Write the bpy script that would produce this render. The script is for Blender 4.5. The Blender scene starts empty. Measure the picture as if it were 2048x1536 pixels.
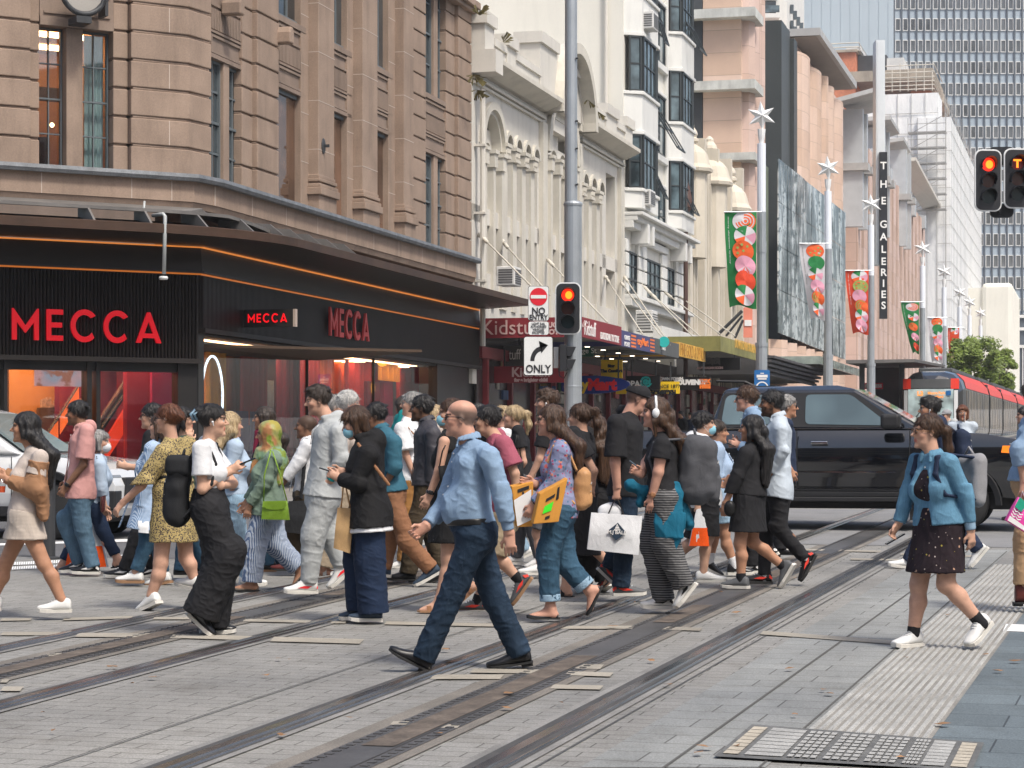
import bpy,bmesh,math,random
import numpy as np
from mathutils import Vector,Matrix
R=math.radians
random.seed(7)
RNG=np.random.default_rng(7)
sc=bpy.context.scene
C=sc.collection
F,CX,HY,CZ,GS=4551.0,1024.0,903.0,1.70,97/4551.0
def W(px,py,Y):return Vector(((px-CX)*Y/F,Y,CZ+(HY-py)*Y/F))
def gz(Y):return GS*Y
def GY(py):return CZ*F/(py-806.0)
def G(px,py,up=0.0):
 Y=GY(py)
 return Vector(((px-CX)*Y/F,Y,GS*Y+up))
def ground_at(x,y,up=0.0):return Vector((x,y,GS*y+up))
MATS={}
def lin(c):
 return tuple(((v/255)/12.92 if v/255<=.04045 else((v/255+.055)/1.055)**2.4)for v in c)
def nt(name):
 m=bpy.data.materials.new(name);m.use_nodes=True
 t=m.node_tree;b=t.nodes['Principled BSDF']
 return m,t,b
def N(t,kind,**kw):
 n=t.nodes.new(kind)
 for k,v in kw.items():
  if k.startswith('i_'):
   key=k[2:]
   n.inputs[int(key)if key.isdigit()else key.replace('_',' ')].default_value=v
  else:setattr(n,k,v)
 return n
def L(t,a,b):t.links.new(a,b)
def rgba(c):return(c[0],c[1],c[2],1)
def mixc(t,fac,a,b,blend='MIX'):
 n=t.nodes.new('ShaderNodeMix');n.data_type='RGBA';n.blend_type=blend
 for sock,v in((n.inputs[0],fac),(n.inputs[6],a),(n.inputs[7],b)):
  if hasattr(v,'is_linked')or hasattr(v,'links'):t.links.new(v,sock)
  else:sock.default_value=v if not isinstance(v,(tuple,list))else rgba(v)
 return n.outputs[2]
def ramp(t,src,p0,p1,c0=(0,0,0),c1=(1,1,1),interp='LINEAR'):
 n=t.nodes.new('ShaderNodeValToRGB');n.color_ramp.interpolation=interp
 e=n.color_ramp.elements
 e[0].position,e[1].position=p0,p1
 e[0].color,e[1].color=rgba(c0),rgba(c1)
 t.links.new(src,n.inputs[0]);return n.outputs[0]
def coords(t,scale=(1,1,1),rot=(0,0,0),kind='Object'):
 tc=t.nodes.new('ShaderNodeTexCoord');mp=t.nodes.new('ShaderNodeMapping')
 mp.inputs['Scale'].default_value=scale;mp.inputs['Rotation'].default_value=rot
 t.links.new(tc.outputs[kind],mp.inputs[0]);return mp.outputs[0]
def noise(t,vec,scale,detail=4,rough=.55):
 n=N(t,'ShaderNodeTexNoise',i_Scale=scale,i_Detail=detail,i_Roughness=rough)
 t.links.new(vec,n.inputs['Vector']);return n.outputs['Fac']
def bumpn(t,b,h,strength,dist=.01,prev=None):
 n=N(t,'ShaderNodeBump',i_Strength=strength,i_Distance=dist)
 t.links.new(h,n.inputs['Height']);
 if prev is not None:t.links.new(prev,n.inputs['Normal'])
 t.links.new(n.outputs[0],b.inputs['Normal']);return n.outputs[0]
def mat(name,c,rough=.8,metal=0.,var=.12,vs=1.5,fine=.06,fs=40,bump=0.,bs=60,bd=.01,emit=0.,spec=.4,coat=0.,stain=0.,streak=0.):
 """plain surface with two scales of colour variation, optional bump and weathering"""
 if name in MATS:return MATS[name]
 m,t,b=nt(name)
 v=coords(t)
 col=rgba(c);out=None
 if var>0:
  n1=noise(t,v,vs,5)
  out=mixc(t,ramp(t,n1,.3,.7),tuple(x*(1-var)for x in c),tuple(min(1,x*(1+var))for x in c))
 if fine>0:
  n2=noise(t,v,fs,3)
  g=ramp(t,n2,.25,.75,(1-fine,)*3,(1+fine,)*3)
  out=mixc(t,1.,out if out is not None else c,g,'MULTIPLY')
 if stain>0 or streak>0:
  vv=coords(t,(1,1,.16 if streak>0 else 1))
  n3=noise(t,vv,2.2,6,.65)
  g=ramp(t,n3,.48,.72,(1,1,1),(1-max(stain,streak),)*3)
  out=mixc(t,1.,out if out is not None else c,g,'MULTIPLY')
 if out is not None:L(t,out,b.inputs['Base Color'])
 else:b.inputs['Base Color'].default_value=col
 b.inputs['Roughness'].default_value=rough;b.inputs['Metallic'].default_value=metal
 b.inputs['Specular IOR Level'].default_value=spec
 if coat:b.inputs['Coat Weight'].default_value=coat;b.inputs['Coat Roughness'].default_value=.05
 if bump>0:bumpn(t,b,noise(t,v,bs,4),bump,bd)
 if emit>0:
  b.inputs['Emission Color'].default_value=col;b.inputs['Emission Strength'].default_value=emit
 MATS[name]=m;return m
def glow(name,c,s):
 if name in MATS:return MATS[name]
 m,t,b=nt(name)
 b.inputs['Base Color'].default_value=rgba(tuple(x*.5 for x in c));b.inputs['Roughness'].default_value=.3
 b.inputs['Emission Color'].default_value=rgba(c);b.inputs['Emission Strength'].default_value=s
 MATS[name]=m;return m
def glass(name,tint=(.9,.95,.95),refl=.12,rough=.02):
 """window glass: fresnel mirror over clear tinted glass"""
 if name in MATS:return MATS[name]
 m=bpy.data.materials.new(name);m.use_nodes=True;t=m.node_tree;t.nodes.clear()
 o=N(t,'ShaderNodeOutputMaterial');mx=N(t,'ShaderNodeMixShader')
 tr=N(t,'ShaderNodeBsdfTransparent',i_Color=rgba(tint));gl=N(t,'ShaderNodeBsdfGlossy',i_Roughness=rough,i_Color=(1,1,1,1))
 lw=N(t,'ShaderNodeLayerWeight',i_Blend=.35)
 mp=N(t,'ShaderNodeMapRange');mp.inputs[3].default_value=refl;mp.inputs[4].default_value=.22
 L(t,lw.outputs['Fresnel'],mp.inputs[0]);L(t,mp.outputs[0],mx.inputs[0])
 L(t,tr.outputs[0],mx.inputs[1]);L(t,gl.outputs[0],mx.inputs[2]);L(t,mx.outputs[0],o.inputs[0])
 MATS[name]=m;return m
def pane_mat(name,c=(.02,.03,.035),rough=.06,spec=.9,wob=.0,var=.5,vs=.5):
 """dark glossy glazing, colour mottled to imitate rooms of differing brightness behind"""
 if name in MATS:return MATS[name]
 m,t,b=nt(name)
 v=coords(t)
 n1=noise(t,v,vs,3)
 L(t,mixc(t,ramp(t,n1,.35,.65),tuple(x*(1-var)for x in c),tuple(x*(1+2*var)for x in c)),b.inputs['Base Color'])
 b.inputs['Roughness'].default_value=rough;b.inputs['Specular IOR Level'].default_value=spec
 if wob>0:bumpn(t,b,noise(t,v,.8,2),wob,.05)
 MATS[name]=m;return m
ORG={}
def thing(name,label,cat,loc,group=None):
 o=bpy.data.objects.new(name,None);C.objects.link(o);o.empty_display_size=.1
 o.location=loc;o['label']=label;o['category']=cat
 if group:o['group']=group
 ORG[o.name]=Vector(loc);return o
def tag(o,label,cat,group=None):
 o['label']=label;o['category']=cat
 if group:o['group']=group
 return o
class MB:
 def __init__(s,M=None):s.v=[];s.f=[];s.M=M or Matrix.Identity(4)
 def add(s,vs,fs,M=None):
  T=s.M@M if M is not None else s.M
  b=len(s.v);s.v+=[T@Vector(p)for p in vs];s.f+=[[i+b for i in f]for f in fs];return s
 def box(s,x0,x1,y0,y1,z0,z1,M=None):
  vs=[(x,y,z)for z in(z0,z1)for y in(y0,y1)for x in(x0,x1)]
  return s.add(vs,[(0,2,3,1),(4,5,7,6),(0,1,5,4),(2,6,7,3),(0,4,6,2),(1,3,7,5)],M)
 def quad(s,*ps):return s.add(ps,[list(range(len(ps)))])
 def prism(s,poly,h0,h1,M=None):
  """poly in xy, extruded z h0..h1"""
  n=len(poly);vs=[(p[0],p[1],h0)for p in poly]+[(p[0],p[1],h1)for p in poly]
  fs=[list(range(n))[::-1],list(range(n,2*n))]+[(i,(i+1)%n,n+(i+1)%n,n+i)for i in range(n)]
  return s.add(vs,fs,M)
 def prism_xz(s,poly,y0,y1,M=None):
  n=len(poly);vs=[(p[0],y0,p[1])for p in poly]+[(p[0],y1,p[1])for p in poly]
  fs=[list(range(n)),list(range(n,2*n))[::-1]]+[((i+1)%n,i,n+i,n+(i+1)%n)for i in range(n)]
  return s.add(vs,fs,M)
 def loft(s,rings,closed=True,caps=True):
  n=len(rings[0]);vs=[p for r in rings for p in r];fs=[]
  for k in range(len(rings)-1):
   for i in range(n if closed else n-1):
    j=(i+1)%n;fs.append((k*n+i,k*n+j,(k+1)*n+j,(k+1)*n+i))
  if caps and closed:fs+=[list(range(n))[::-1],[(len(rings)-1)*n+i for i in range(n)]]
  return s.add(vs,fs)
 def tube(s,path,r,n=8,r2=None):
  path=[Vector(p)for p in path];rings=[]
  for i,p in enumerate(path):
   d=(path[min(i+1,len(path)-1)]-path[max(i-1,0)]).normalized()
   a=d.orthogonal().normalized()if abs(d.z)>.9 else d.cross(Vector((0,0,1))).normalized()
   if i and a.dot(pa)<0:a=-a
   pa=a;b=d.cross(a)
   rr=r if r2 is None else r+(r2-r)*i/max(1,len(path)-1)
   rings.append([tuple(p+a*rr*math.cos(2*math.pi*k/n)+b*rr*math.sin(2*math.pi*k/n))for k in range(n)])
  return s.loft(rings)
 def lathe(s,prof,c=(0,0,0),n=16):
  rings=[[(c[0]+r*math.cos(2*math.pi*k/n),c[1]+r*math.sin(2*math.pi*k/n),c[2]+z)for k in range(n)]for r,z in prof]
  return s.loft(rings)
 def ball(s,c,rx,ry=None,rz=None,n=10,M=None):
  ry=ry or rx;rz=rz or rx;vs=[];fs=[]
  for i in range(n//2+1):
   th=math.pi*i/(n//2)
   for k in range(n):
    ph=2*math.pi*k/n
    vs.append((c[0]+rx*math.sin(th)*math.cos(ph),c[1]+ry*math.sin(th)*math.sin(ph),c[2]+rz*math.cos(th)))
  for i in range(n//2):
   for k in range(n):fs.append((i*n+k,(i+1)*n+k,(i+1)*n+(k+1)%n,i*n+(k+1)%n))
  return s.add(vs,fs,M)
 def disc(s,c,r,axis_u,axis_v,n=20):
  c=Vector(c);u=Vector(axis_u);v=Vector(axis_v)
  return s.add([tuple(c+u*r*math.cos(2*math.pi*k/n)+v*r*math.sin(2*math.pi*k/n))for k in range(n)],[list(range(n))])
 def islands(s):
  par=list(range(len(s.v)))
  def find(a):
   while par[a]!=a:par[a]=par[par[a]];a=par[a]
   return a
  for f in s.f:
   for i in f[1:]:par[find(i)]=find(f[0])
  g={}
  for f in s.f:g.setdefault(find(f[0]),[]).append(f)
  return g.values()
 def build_each(s,name,m,parent,most=100,**k):
  """one object per separate piece; pieces past the limit stay together as stuff"""
  out=[];rest=MB()
  for i,fs in enumerate(s.islands()):
   ids=sorted({v for f in fs for v in f});mp={v:j for j,v in enumerate(ids)}
   if i<most:q=MB();q.v=[s.v[v]for v in ids];q.f=[[mp[v]for v in f]for f in fs];out.append(q.build(name,m,parent,**k))
   else:b=len(rest.v);rest.v+=[s.v[v]for v in ids];rest.f+=[[mp[v]+b for v in f]for f in fs]
  if rest.f:rest.build(name+'s',m,parent,**k)['kind']='stuff'
  return out
 def build(s,name,m,parent=None,smooth=False,bevel=0.,loc=None,kind=None,segs=2,keep=False):
  me=bpy.data.meshes.new(name)
  if parent is not None:o0=ORG[parent.name]
  elif loc is not None:o0=Vector(loc)
  else:
   xs=[p.x for p in s.v];ys=[p.y for p in s.v];zs=[p.z for p in s.v]
   o0=Vector(((min(xs)+max(xs))/2,(min(ys)+max(ys))/2,min(zs)))
  me.from_pydata([tuple(p-o0)for p in s.v],[],s.f)
  if not keep:
   bm=bmesh.new();bm.from_mesh(me)
   bmesh.ops.remove_doubles(bm,verts=bm.verts,dist=1e-5)if smooth else None
   bmesh.ops.recalc_face_normals(bm,faces=bm.faces);bm.to_mesh(me);bm.free()
  if isinstance(m,str):m=MATS[m]
  me.materials.append(m)
  if smooth:me.polygons.foreach_set('use_smooth',[True]*len(me.polygons))
  o=bpy.data.objects.new(name,me);C.objects.link(o)
  if parent is not None:o.parent=parent
  else:o.location=o0
  ORG[o.name]=o0
  if bevel:
   md=o.modifiers.new('bevel','BEVEL');md.width=bevel;md.segments=segs;md.limit_method='ANGLE';md.angle_limit=R(40)
  if kind:o['kind']=kind
  return o
def text(mb,s,size,M,bold=0.,depth=.004,align='CENTER',sx=1.,space=1.):
 """lettering: local x right, y up, z out"""
 cu=bpy.data.curves.new('lettering','FONT');cu.body=s;cu.size=size;cu.offset=bold;cu.extrude=depth
 cu.align_x=align;cu.align_y='CENTER';cu.resolution_u=3;cu.space_character=space
 ob=bpy.data.objects.new('lettering',cu);C.objects.link(ob)
 me=ob.to_mesh()
 mb.add([(v.co.x*sx,v.co.y,v.co.z)for v in me.vertices],[list(p.vertices)for p in me.polygons],M)
 ob.to_mesh_clear();bpy.data.objects.remove(ob);bpy.data.curves.remove(cu);return mb
def face_M(p,right,up=(0,0,1)):
 """matrix whose x runs along right, y along up, z outwards"""
 r=Vector(right).normalized();u=Vector(up).normalized();n=r.cross(u).normalized();u=n.cross(r)
 M=Matrix((r,u,n)).transposed().to_4x4();M.translation=Vector(p);return M
class Frame:
 """a vertical facade plane: s along it, d out of it towards the street, z up"""
 def __init__(s,px,Y,ang):
  s.o=Vector(((px-CX)*Y/F,Y));a=R(ang)
  s.u=Vector((math.sin(a),math.cos(a)));s.n=Vector((math.cos(a),-math.sin(a)))
  s.M=Matrix(((s.u.x,s.n.x,0,s.o.x),(s.u.y,s.n.y,0,s.o.y),(0,0,1,0),(0,0,0,1)))
 def s(self,px,d=0.):
  k=(px-CX)/F;p=self.o+self.n*d
  return(k*p.y-p.x)/(self.u.x-k*self.u.y)
 def Y(self,s,d=0.):return(self.o+self.u*s+self.n*d).y
 def z(self,py,s,d=0.):return CZ+(HY-py)*self.Y(s,d)/F
 def zp(self,px,py,d=0.):return self.z(py,self.s(px,d),d)
 def P(self,s,d,z):
  p=self.o+self.u*s+self.n*d;return Vector((p.x,p.y,z))
def offset_path(pts,d):
 """offset an open xy polyline sideways (right-hand side of travel positive) with mitres"""
 pts=[Vector(p[:2])for p in pts];out=[]
 for i,p in enumerate(pts):
  ns=[]
  for a,b in((i-1,i),(i,i+1)):
   if a>=0 and b<len(pts):
    e=(pts[b]-pts[a]).normalized();ns.append(Vector((e.y,-e.x)))
  n=sum(ns,Vector((0,0))).normalized();out.append(p+n*d/max(.3,n.dot(ns[0])))
 return out
def sweep(mb,pts,prof):
 """sweep closed (d, z) profile along an xy polyline"""
 cols=[offset_path(pts,d)for d,z in prof]
 rings=[[(cols[k][i].x,cols[k][i].y,prof[k][1])for k in range(len(prof))]for i in range(len(pts))]
 return mb.loft(rings)
def setup():
 w=bpy.data.worlds.new('World');sc.world=w;w.use_nodes=True;t=w.node_tree
 bg=t.nodes['Background'];sky=t.nodes.new('ShaderNodeTexSky');sky.sky_type='NISHITA';sky.sun_disc=False
 el,az=R(58),R(150)
 sky.sun_elevation=el;sky.sun_rotation=az+R(40);sky.air_density=1.0;sky.dust_density=4.5;sky.ozone_density=1.2
 t.links.new(sky.outputs[0],bg.inputs[0]);bg.inputs[1].default_value=.125
 d=bpy.data.lights.new('sun','SUN');d.energy=2.2;d.angle=R(10);d.color=(1,.95,.87)
 o=bpy.data.objects.new('sun',d);C.objects.link(o)
 v=Vector((-.42,.55,-1.05)).normalized()
 o.rotation_euler=v.to_track_quat('-Z','Y').to_euler()
 sky.sun_elevation=math.asin(-v.z);sky.sun_rotation=math.atan2(-v.x,-v.y)
 cam=bpy.data.cameras.new('camera');co=bpy.data.objects.new('camera',cam);C.objects.link(co)
 co.location=(0,0,CZ);co.rotation_euler=(R(90),0,0)
 cam.sensor_width=36;cam.lens=36*F/2048;cam.shift_y=(HY-768)/2048;cam.clip_end=3000;cam.clip_start=.5
 sc.camera=co
 sc.view_settings.view_transform='Standard';sc.view_settings.look='None';sc.view_settings.exposure=.62;sc.view_settings.gamma=1
 sc.cycles.max_bounces=6;sc.cycles.diffuse_bounces=3;sc.cycles.glossy_bounces=3;sc.cycles.transparent_max_bounces=8
 sc.cycles.use_denoising=True;sc.cycles.sample_clamp_indirect=4.
setup()
VPX=2365.0
RD=Vector(((VPX-CX)/F,1,0)).normalized()
RANG=math.atan2(RD.x,RD.y)
def paver_mat(name,c,bw,bh,rot,mortar,vary=.2,dirt=.25,msize=.006):
 m,t,b=nt(name);v=coords(t,rot=(0,0,rot))
 br=N(t,'ShaderNodeTexBrick',offset=.5,i_Scale=1.,i_Mortar_Size=msize,i_Mortar_Smooth=.3,i_Bias=0.,i_Brick_Width=bw,i_Row_Height=bh)
 L(t,v,br.inputs['Vector'])
 br.inputs['Color1'].default_value=rgba(tuple(x*(1-vary)for x in c));br.inputs['Color2'].default_value=rgba(tuple(x*(1+vary)for x in c))
 br.inputs['Mortar'].default_value=rgba(mortar)
 n1=noise(t,v,.35,5,.6);n2=noise(t,v,90,3,.7);n3=noise(t,v,2.5,6,.7)
 o=mixc(t,1.,br.outputs['Color'],ramp(t,n1,.3,.7,(1-dirt,1-dirt,1-dirt),(1.12,1.1,1.06)),'MULTIPLY')
 o=mixc(t,1.,o,ramp(t,n2,.3,.7,(.66,.66,.66),(1.34,1.34,1.34)),'MULTIPLY')
 o=mixc(t,1.,o,ramp(t,n3,.52,.75,(1,1,1),(.72,.7,.67)),'MULTIPLY')
 vo=N(t,'ShaderNodeTexVoronoi',i_Scale=3.3);L(t,v,vo.inputs['Vector']);o=mixc(t,1.,o,ramp(t,vo.outputs['Distance'],.045,.075,(.62,.61,.6),(1,1,1)),'MULTIPLY')
 n4=noise(t,coords(t,(1,.35,1),(0,0,-rot)),1.3,6,.7);o=mixc(t,1.,o,ramp(t,n4,.35,.7,(1.08,1.07,1.05),(.80,.79,.77)),'MULTIPLY')
 L(t,o,b.inputs['Base Color']);b.inputs['Roughness'].default_value=.75;b.inputs['Specular IOR Level'].default_value=.35
 mx=N(t,'ShaderNodeMath',operation='MULTIPLY_ADD',i_1=-.7,i_2=.7);L(t,br.outputs['Fac'],mx.inputs[0])
 ad=N(t,'ShaderNodeMath',operation='MULTIPLY_ADD',i_1=.25);L(t,n2,ad.inputs[0]);L(t,mx.outputs[0],ad.inputs[2])
 bumpn(t,b,ad.outputs[0],.5,.006);MATS[name]=m;return m
paver_mat('granite_paver',(.248,.248,.242),.36,.15,RANG-R(1.5),(.085,.082,.076),.06,.22,.005)
paver_mat('long_paver',(.252,.265,.268),.62,.30,RANG,(.11,.11,.108),.07)
paver_mat('bluestone',(.125,.155,.175),.9,.45,RANG,(.05,.06,.07),.14)
mat('asphalt',(.105,.105,.108),.85,var=.18,vs=.6,fine=.35,fs=120,bump=.35,bs=150,stain=.15)
mat('cream_line',(.315,.288,.238),.8,var=.12,fine=.18,fs=60,stain=.25)
mat('cover_cream',(.40,.36,.29),.8,var=.15,fine=.2,stain=.2)
mat('white_paint',(.74,.74,.73),.7,var=.06,fine=.08)
mat('rail_steel',(.26,.24,.225),.22,metal=.85,var=.25,vs=2,fine=.1)
mat('rail_bed',(.062,.060,.057),.7,var=.2,vs=3,fine=.3,fs=80)
mat('slot_bed',(.165,.15,.13),.85,var=.25,vs=2,fine=.4,fs=110,bump=.3,bs=140)
mat('slot_rail',(.075,.074,.074),.5,var=.3,vs=1.5,fine=.2)
mat('slot_rust',(.105,.085,.068),.8,var=.4,vs=6,fine=.35)
mat('dark_iron',(.05,.052,.055),.55,metal=.3,var=.2)
mat('concrete_kerb',(.33,.33,.32),.8,var=.15,fine=.15)
def sheet(name,polys,m,up,kind='structure'):
 mb=MB()
 for p in polys:mb.quad(*[tuple(Vector(q)+Vector((0,0,up)))for q in p])
 return mb.build(name,m,kind=kind,loc=(0,0,0))
gp=lambda*a:[ground_at(x,y)for x,y in a]
sheet('ground',[gp((-300,-40),(300,-40),(300,900),(-300,900))],'granite_paver',0)
XD=Vector((math.cos(R(14.6)),-math.sin(R(14.6)),0))
r0=G(0,1112);r1=G(0,1020)
def along(p,t):q=p+XD*t;return ground_at(q.x,q.y)
sheet('roadway',[[along(r0,-60),along(r0,6.0),along(r1,6.0),along(r1,-60)]],'asphalt',.004)
r2=G(1600,1089);r3=G(1600,1018)
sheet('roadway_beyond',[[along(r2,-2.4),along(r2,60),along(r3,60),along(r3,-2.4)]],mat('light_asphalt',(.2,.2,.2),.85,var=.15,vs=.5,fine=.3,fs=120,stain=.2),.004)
mb=MB();q0,q1=along(r1,-60),along(r1,6.6)
a,b=q0+Vector((0,.15,0)),q1+Vector((0,.15,0))
mb.add([tuple(q0),tuple(q1),tuple(b),tuple(a),tuple(q0+Vector((0,0,.13))),tuple(q1+Vector((0,0,.13))),tuple(b+Vector((0,0,.13))),tuple(a+Vector((0,0,.13)))],[(0,1,5,4),(3,7,6,2),(4,5,6,7),(0,4,7,3),(1,2,6,5)])
mb.build('kerb','concrete_kerb',kind='structure',loc=(0,0,0))
sheet('lane_marking',[[G(0,1088),G(130,1084),G(130,1088),G(0,1092)],[G(200,1081),G(300,1078),G(300,1083),G(200,1086)],[G(330,1074),G(420,1072),G(420,1075),G(330,1077)],[G(240,1112),G(300,1100),G(310,1104),G(262,1116)],[G(640,1060),G(700,1058),G(700,1061),G(640,1063)]],'white_paint',.008)
mb=MB()
for k in range(26):
 for r in range(2):
  x0=20+k*4.6;mb.quad(*[tuple(G(x,y,.009))for x,y in((x0,1126+r*9-k*.2),(x0+3,1126+r*9-k*.2),(x0+2,1132+r*9-k*.2),(x0-1,1132+r*9-k*.2))])
mb.build('drain_grate','white_paint',kind='structure',loc=(0,0,0))
def line_pt(x0,y0,py):
 return G(x0+(VPX-x0)*(y0-py)/(y0-796),py)
sheet('paver_field',[[line_pt(1160,1536,1536),line_pt(1610,1466,1536),line_pt(1610,1466,1100),line_pt(1160,1536,1100)]],'long_paver',.003)
mb=MB();mg=MB();rr=0
e0,e1=line_pt(1612,1466,1484),line_pt(1612,1466,1131);f0=line_pt(1860,1484,1484)
across=f0-e0;run=e1-e0;n=13
for k in range(n):
 a0=e0+across*(k/n);a1=e0+across*((k+.55)/n)
 mb.add([tuple(a0+Vector((0,0,.006))),tuple(a1+Vector((0,0,.006))),tuple(a1+run+Vector((0,0,.006))),tuple(a0+run+Vector((0,0,.006))),tuple(a0+across*.1/n+Vector((0,0,.014))),tuple(a1-across*.1/n+Vector((0,0,.014))),tuple(a1-across*.1/n+run+Vector((0,0,.014))),tuple(a0+across*.1/n+run+Vector((0,0,.014)))],[(4,5,6,7),(0,4,7,3),(1,2,6,5),(0,1,5,4)])
mb.build('corrugated_band',mat('tactile_stone',(.33,.33,.315),.85,var=.18,vs=3,fine=.3,fs=70,stain=.2),kind='structure',loc=(0,0,0))
sheet('band_base',[[e0,e0+across,e0+across+run,e0+run]],mat('tactile_base',(.225,.215,.195),.9,var=.2,vs=2,fine=.3,fs=70),.006)
sheet('pavement',[[e0+across-run*.35,e0+across*14-run*.35,e0+across*14+run*1.06,e0+across+run*1.06]],'bluestone',.004)
sheet('white_bar',[[G(2006,1264),G(2200,1272),G(2200,1258),G(2012,1250)]],'white_paint',.009)
def strip(p,w0,w1):
 a,b=p;sd=Vector((RD.y,-RD.x,0));return[a+sd*w0,a+sd*w1,b+sd*w1,b+sd*w0]
def gl(x0,y0,pnear,pfar):
 a,b=line_pt(x0,y0,1000),line_pt(x0,y0,1200);d=(a-b).normalized()
 na=b+d*((pnear-b.y)/d.y);fa=b+d*((pfar-b.y)/d.y);return ground_at(na.x,na.y),ground_at(fa.x,fa.y)
for i,(x0,y0)in enumerate(((971,1536),(600,1440),(0,1411),(0,1297))):
 p=gl(x0,y0,2,220)
 sheet('rail_bed',[strip(p,-.10,.115)],'rail_bed',.007)
 sheet('concrete_edge',[strip(p,.116,.165),strip(p,-.15,-.101)],mat('rail_edging',(.2,.195,.185),.85,var=.25,vs=2,fine=.3,fs=90),.006)
 mb=MB();sd=Vector((RD.y,-RD.x,0))
 for a0,a1,h in((-.035,.035,.018),(.078,.10,.016)):
  pts=[]
  for q in p:
   for w,z in((a0,.006),(a0+.006,h),(a1-.006,h),(a1,.006)):pts.append(tuple(q+sd*w+Vector((0,0,z))))
  mb.add(pts,[(0,1,5,4),(1,2,6,5),(2,3,7,6)])
 mb.build('tram_rail','rail_steel',kind='structure',loc=(0,0,0))
for i,(x0,y0)in enumerate(((678,1530),(0,1346))):
 p=gl(x0,y0,2,220)
 sheet('slot_bed',[strip(p,-.30,.26)],'slot_bed',.005)
 mb=MB();sd=Vector((RD.y,-RD.x,0));dr=(p[1]-p[0]).normalized()
 mb.quad(*[tuple(q+Vector((0,0,.010)))for q in strip(p,-.10,.10)])
 for w in(-.145,.145):
  for k in range(400):
   q=p[0]+dr*(6+k*.10)+sd*w
   mb.add([tuple(q+sd*a+dr*b+Vector((0,0,z)))for z in(.007,.013)for a,b in((-.02,-.018),(.02,-.018),(.02,.018),(-.02,.018))],[(4,5,6,7),(0,1,5,4),(1,2,6,5),(2,3,7,6),(3,0,4,7)])
  mb.quad(*[tuple(q+Vector((0,0,.008)))for q in strip(p,w-.04,w+.04)])
 mb.build('power_rail','slot_rail',kind='structure',loc=(0,0,0))
 mb=MB()
 for t0,t1 in((11.2,15.2),(17.5,19.0),(22,25.5))if i==0 else((14,18),(20,24)):
  a=gl(x0,y0,t0,t1);mb.quad(*[tuple(q+Vector((0,0,.014)))for q in strip(a,-.085,.085)])
 mb.build('rusted_insert','slot_rust',kind='structure',loc=(0,0,0))
D=[]
def dash(x0,y0,x1,y1,h):D.append([G(x0,y0+h),G(x1,y1+h),G(x1+h*.9,y1),G(x0+h*.9,y0)])
for a in((0,1239,60,1238,5),(125,1238,262,1234,5),(305,1236,378,1236,5),(768,1245,1010,1250,6),(660,1244,690,1244,5),(485,1240,618,1243,5),(1120,1254,1264,1254,6),(1318,1255,1400,1258,6),(1520,1264,1790,1284,7),(0,1266,115,1266,7),(150,1268,300,1269,8),(340,1270,500,1275,8),(540,1276,720,1281,9),(860,1352,1000,1352,9),(940,1340,1080,1342,8),(1130,1345,1220,1348,8),(1100,1372,1200,1374,8),(1140,1330,1200,1332,9),(0,1362,14,1362,6),(0,1376,40,1376,9),(92,1310,120,1308,5),(780,1446,812,1446,7),(880,1452,915,1452,7),(1560,1098,1760,1103,3),(1800,1108,1960,1113,3),(1700,1118,1900,1122,3)):dash(*a)
sheet('crossing_dashes',D,'cream_line',.0095)
J=[]
for x0,y0,w in((1330,1536,.008),(1520,1536,.006),(90,1536,.006),(1240,1440,.005)):
 J.append(strip(gl(x0,y0,3,26),-w,w))
sheet('paving_joint',J,mat('joint',(.09,.088,.082),.9),.0085)
fr=[G(1436,1517),G(1507,1456),G(1962,1492),G(1938,1546)]
def bil(u,v):return(fr[0]*(1-u)+fr[3]*u)*(1-v)+(fr[1]*(1-u)+fr[2]*u)*v
mb=MB();mys=[];mt=MB();us=[0,.075,.10,.26,.285,.44,.46,.60,.62,.76,.785,.90,.925,1]
def bq(m,u0,u1,v0,v1,z):m.quad(*[tuple(bil(u,v)+Vector((0,0,z)))for u,v in((u0,v0),(u1,v0),(u1,v1),(u0,v1))])
bq(mb,-.012,1.012,-.03,1.03,.015)
for k,(u0,u1)in enumerate(((.012,.075),(.10,.255),(.275,.40),(.42,.565),(.585,.715),(.735,.80),(.81,.90),(.925,.988))):
 target=mt
 if k in(0,7):target=MB();mys.append(target)
 rows=8
 for r in range(rows):
  v0,v1=.05+.9*r/rows,.05+.9*(r+.88)/rows
  if 2<=k<=5:
   nn=4
   for c in range(nn):bq(mt,u0+(u1-u0)*c/nn,u0+(u1-u0)*(c+.74)/nn,v0,v0+(v1-v0)*.84,.022)
  else:bq(target,u0,u1,v0,v1,.02)
cov=thing('access_cover','framed paving access cover with stone infill strips beside the corrugated band','access cover',bil(.5,.5))
mb.build('cover_frame',mat('cover_iron',(.115,.115,.11),.7,var=.25,vs=4,fine=.25),cov);[q.build('edge_strip','cover_cream',cov)for q in mys];mt.build('stone_infill','tactile_stone',cov)
mb=MB();rl=random.Random(3)
for k in range(46):
 px,py=rl.uniform(60,2040),rl.uniform(1150,1530);q=G(px,py,.02);r=rl.uniform(.012,.035);an=rl.uniform(0,6)
 pts=[(q.x+r*(1.6 if j%3==0 else .8)*math.cos(an+j*1.05),q.y+r*math.sin(an+j*1.05),q.z+rl.uniform(0,.012))for j in range(6)]
 mb.quad(*pts)
mb.build('fallen_leaves',mat('dead_leaf',(.24,.13,.06),.8,var=.5,vs=8),kind='stuff',loc=(0,0,0))
from mathutils.geometry import tessellate_polygon
SF=Frame(398,42,14.6)
CH=Frame(398,42,59.6)
S=SF.s
mat('sandstone',(.290,.213,.162),.85,var=.16,vs=1.1,fine=.12,fs=35,bump=.15,bs=90,streak=.26)
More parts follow.
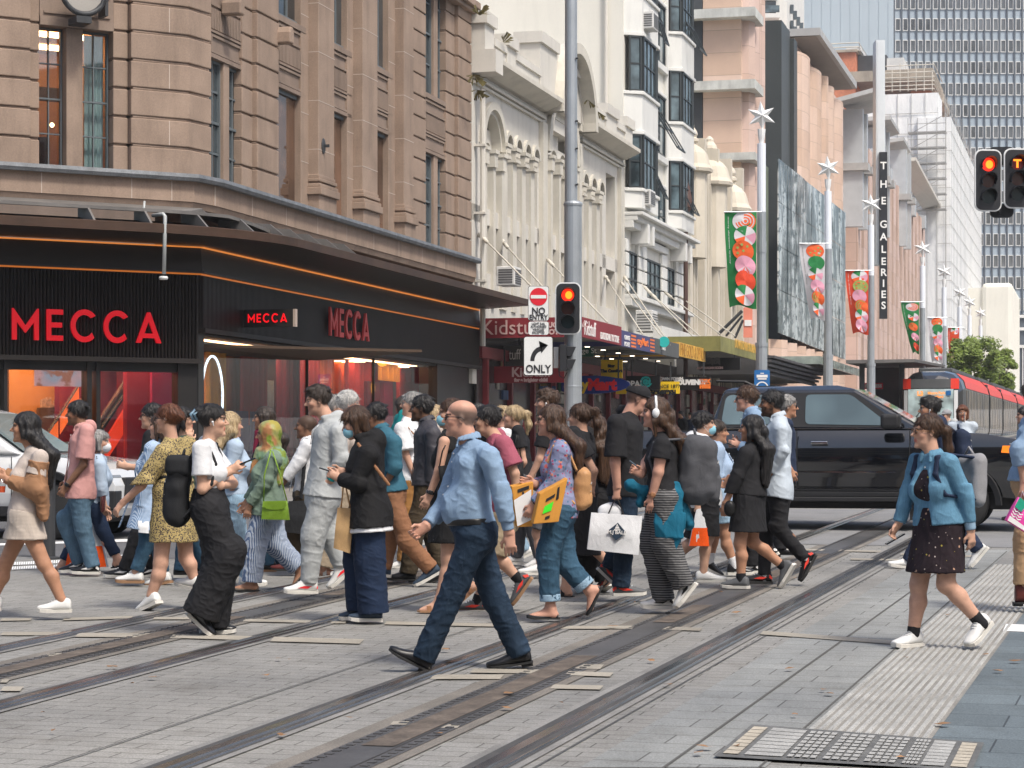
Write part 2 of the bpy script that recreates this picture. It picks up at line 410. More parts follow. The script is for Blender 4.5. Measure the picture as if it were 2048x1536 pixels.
mat('sandstone_panel',(.245,.184,.145),.88,var=.12,vs=1.4,fine=.10,bump=.1,streak=.2)
mat('mortar_line',(.50,.42,.36),.9,var=.05)
mat('lead_flash',(.15,.16,.17),.55,metal=.15,var=.25,vs=5,fine=.2)
mat('sash_grey',(.115,.135,.145),.5,var=.1)
mat('dark_panel',(.022,.019,.017),.45,var=.2,fine=.1)
mat('bronze_panel',(.024,.018,.014),.42,metal=.2,var=.25,vs=.8,fine=.08)
mat('rust_lip',(.058,.032,.02),.55,metal=.2,var=.3,vs=1.2)
mat('zinc',(.17,.16,.15),.5,metal=.3,var=.25,vs=1.2)
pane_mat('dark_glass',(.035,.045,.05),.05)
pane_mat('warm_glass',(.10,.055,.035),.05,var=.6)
glass('clear_glass',(.86,.9,.9),.10)
glow('amber_strip',(1.,.32,.06),.38)
glow('amber_soft',(1.,.28,.04),.24)
glow('sign_red',(.62,.004,.012),.42)
mat('sign_red_dim',(.62,.07,.07),.5,var=.05)
zl=SF.z(352,0.0)
z_sp0,z_sp1=SF.zp(559,166),SF.zp(559,24)
z_up=SF.zp(852,14)
crs=.517
A=thing('corner_building','brown sandstone corner building with rusticated piers above a dark shop awning','building',(SF.o.x,SF.o.y,gz(42)))
def fb(fr):return MB(fr.M)
sE=S(944)
mb=fb(SF);mb.box(.05,sE,-.9,-.62,5.4,16);mb.box(sE-.3,sE,-14,-.62,0,16)
mb.build('wall','sandstone_panel',A)
zt=SF.zp(870,-60)
def course_pier(fr,s0,s1,d,z0,z1,mb,d0=-.62,joint=.042):
 z=z0;
 while z<z1-.01:
  zz=min(z+crs-joint,z1);mb.box(s0,s1,d0,d,z,zz);mb.box(s0+.012,s1-.012,d0,d-.038,zz,zz+joint);z+=crs
piers=[(S(494),S(515),-.10),(S(515),S(558),0),(S(820),S(852),0),(S(900),S(917),-.10),(S(917),S(943.5),0)]
for s0,s1,d in piers:
 m_=fb(SF);course_pier(SF,s0,s1-.002,d,zl,15.5,m_);m_.build('rusticated_pier','sandstone',A,bevel=.018)
for a0,a1,b1 in((613,628,660),(705,717,747),(787,800,819.5)):
 m_=fb(SF);s0,s1,s2=S(a0),S(a1),S(b1)
 m_.box(s0,s1,-.62,-.12,zl,15.5)
 m_.box(s1,s2,-.62,.10,zl+.75,15.5)
 m_.box(s1-.04,s2+.04,-.62,.14,zl,zl+.34);
 for k,(g,h0,h1)in enumerate(((.10,.34,.50),(.07,.50,.58),(.05,.62,.70),(.02,.70,.78))):m_.box(s1-g,s2+g,-.62,.10+g,zl+h0,zl+h1)
 m_.box(s1-.01,s2+.01,-.62,.105,zl+.58,zl+.62)
 m_.build('pilaster','sandstone',A,bevel=.015)
 ml=fb(SF)
 for z in np.arange(zl+1.3,15,1.03):ml.box(s1-.002,s2+.002,-.2,.104,z,z+.014);
 for z in np.arange(zl+1.0,15,1.03):ml.box(s0+.001,s1-.001,-.12,-.116,z,z+.014)
 ml.build('mortar_joint','mortar_line',A)
def spandrel(fr,s0,s1,d,z0,z1):
 h=z1-z0;m_=fb(fr)
 m_.box(s0,s1,-.62,d,z0,z1);m_.box(s0-.0,s1+.0,-.62,d+.06,z1-.10,z1+.02);m_.box(s0,s1,-.62,d+.05,z0-.02,z0+.06)
 def frame(a,b):
  m_.box(s0+.06,s1-.06,d,d+.035,a,a+.05);m_.box(s0+.06,s1-.06,d,d+.035,b-.05,b)
  m_.box(s0+.06,s0+.12,d,d+.034,a+.05,b-.05);m_.box(s1-.12,s1-.06,d,d+.034,a+.05,b-.05)
 frame(z0+.08,z0+h*.30);frame(z0+h*.68,z1-.14)
 m_.box(s0,s1,-.62,d+.05,z0+h*.32,z0+h*.35)
 nf=max(8,int((s1-s0)/.085))
 for k in range(nf):
  a=s0+.05+(s1-s0-.1)*k/nf;m_.box(a,a+(s1-s0-.1)/nf*.55,d,d+.045,z0+h*.37,z0+h*.64)
 m_.build('spandrel','sandstone_panel',A)
def window(fr,s0,s1,z0,z1,d,nx=2,nz=2,m='dark_glass',t=.05,fm='sash_grey',parent=None,name='window',rails=None):
 parent=parent or A
 m_=fb(fr);m_.box(s0,s0+t,d-.04,d+.05,z0,z1);m_.box(s1-t,s1,d-.04,d+.05,z0,z1)
 m_.box(s0+t,s1-t,d-.04,d+.05,z0,z0+t);m_.box(s0+t,s1-t,d-.04,d+.05,z1-t,z1)
 for k in range(1,nx):a=s0+(s1-s0)*k/nx;m_.box(a-t*.35,a+t*.35,d-.03,d+.03,z0+t,z1-t)
 for k in range(1,nz):a=z0+(z1-z0)*k/nz;m_.box(s0+t,s1-t,d-.03,d+(.045 if nz>2 and k==nz//2 else .028),a-t*(.6 if nz>2 and k==nz//2 else .35),a+t*.4)
 f=m_.build(name,fm,parent)
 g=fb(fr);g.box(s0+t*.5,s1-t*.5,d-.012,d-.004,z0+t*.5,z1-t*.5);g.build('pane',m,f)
 return f
bays=[(424,493.5,True),(558,613,False),(660,705,False),(747,787,False),(852,900,True)]
for a0,a1,dbl in bays:
 s0,s1=S(a0,-.1),S(a1,-.1)
 spandrel(SF,s0,s1,-.17,z_sp0,z_sp1)
 if dbl:
  sm0,sm1=s0+(s1-s0)*.40,s0+(s1-s0)*.56
  m_=fb(SF);m_.box(sm0,sm1,-.62,-.15,zl,z_sp0-.022);m_.box(sm0,sm1,-.62,-.15,z_sp1+.022,15.4);m_.build('mullion_pier','sandstone',A,bevel=.01)
  for x0,x1 in((s0,sm0),(sm1,s1)):
   window(SF,x0,x1,zl,z_sp0-.03,-.27,2,4);window(SF,x0,x1,z_sp1+.03,z_sp1+3.1,-.27,2,4)
 else:
  window(SF,s0,s1,zl,z_sp0-.03,-.26,1,1,'warm_glass',.07);window(SF,s0,s1,z_sp1+.03,z_sp1+3.1,-.26,2,1,'dark_glass',.07)
m_=fb(SF);m_.box(S(800),sE,-.62,.06,z_up+.9,15.4);m_.box(S(800),sE+.1,-.62,.22,z_up+.72,z_up+.9);m_.box(S(800),sE,-.62,.12,z_up+.6,z_up+.72)
m_.build('frieze','sandstone',A,bevel=.02)
for px,py in((468,20),(568,78)):
 s0=S(px,.1);z=SF.z(py,s0,.1);m_=fb(SF)
 m_.prism_xz([(s0-.12,z-.1),(s0+.12,z-.1),(s0+.12,z+.12),(s0+.06,z+.24),(s0-.06,z+.24),(s0-.12,z+.12)],-.12,.28);m_.build('corbel','sandstone',A,bevel=.03)
m_=fb(SF);s0=S(648,.12);z=SF.z(292,s0,.12);m_.ball((s0,.11,z),.12,.03,.17);m_.box(s0-.02,s0+.02,.11,.24,z-.03,z+.03);m_.build('tie_plate','dark_iron',A)
def cs(px,d=0.):return CH.s(px,d)
z_c0=CH.zp(160,54);
mb=fb(CH)
for s0,s1,d in((cs(-150),cs(62),0),(cs(62)+.002,cs(84),-.14),(cs(232),cs(262),-.14),):
 m_=fb(CH);course_pier(CH,s0,s1,d,zl,15.5,m_,-.5);m_.build('rusticated_pier','sandstone',A,bevel=.018)
m_=MB();pA,pB,pC,pD=CH.P(cs(262)+.002,0,0),CH.P(cs(379),0,0),SF.P(S(424)-.02,0,0),SF.P(S(424)-.02,-.62,0)
pE=CH.P(cs(262)+.002,-.5,0);z=zl
def shrink(pts,g):
 c=sum((Vector((p.x,p.y))for p in pts),Vector((0,0)))/len(pts);out=[]
 for p in pts:q=Vector((p.x,p.y));e=c-q;out.append(tuple(q+e.normalized()*g))
 return out
poly=[pA,pB,pC,pD,pE]
while z<15.5:
 m_.prism([(p.x,p.y)for p in poly],z,z+crs-.05);m_.prism(shrink(poly,.04),z+crs-.05,z+crs);z+=crs
m_.build('corner_pier','sandstone',A,bevel=.018)
ml=fb(CH)
for k,z in enumerate(np.arange(zl,15,crs)):a=cs(338 if k%2 else 388);ml.box(a,a+.014,-.05,.003,z+.01,z+crs-.06)if a<cs(379)else None
ml.build('mortar_joint','mortar_line',A)
m_=fb(CH);a0,a1=cs(84)+.002,cs(232)-.002
m_.box(a0,a1,-.5,-.10,z_c0,z_c0+.16);m_.box(a0,a1,-.5,-.13,z_c0+.16,z_c0+.7);m_.box(a0,a1,-.5,-.06,z_c0+.7,z_c0+.8);m_.box(a0,a1,-.5,-.14,z_c0+.8,15)
for k in range(14):b=a0+.06+(a1-a0-.12)*k/14;m_.box(b,b+.09,-.14,-.09,z_c0+.9,z_c0+2.2)
for b0,b1,c0,c1 in((a0+.07,a1-.07,.22,.26),(a0+.07,a1-.07,.58,.62)):m_.box(b0,b1,-.13,-.1,z_c0+c0,z_c0+c1)
m_.build('spandrel','sandstone_panel',A)
m_=fb(CH);m_.box(cs(139),cs(172),-.5,-.16,zl,z_c0-.002);m_.build('mullion_pier','sandstone',A,bevel=.01)
for p0,p1,m0 in((85,138,0),(173,231,1)):
 w_=window(CH,cs(p0),cs(p1),zl,z_c0-.01,-.42,2,4,'clear_glass',.03)
mat('room_tan',(.42,.22,.11),.9,var=.3,vs=.8);mat('room_dark',(.07,.045,.03),.9)
m_=fb(CH);a0,a1=cs(70),cs(250)
m_.box(a0,a1,-3.6,-3.5,zl,z_c0+.3);m_.box(a0,a1,-3.5,-.55,z_c0+.1,z_c0+.2);m_.box(a0,a1,-3.5,-.55,zl-.1,zl);m_.box(a0-.1,a0,-3.5,-.55,zl,z_c0+.2);m_.box(a1,a1+.1,-3.5,-.55,zl,z_c0+.2)
m_.build('room','room_tan',A)
m_=fb(CH);m_.box(cs(90,-1),cs(110,-1),-1.4,-1.3,zl,zl+.7);m_.box(cs(60,-2),cs(140,-2),-2.2,-2.1,zl+1.5,zl+1.75);m_.build_each('display_shelf','room_dark',A)
m_=fb(CH);m_.box(a0+.2,a1-.2,-1.6,-1.2,z_c0+.06,z_c0+.09);m_.box(a0+.2,a1-.2,-2.9,-2.5,z_c0+.06,z_c0+.09);m_.build_each('ceiling_fill_light',glow('room_fill_light',(1,.62,.32),9),A)  # emissive ceiling panels added to brighten the room behind the windows
m_=fb(CH);b0,b1=cs(191),cs(229);n_=40;ring=[(b0+(b1-b0)*k/n_,-.62+.05*math.sin(k*1.9))for k in range(n_+1)]
m_.add([(x,y,z)for z in(zl+.02,z_c0-.02)for x,y in ring],[(k,k+1,n_+2+k,n_+1+k)for k in range(n_)])
m_.build('curtain',mat('curtain_blue',(.50,.60,.60),.9,var=.1,vs=2,fine=.1),A,smooth=True)
m_=fb(CH)
for px,py in((104,250),(123,256),(184,276),(150,240)):s0=cs(px,-2);m_.ball((s0,-2,CH.z(py,s0,-2)),.045,n=8)
m_.build_each('ceiling_lamp',glow('warm_lamp',(1,.62,.3),9),A)
m_=fb(CH);m_.prism_xz([(cs(173,-.8),zl),(cs(180,-.8),zl),(cs(181,-.8),zl+.35),(cs(178,-.8),zl+.3)],-.8,-.75);m_.build('red_banner',glow('red_lit',(.8,.02,.02),.6),A)
path0=[CH.P(cs(-150),0,0),CH.P(cs(379),0,0),SF.P(S(424)-.02,0,0),SF.P(sE,0,0)]
path0=[(p.x,p.y)for p in path0]
m_=MB();sweep(m_,path0,[(-.62,zl-.5),(.12,zl-.5),(.12,zl-.10),(-.62,zl-.10)]);sweep(m_,path0,[(-.3,zl-.62),(.06,zl-.62),(.1,zl-.505),(-.3,zl-.505)])
m_.build('ledge_band','sandstone',A)
m_=MB();sweep(m_,path0,[(-.62,zl-.098),(.24,zl-.13),(.27,zl-.07),(.25,zl),(-.62,zl+.0)]);m_.build('lead_ledge','lead_flash',A)
ml=MB(SF.M)
for s0 in np.arange(.5,sE,1.9):ml.box(s0,s0+.014,.1,.123,zl-.5,zl-.14)
mc_=MB(CH.M)
for px in(78,258,338):mc_.box(cs(px),cs(px)+.014,.1,.123,zl-.5,zl-.14)
ml.build('mortar_joint','mortar_line',A);mc_.build('mortar_joint','mortar_line',A)
ck=thing('wall_clock','black round clock bracket cut by the top edge of the photo on the corner building','clock',CH.P(cs(165,.3),.3,CH.zp(165,0)))
s0=cs(165,.35);zc=CH.z(-16,s0,.35);r=.40
m_=MB();cc=CH.P(s0,.40,zc);u3=Vector((CH.u.x,CH.u.y,0));ring=[cc+u3*r*math.cos(k*math.pi/16)+Vector((0,0,r*math.sin(k*math.pi/16)))for k in range(33)]
m_.tube(ring,.05,8);m_.build('rim','dark_iron',ck,smooth=True)
m_=fb(CH);m_.prism([(0,0)]*0 or[(s0+(r-.04)*math.cos(k*math.pi/12),zc+(r-.04)*math.sin(k*math.pi/12))for k in range(24)],.36,.40,Matrix(((1,0,0,0),(0,0,1,0),(0,1,0,0),(0,0,0,1))))
m_.build('dial',mat('dial',(.32,.3,.27),.6),ck)
m_=fb(CH);m_.box(s0-.14,s0+.14,.0,.44,zc-r-.16,zc-r-.04);m_.box(s0+.42,s0+.48,0,.36,zc-r+.02,zc+.6);m_.build('bracket','dark_iron',ck)
AW=thing('shop_awning','dark curved awning with rust coloured lip wrapping the corner shop','awning',(SF.o.x,SF.o.y,gz(42)))
dP=.10
zs1=SF.z(497,.2);zs2=SF.z(550,.2);zp_c=CH.z(718,0);zp_s=SF.z(657,.2)
sEnd=S(962,dP)
def curve_path(off,r,s_right=sEnd,n=12):
 a,c,b=CH.P(cs(-220),0,0),CH.P(0,0,0),SF.P(s_right,0,0)
 base=offset_path([a,c,b],off);A_,C_,B_=base
 u1=(C_-A_).normalized();u2=(B_-C_).normalized();p0,p2=C_-u1*r,C_+u2*r
 pts=[A_]+[(p0*(1-t)**2+C_*2*t*(1-t)+p2*t*t)for t in[k/n for k in range(n+1)]]+[p2+(B_-p2)*k/6 for k in range(1,7)]
 return pts
pl=[CH.P(cs(-220),0,0),CH.P(0,0,0),SF.P(sEnd,0,0)];pl=[(p.x,p.y)for p in pl]
z_lip=5.72
lip=curve_path(1.50,2.2);inn=curve_path(dP,.02);mid=curve_path(1.44,2.2);top=curve_path(.62,1.4)
def skin(mb,A0,z0,A1,z1):
 n=len(A0);mb.add([(p.x,p.y,z0)for p in A0]+[(p.x,p.y,z1)for p in A1],[(k,k+1,n+k+1,n+k)for k in range(n-1)])
m_=MB();skin(m_,inn,zs1+.02,mid,z_lip-.16);skin(m_,mid,z_lip-.10,top,z_lip+.12);skin(m_,top,z_lip+.12,inn,z_lip+.14)
a0,a1,a2,a3=inn[-1],mid[-1],mid[-1],inn[-1]
m_.quad((a0.x,a0.y,zs1+.02),(a1.x,a1.y,z_lip-.16),(a1.x,a1.y,z_lip-.1),(top[-1].x,top[-1].y,z_lip+.12),(a0.x,a0.y,z_lip+.14))
m_.build('soffit','bronze_panel',AW,keep=True)
m_=MB();lo_=curve_path(1.47,2.2)
skin(m_,lip,z_lip-.17,lip,z_lip-.02);skin(m_,mid,z_lip-.17,lip,z_lip-.17);skin(m_,lip,z_lip-.02,mid,z_lip);skin(m_,mid,z_lip,mid,z_lip-.17)
e=[(lip[-1],z_lip-.17),(lip[-1],z_lip-.02),(mid[-1],z_lip),(mid[-1],z_lip-.17)];m_.quad(*[(p.x,p.y,z)for p,z in e]);m_.build('lip','rust_lip',AW,keep=True)
m_=MB();up=curve_path(1.02,1.8);up2=curve_path(.30,1.2);zz=z_lip+.30
ups=[zz if k<8 else zz-.20*min(1,(k-7)/6)for k in range(len(up))]
def skinz(mb,A0,z0,A1,z1):
 n=len(A0);mb.add([(p.x,p.y,z)for p,z in zip(A0,z0)]+[(p.x,p.y,z)for p,z in zip(A1,z1)],[(k,k+1,n+k+1,n+k)for k in range(n-1)])
pl_=lambda q,e:[z+e for z in q]
skinz(m_,up,ups,up2,pl_(ups,.07));skinz(m_,up,pl_(ups,-.06),up,ups);skinz(m_,up,pl_(ups,-.06),up2,pl_(ups,.01));skinz(m_,up2,pl_(ups,.07),inn,pl_(ups,.16));m_.build('upper_deck','zinc',AW,keep=True)
m_=MB()
for k in range(24):
 p=up2[1].lerp(up2[1],0);t=k/23
def at_path(path,dist):
 for i in range(len(path)-1):
  l=(path[i+1]-path[i]).length
  if dist<=l:
   e=(path[i+1]-path[i])/l;return path[i]+e*dist,e
  dist-=l
 return path[-1],e
tot=sum((up[i+1]-up[i]).length for i in range(len(up)-1));dd=3.2
while dd<tot-14:
 p,e=at_path(up,dd);nrm=Vector((e.y,-e.x));a,b=p+nrm*.32,p-nrm*.5
 m_.add([(q.x+e.x*w,q.y+e.y*w,z)for w in(-.02,.02)for q,z in((a,z_lip-.0),(b,z_lip),(b,zz-.0),(p,zz-.05))],[(0,1,2,3),(7,6,5,4),(0,3,7,4),(0,4,5,1),(1,5,6,2),(2,6,7,3)]);dd+=1.05
m_.build_each('fin','zinc',AW)
mat('ribbed_panel',(.016,.012,.010),.5,var=.2,fine=.1)
m_=MB();sweep(m_,pl,[(-.4,zs1),(dP-.06,zs1),(dP-.02,zs2+.05),(-.4,zs2+.05)]);m_.build('upper_band','bronze_panel',AW)
m_=MB();sweep(m_,pl,[(dP-.05,zs1-.014),(dP+.01,zs1-.008),(dP+.01,zs1+.008),(dP-.05,zs1+.008)]);m_.build('light_strip','amber_strip',AW)
m_=MB();sweep(m_,pl,[(-.3,zs2+.012),(dP+.03,zs2+.012),(dP+.03,zs2+.048),(-.3,zs2+.048)]);m_.build('shelf_trim','dark_panel',AW)
m_=MB();sweep(m_,pl,[(dP-.07,zs2-.018),(dP-.045,zs2-.018),(dP-.045,zs2+.01),(dP-.07,zs2+.01)]);m_.build('light_strip','amber_soft',AW)
plc=[pl[0],pl[1]];pls=[pl[1],pl[2]]
m_=fb(CH);s0=cs(-220)
m_.box(s0,-.02,-.4,dP-.08,zp_c,zs2)
nr=84
for k in range(nr):
 x=s0+(-.03-s0)*k/nr;w=(-.03-s0)/nr;m_.prism([(x,dP-.08),(x+w*.12,dP-.03),(x+w*.4,dP-.01),(x+w*.65,dP-.03),(x+w*.78,dP-.08)],zp_c,zs2-.035)
m_.box(s0,-.0,-.4,dP+.02,zp_c-.09,zp_c-.002);m_.build('sign_panel','ribbed_panel',AW)
m_=fb(SF);m_.box(.02,sEnd,-.4,dP-.08,zp_s,zs2)
nr=300
for k in range(nr):
 x=.03+(sEnd-.04)*k/nr;w=(sEnd-.04)/nr;m_.box(x,x+w*.6,dP-.08,dP-.02,zp_s,zs2-.035)
m_.box(0.02,sEnd,-.4,dP+.02,zp_s-.09,zp_s-.002);m_.build('sign_panel','ribbed_panel',AW)
def wall_M(fr,s,d,z):return face_M(fr.P(s,d,z),(fr.u.x,fr.u.y,0))
def spread(fr,mb,word,px0,px1,py0,py1,d,bold=.02,depth=.03):
 """letters spaced so that the word spans px0..px1"""
 a,b=fr.s(px0,d),fr.s(px1,d);zc=(fr.z(py0,(a+b)/2,d)+fr.z(py1,(a+b)/2,d))/2;h=fr.z(py0,(a+b)/2,d)-fr.z(py1,(a+b)/2,d)
 t=MB();text(t,word,1.,Matrix.Identity(4),bold,depth,space=1.0);xs=[v.x for v in t.v];ys=[v.y for v in t.v]
 sx,sy=(b-a)/(max(xs)-min(xs)),h/(max(ys)-min(ys));M=wall_M(fr,(a+b)/2,d,zc)
 mx,my=(max(xs)+min(xs))/2,(max(ys)+min(ys))/2
 mb.add([((v.x-mx)*sx,(v.y-my)*sy,v.z)for v in t.v],t.f,M);return mb
def LM(word):
 """round geometric capitals: only the letters M E C A, drawn as strokes"""
 t=.17;out=[];x=0
 for ch in word:
  if ch=='M':
   out.append([[(x,0),(x+t,0),(x+t,.58),(x+.5,.22),(x+.83,.58),(x+.83,0),(x+1,0),(x+1,1),(x+.95,1),(x+.5,.45),(x+.05,1),(x,1)]]);w=1.0
  elif ch=='E':
   out.append([[(x,0),(x+.62,0),(x+.62,.165),(x+t,.165),(x+t,.42),(x+.58,.42),(x+.58,.58),(x+t,.58),(x+t,.835),(x+.62,.835),(x+.62,1),(x,1)]]);w=.62
  elif ch=='C':
   o_=[(x+.53+.53*math.cos(R(a)),.5+.53*math.sin(R(a)))for a in range(38,323,12)];i_=[(x+.53+.355*math.cos(R(a)),.5+.355*math.sin(R(a)))for a in range(322,37,-12)]
   out.append([o_+i_]);w=.97
  elif ch=='A':
   out.append([[(x,0),(x+.19,0),(x+.5,.72),(x+.81,0),(x+1,0),(x+.56,1),(x+.44,1)],[(x+.25,.16),(x+.75,.16),(x+.69,.31),(x+.31,.31)]]);w=1.
  x+=w+.30
 return out,x-.30
def sign_word(fr,mb,px0,px1,py0,py1,d,depth=.05,M=None,wh=None):
 strokes,tw=LM('MECCA')
 if M is None:
  a,b=fr.s(px0,d),fr.s(px1,d);s_=(b-a)/tw;z0=fr.z(py1,(a+b)/2,d);h=fr.z(py0,(a+b)/2,d)-z0
  M=wall_M(fr,a,d,z0)
 else:s_,h=wh[0]/tw,wh[1]
 for letter in strokes:
  for k,poly in enumerate(letter):
   n=len(poly)
   tris=[list(t)for t in tessellate_polygon([[Vector((p[0]*s_,p[1]*h,0))for p in poly]])]
   mb.add([(p[0]*s_,p[1]*h,depth+.002*k)for p in poly],tris,M);mb.add([(p[0]*s_,p[1]*h,z)for p in poly for z in(0,depth)],[(2*i,2*i+1,(2*i+3)%(2*n),(2*i+2)%(2*n))for i in range(n)],M)
m_=MB();sign_word(CH,m_,23,321,621,683,dP+.03);
tag(m_.build('shop_sign','sign_red'),'large red sans serif lettering on the ribbed dark panel over the corner doors','sign')
m_=MB();sign_word(SF,m_,657,735,621,677,dP+.03)
tag(m_.build('shop_sign','sign_red_dim'),'duller salmon red lettering on the side sign panel of the corner shop','sign')
s0=S(500,.2);bl=thing('blade_sign','small black blade sign with bright red lettering below the amber strip','sign',SF.P(s0,.1,zs2))
pA,pB=SF.P(s0,dP,0),SF.P(s0,dP,0)+Vector((1.0,-.26,0)).normalized()*1.0
zt_,zb_=SF.z(620,s0),SF.z(655,s0)
m_=MB();e=(pB-pA).normalized();nn=Vector((e.y,-e.x,0))
m_.add([tuple(Vector((p.x,p.y,z))+nn*w)for w in(-.05,.05)for z in(zb_,zt_)for p in(pA,pB)],[(0,1,3,2),(4,6,7,5),(0,4,5,1),(2,3,7,6),(0,2,6,4),(1,5,7,3)]);m_.build('sign_box','dark_panel',bl)
m_=MB();q=pA+e*.08+nn*.055+Vector((0,0,zb_+(zt_-zb_)*.26));sign_word(None,m_,0,0,0,0,0,.01,face_M(q,e),(.80,(zt_-zb_)*.5));m_.build('lettering',glow('sign_bright',(1,.006,.012),.62),bl)
m_=MB();m_.add([tuple(Vector((p.x,p.y,z))+nn*w)for w in(-.055,.055)for z in(zb_,zt_)for p in(pB,pB+e*.05)],[(0,1,3,2),(4,6,7,5),(0,4,5,1),(2,3,7,6),(0,2,6,4),(1,5,7,3)]);m_.build('sign_edge',mat('pale_trim',(.45,.36,.3),.4),bl)
pz=lambda px,py,Y:W(px,py,Y)
hl=thing('pendant_lamp','thin grey bent pipe with small lamp hanging off the awning edge','lamp',W(330,555,40.1))
m_=MB();m_.tube([pz(289,403,41.0),pz(287,424,40.9)],.022);m_.tube([pz(306,431,40.4),pz(326,428,40.1),pz(330,432,40.1),pz(328,548,40.1)],.035,8);m_.build('pipe',mat('grey_pipe',(.42,.44,.43),.5,metal=.2),hl,smooth=True)
m_=MB();q=pz(327,556,40.1);m_.lathe([(.0,-.035),(.07,-.03),(.085,0),(.07,.03),(0,.035)],q,12);m_.build('lamp_head',mat('lamp_white',(.6,.62,.6),.4),hl,smooth=True)
SH=thing('shop_interior','red and orange lit cosmetics shop seen through the corner glazing','shop',CH.P(-2,-3,gz(42)))
zg=gz(42)+.0
mat('shop_floor',(.12,.10,.09),.4);mat('dark_post',(.03,.028,.027),.35,metal=.3,var=.15)
mat('orange_wall',(.62,.26,.08),.7,var=.12,vs=.6);mat('red_wall',(.38,.012,.02),.5,var=.25,vs=.7);mat('maroon_wall',(.20,.012,.03),.35,var=.3,vs=.5);mat('magenta_panel',(.42,.02,.10),.35,var=.25,vs=.6)
m_=fb(CH);m_.box(cs(-300),4.8,-5.2,-.45,zg-.05,zg);m_.build('floor','shop_floor',SH)
m_=fb(CH);m_.box(cs(-300),4.9,-5.2,-.45,zp_c+.25,zp_c+.3);m_.box(cs(-300),cs(120,-5),-5.3,-5.2,zg,zp_c+.25);m_.build('ceiling','room_dark',SH)
m_=fb(CH);m_.box(cs(18,-3),cs(116,-3),-3.1,-3,zg,zp_c+.2);m_.box(cs(-60,-2),cs(14,-2),-2.3,-2.2,zg,zp_c+.2);m_.build_each('orange_partition','orange_wall',SH)
m_=fb(CH);m_.box(cs(118,-4),cs(260,-4),-4.1,-4,zg,zp_c+.2);m_.build('red_partition','red_wall',SH)
m_=fb(CH);m_.box(cs(254,-1.6),cs(306,-1.6),-1.8,-1.6,zg,zp_c+.2);m_.build('maroon_partition','maroon_wall',SH)
m_=fb(CH);m_.box(cs(304,-1.2),cs(372,-1.2),-1.3,-1.2,zg,zp_c+.2);m_.build('magenta_partition','magenta_panel',SH)
m_=fb(CH)
for px in(-20,60,130,215,290):s_=cs(px,-2);m_.box(s_-.35,s_+.35,-2.7,-1.0,zp_c+.22,zp_c+.24)
m_.box(cs(-100),cs(355),-.9,-.7,zp_c+.10,zp_c+.12);m_.build_each('ceiling_fill_light',glow('shop_fill_light',(1,.55,.27),7),SH)  # lit ceiling panels, with a long head strip added to brighten the shop
def screen_mat():
 m,t,b=nt('video_screen');v=coords(t,(1.3,1.3,1.3))
 n1=noise(t,v,1.1,2,.4);n2=noise(t,v,2.6,3,.5)
 o=mixc(t,ramp(t,n1,.45,.55),(.27,.28,.36),(.55,.27,.28));o=mixc(t,ramp(t,n2,.57,.62),o,(.30,.09,.06))
 L(t,o,b.inputs['Emission Color']);b.inputs['Emission Strength'].default_value=.75;b.inputs['Base Color'].default_value=(.02,.02,.02,1);return m
m_=fb(CH);a0,a1=cs(70,-1.4),cs(174,-1.4);m_.box(a0,a1,-1.45,-1.4,CH.z(772,a0,-1.4),CH.z(736,a0,-1.4));m_.build('video_screen',screen_mat(),SH)
glow('red_glow',(1.,.06,.02),.55);glow('orange_glow',(1.,.16,.03),.7);mat('handrail',(.5,.45,.42),.25,metal=.8)
def slope(mb,p0,p1,w,d,t=.12):
 a,b=cs(p0[0],d),cs(p1[0],d);z0,z1=CH.z(p0[1],a,d),CH.z(p1[1],b,d)
 mb.prism_xz([(a,z0),(b,z1),(b,z1-w),(a,z0-w)],d-t,d)
m_=fb(CH);slope(m_,(92,880),(158,775),.32,-2.2);m_.build('escalator_side','orange_glow',SH)
m_=fb(CH);slope(m_,(196,905),(262,800),.42,-2.0);m_.build('escalator_side','red_glow',SH)
m_=fb(CH);slope(m_,(200,838),(262,745),.05,-1.9);slope(m_,(96,866),(160,766),.04,-2.1);slope(m_,(205,852),(262,768),.04,-1.85);m_.build_each('handrail','handrail',SH)
m_=fb(CH);slope(m_,(200,850),(262,756),.20,-1.95);m_.build('escalator_panel','dark_post',SH)
m_=fb(CH);m_.box(cs(100,-2.6),cs(170,-2.6),-2.9,-2.6,zg,CH.z(812,cs(100,-2.6),-2.6));m_.box(cs(80,-2.4),cs(112,-2.4),-2.6,-2.4,zg,CH.z(815,cs(80,-2.4),-2.4));m_.build_each('counter',mat('counter',(.10,.05,.03),.4,var=.4,vs=3),SH)
m_=fb(CH);rl=random.Random(5)
for k in range(26):
 s_=cs(80+k*3.6,-2.5);m_.box(s_,s_+.03,-2.5,-2.44,CH.z(815,s_,-2.5),CH.z(815,s_,-2.5)+rl.uniform(.06,.2))
m_.build_each('product',mat('products',(.5,.3,.22),.4,var=.7,vs=14),SH)
m_=fb(CH)
for a,b in((10,17),(176,186),(195,203),(358,397)):m_.box(cs(a),cs(b)if b<396 else-.01,-.35,-.05,zg-.2,zp_c-.09)
m_.box(cs(-220),0,-.36,-.1,zp_c-.25,zp_c-.092);m_.build_each('door_post','dark_post',A)
for a,b in((-100,10),(17,176),(203,256),(257,305),(306,358)):
 g=fb(CH);g.box(cs(a),cs(b),-.21,-.2,zg,zp_c-.25);g.build('shop_glazing','clear_glass',A)
z_w=SF.z(672,S(412));sW0,sW1=S(410),S(876)
m_=fb(SF);m_.box(.02,sW0,-.5,-.02,zg-.3,zp_s-.092);m_.box(sW1,S(935),-.5,-.02,zg,zp_s-.092);m_.box(S(935)+.001,S(962),-.5,-.10,zg,zp_s-.092)
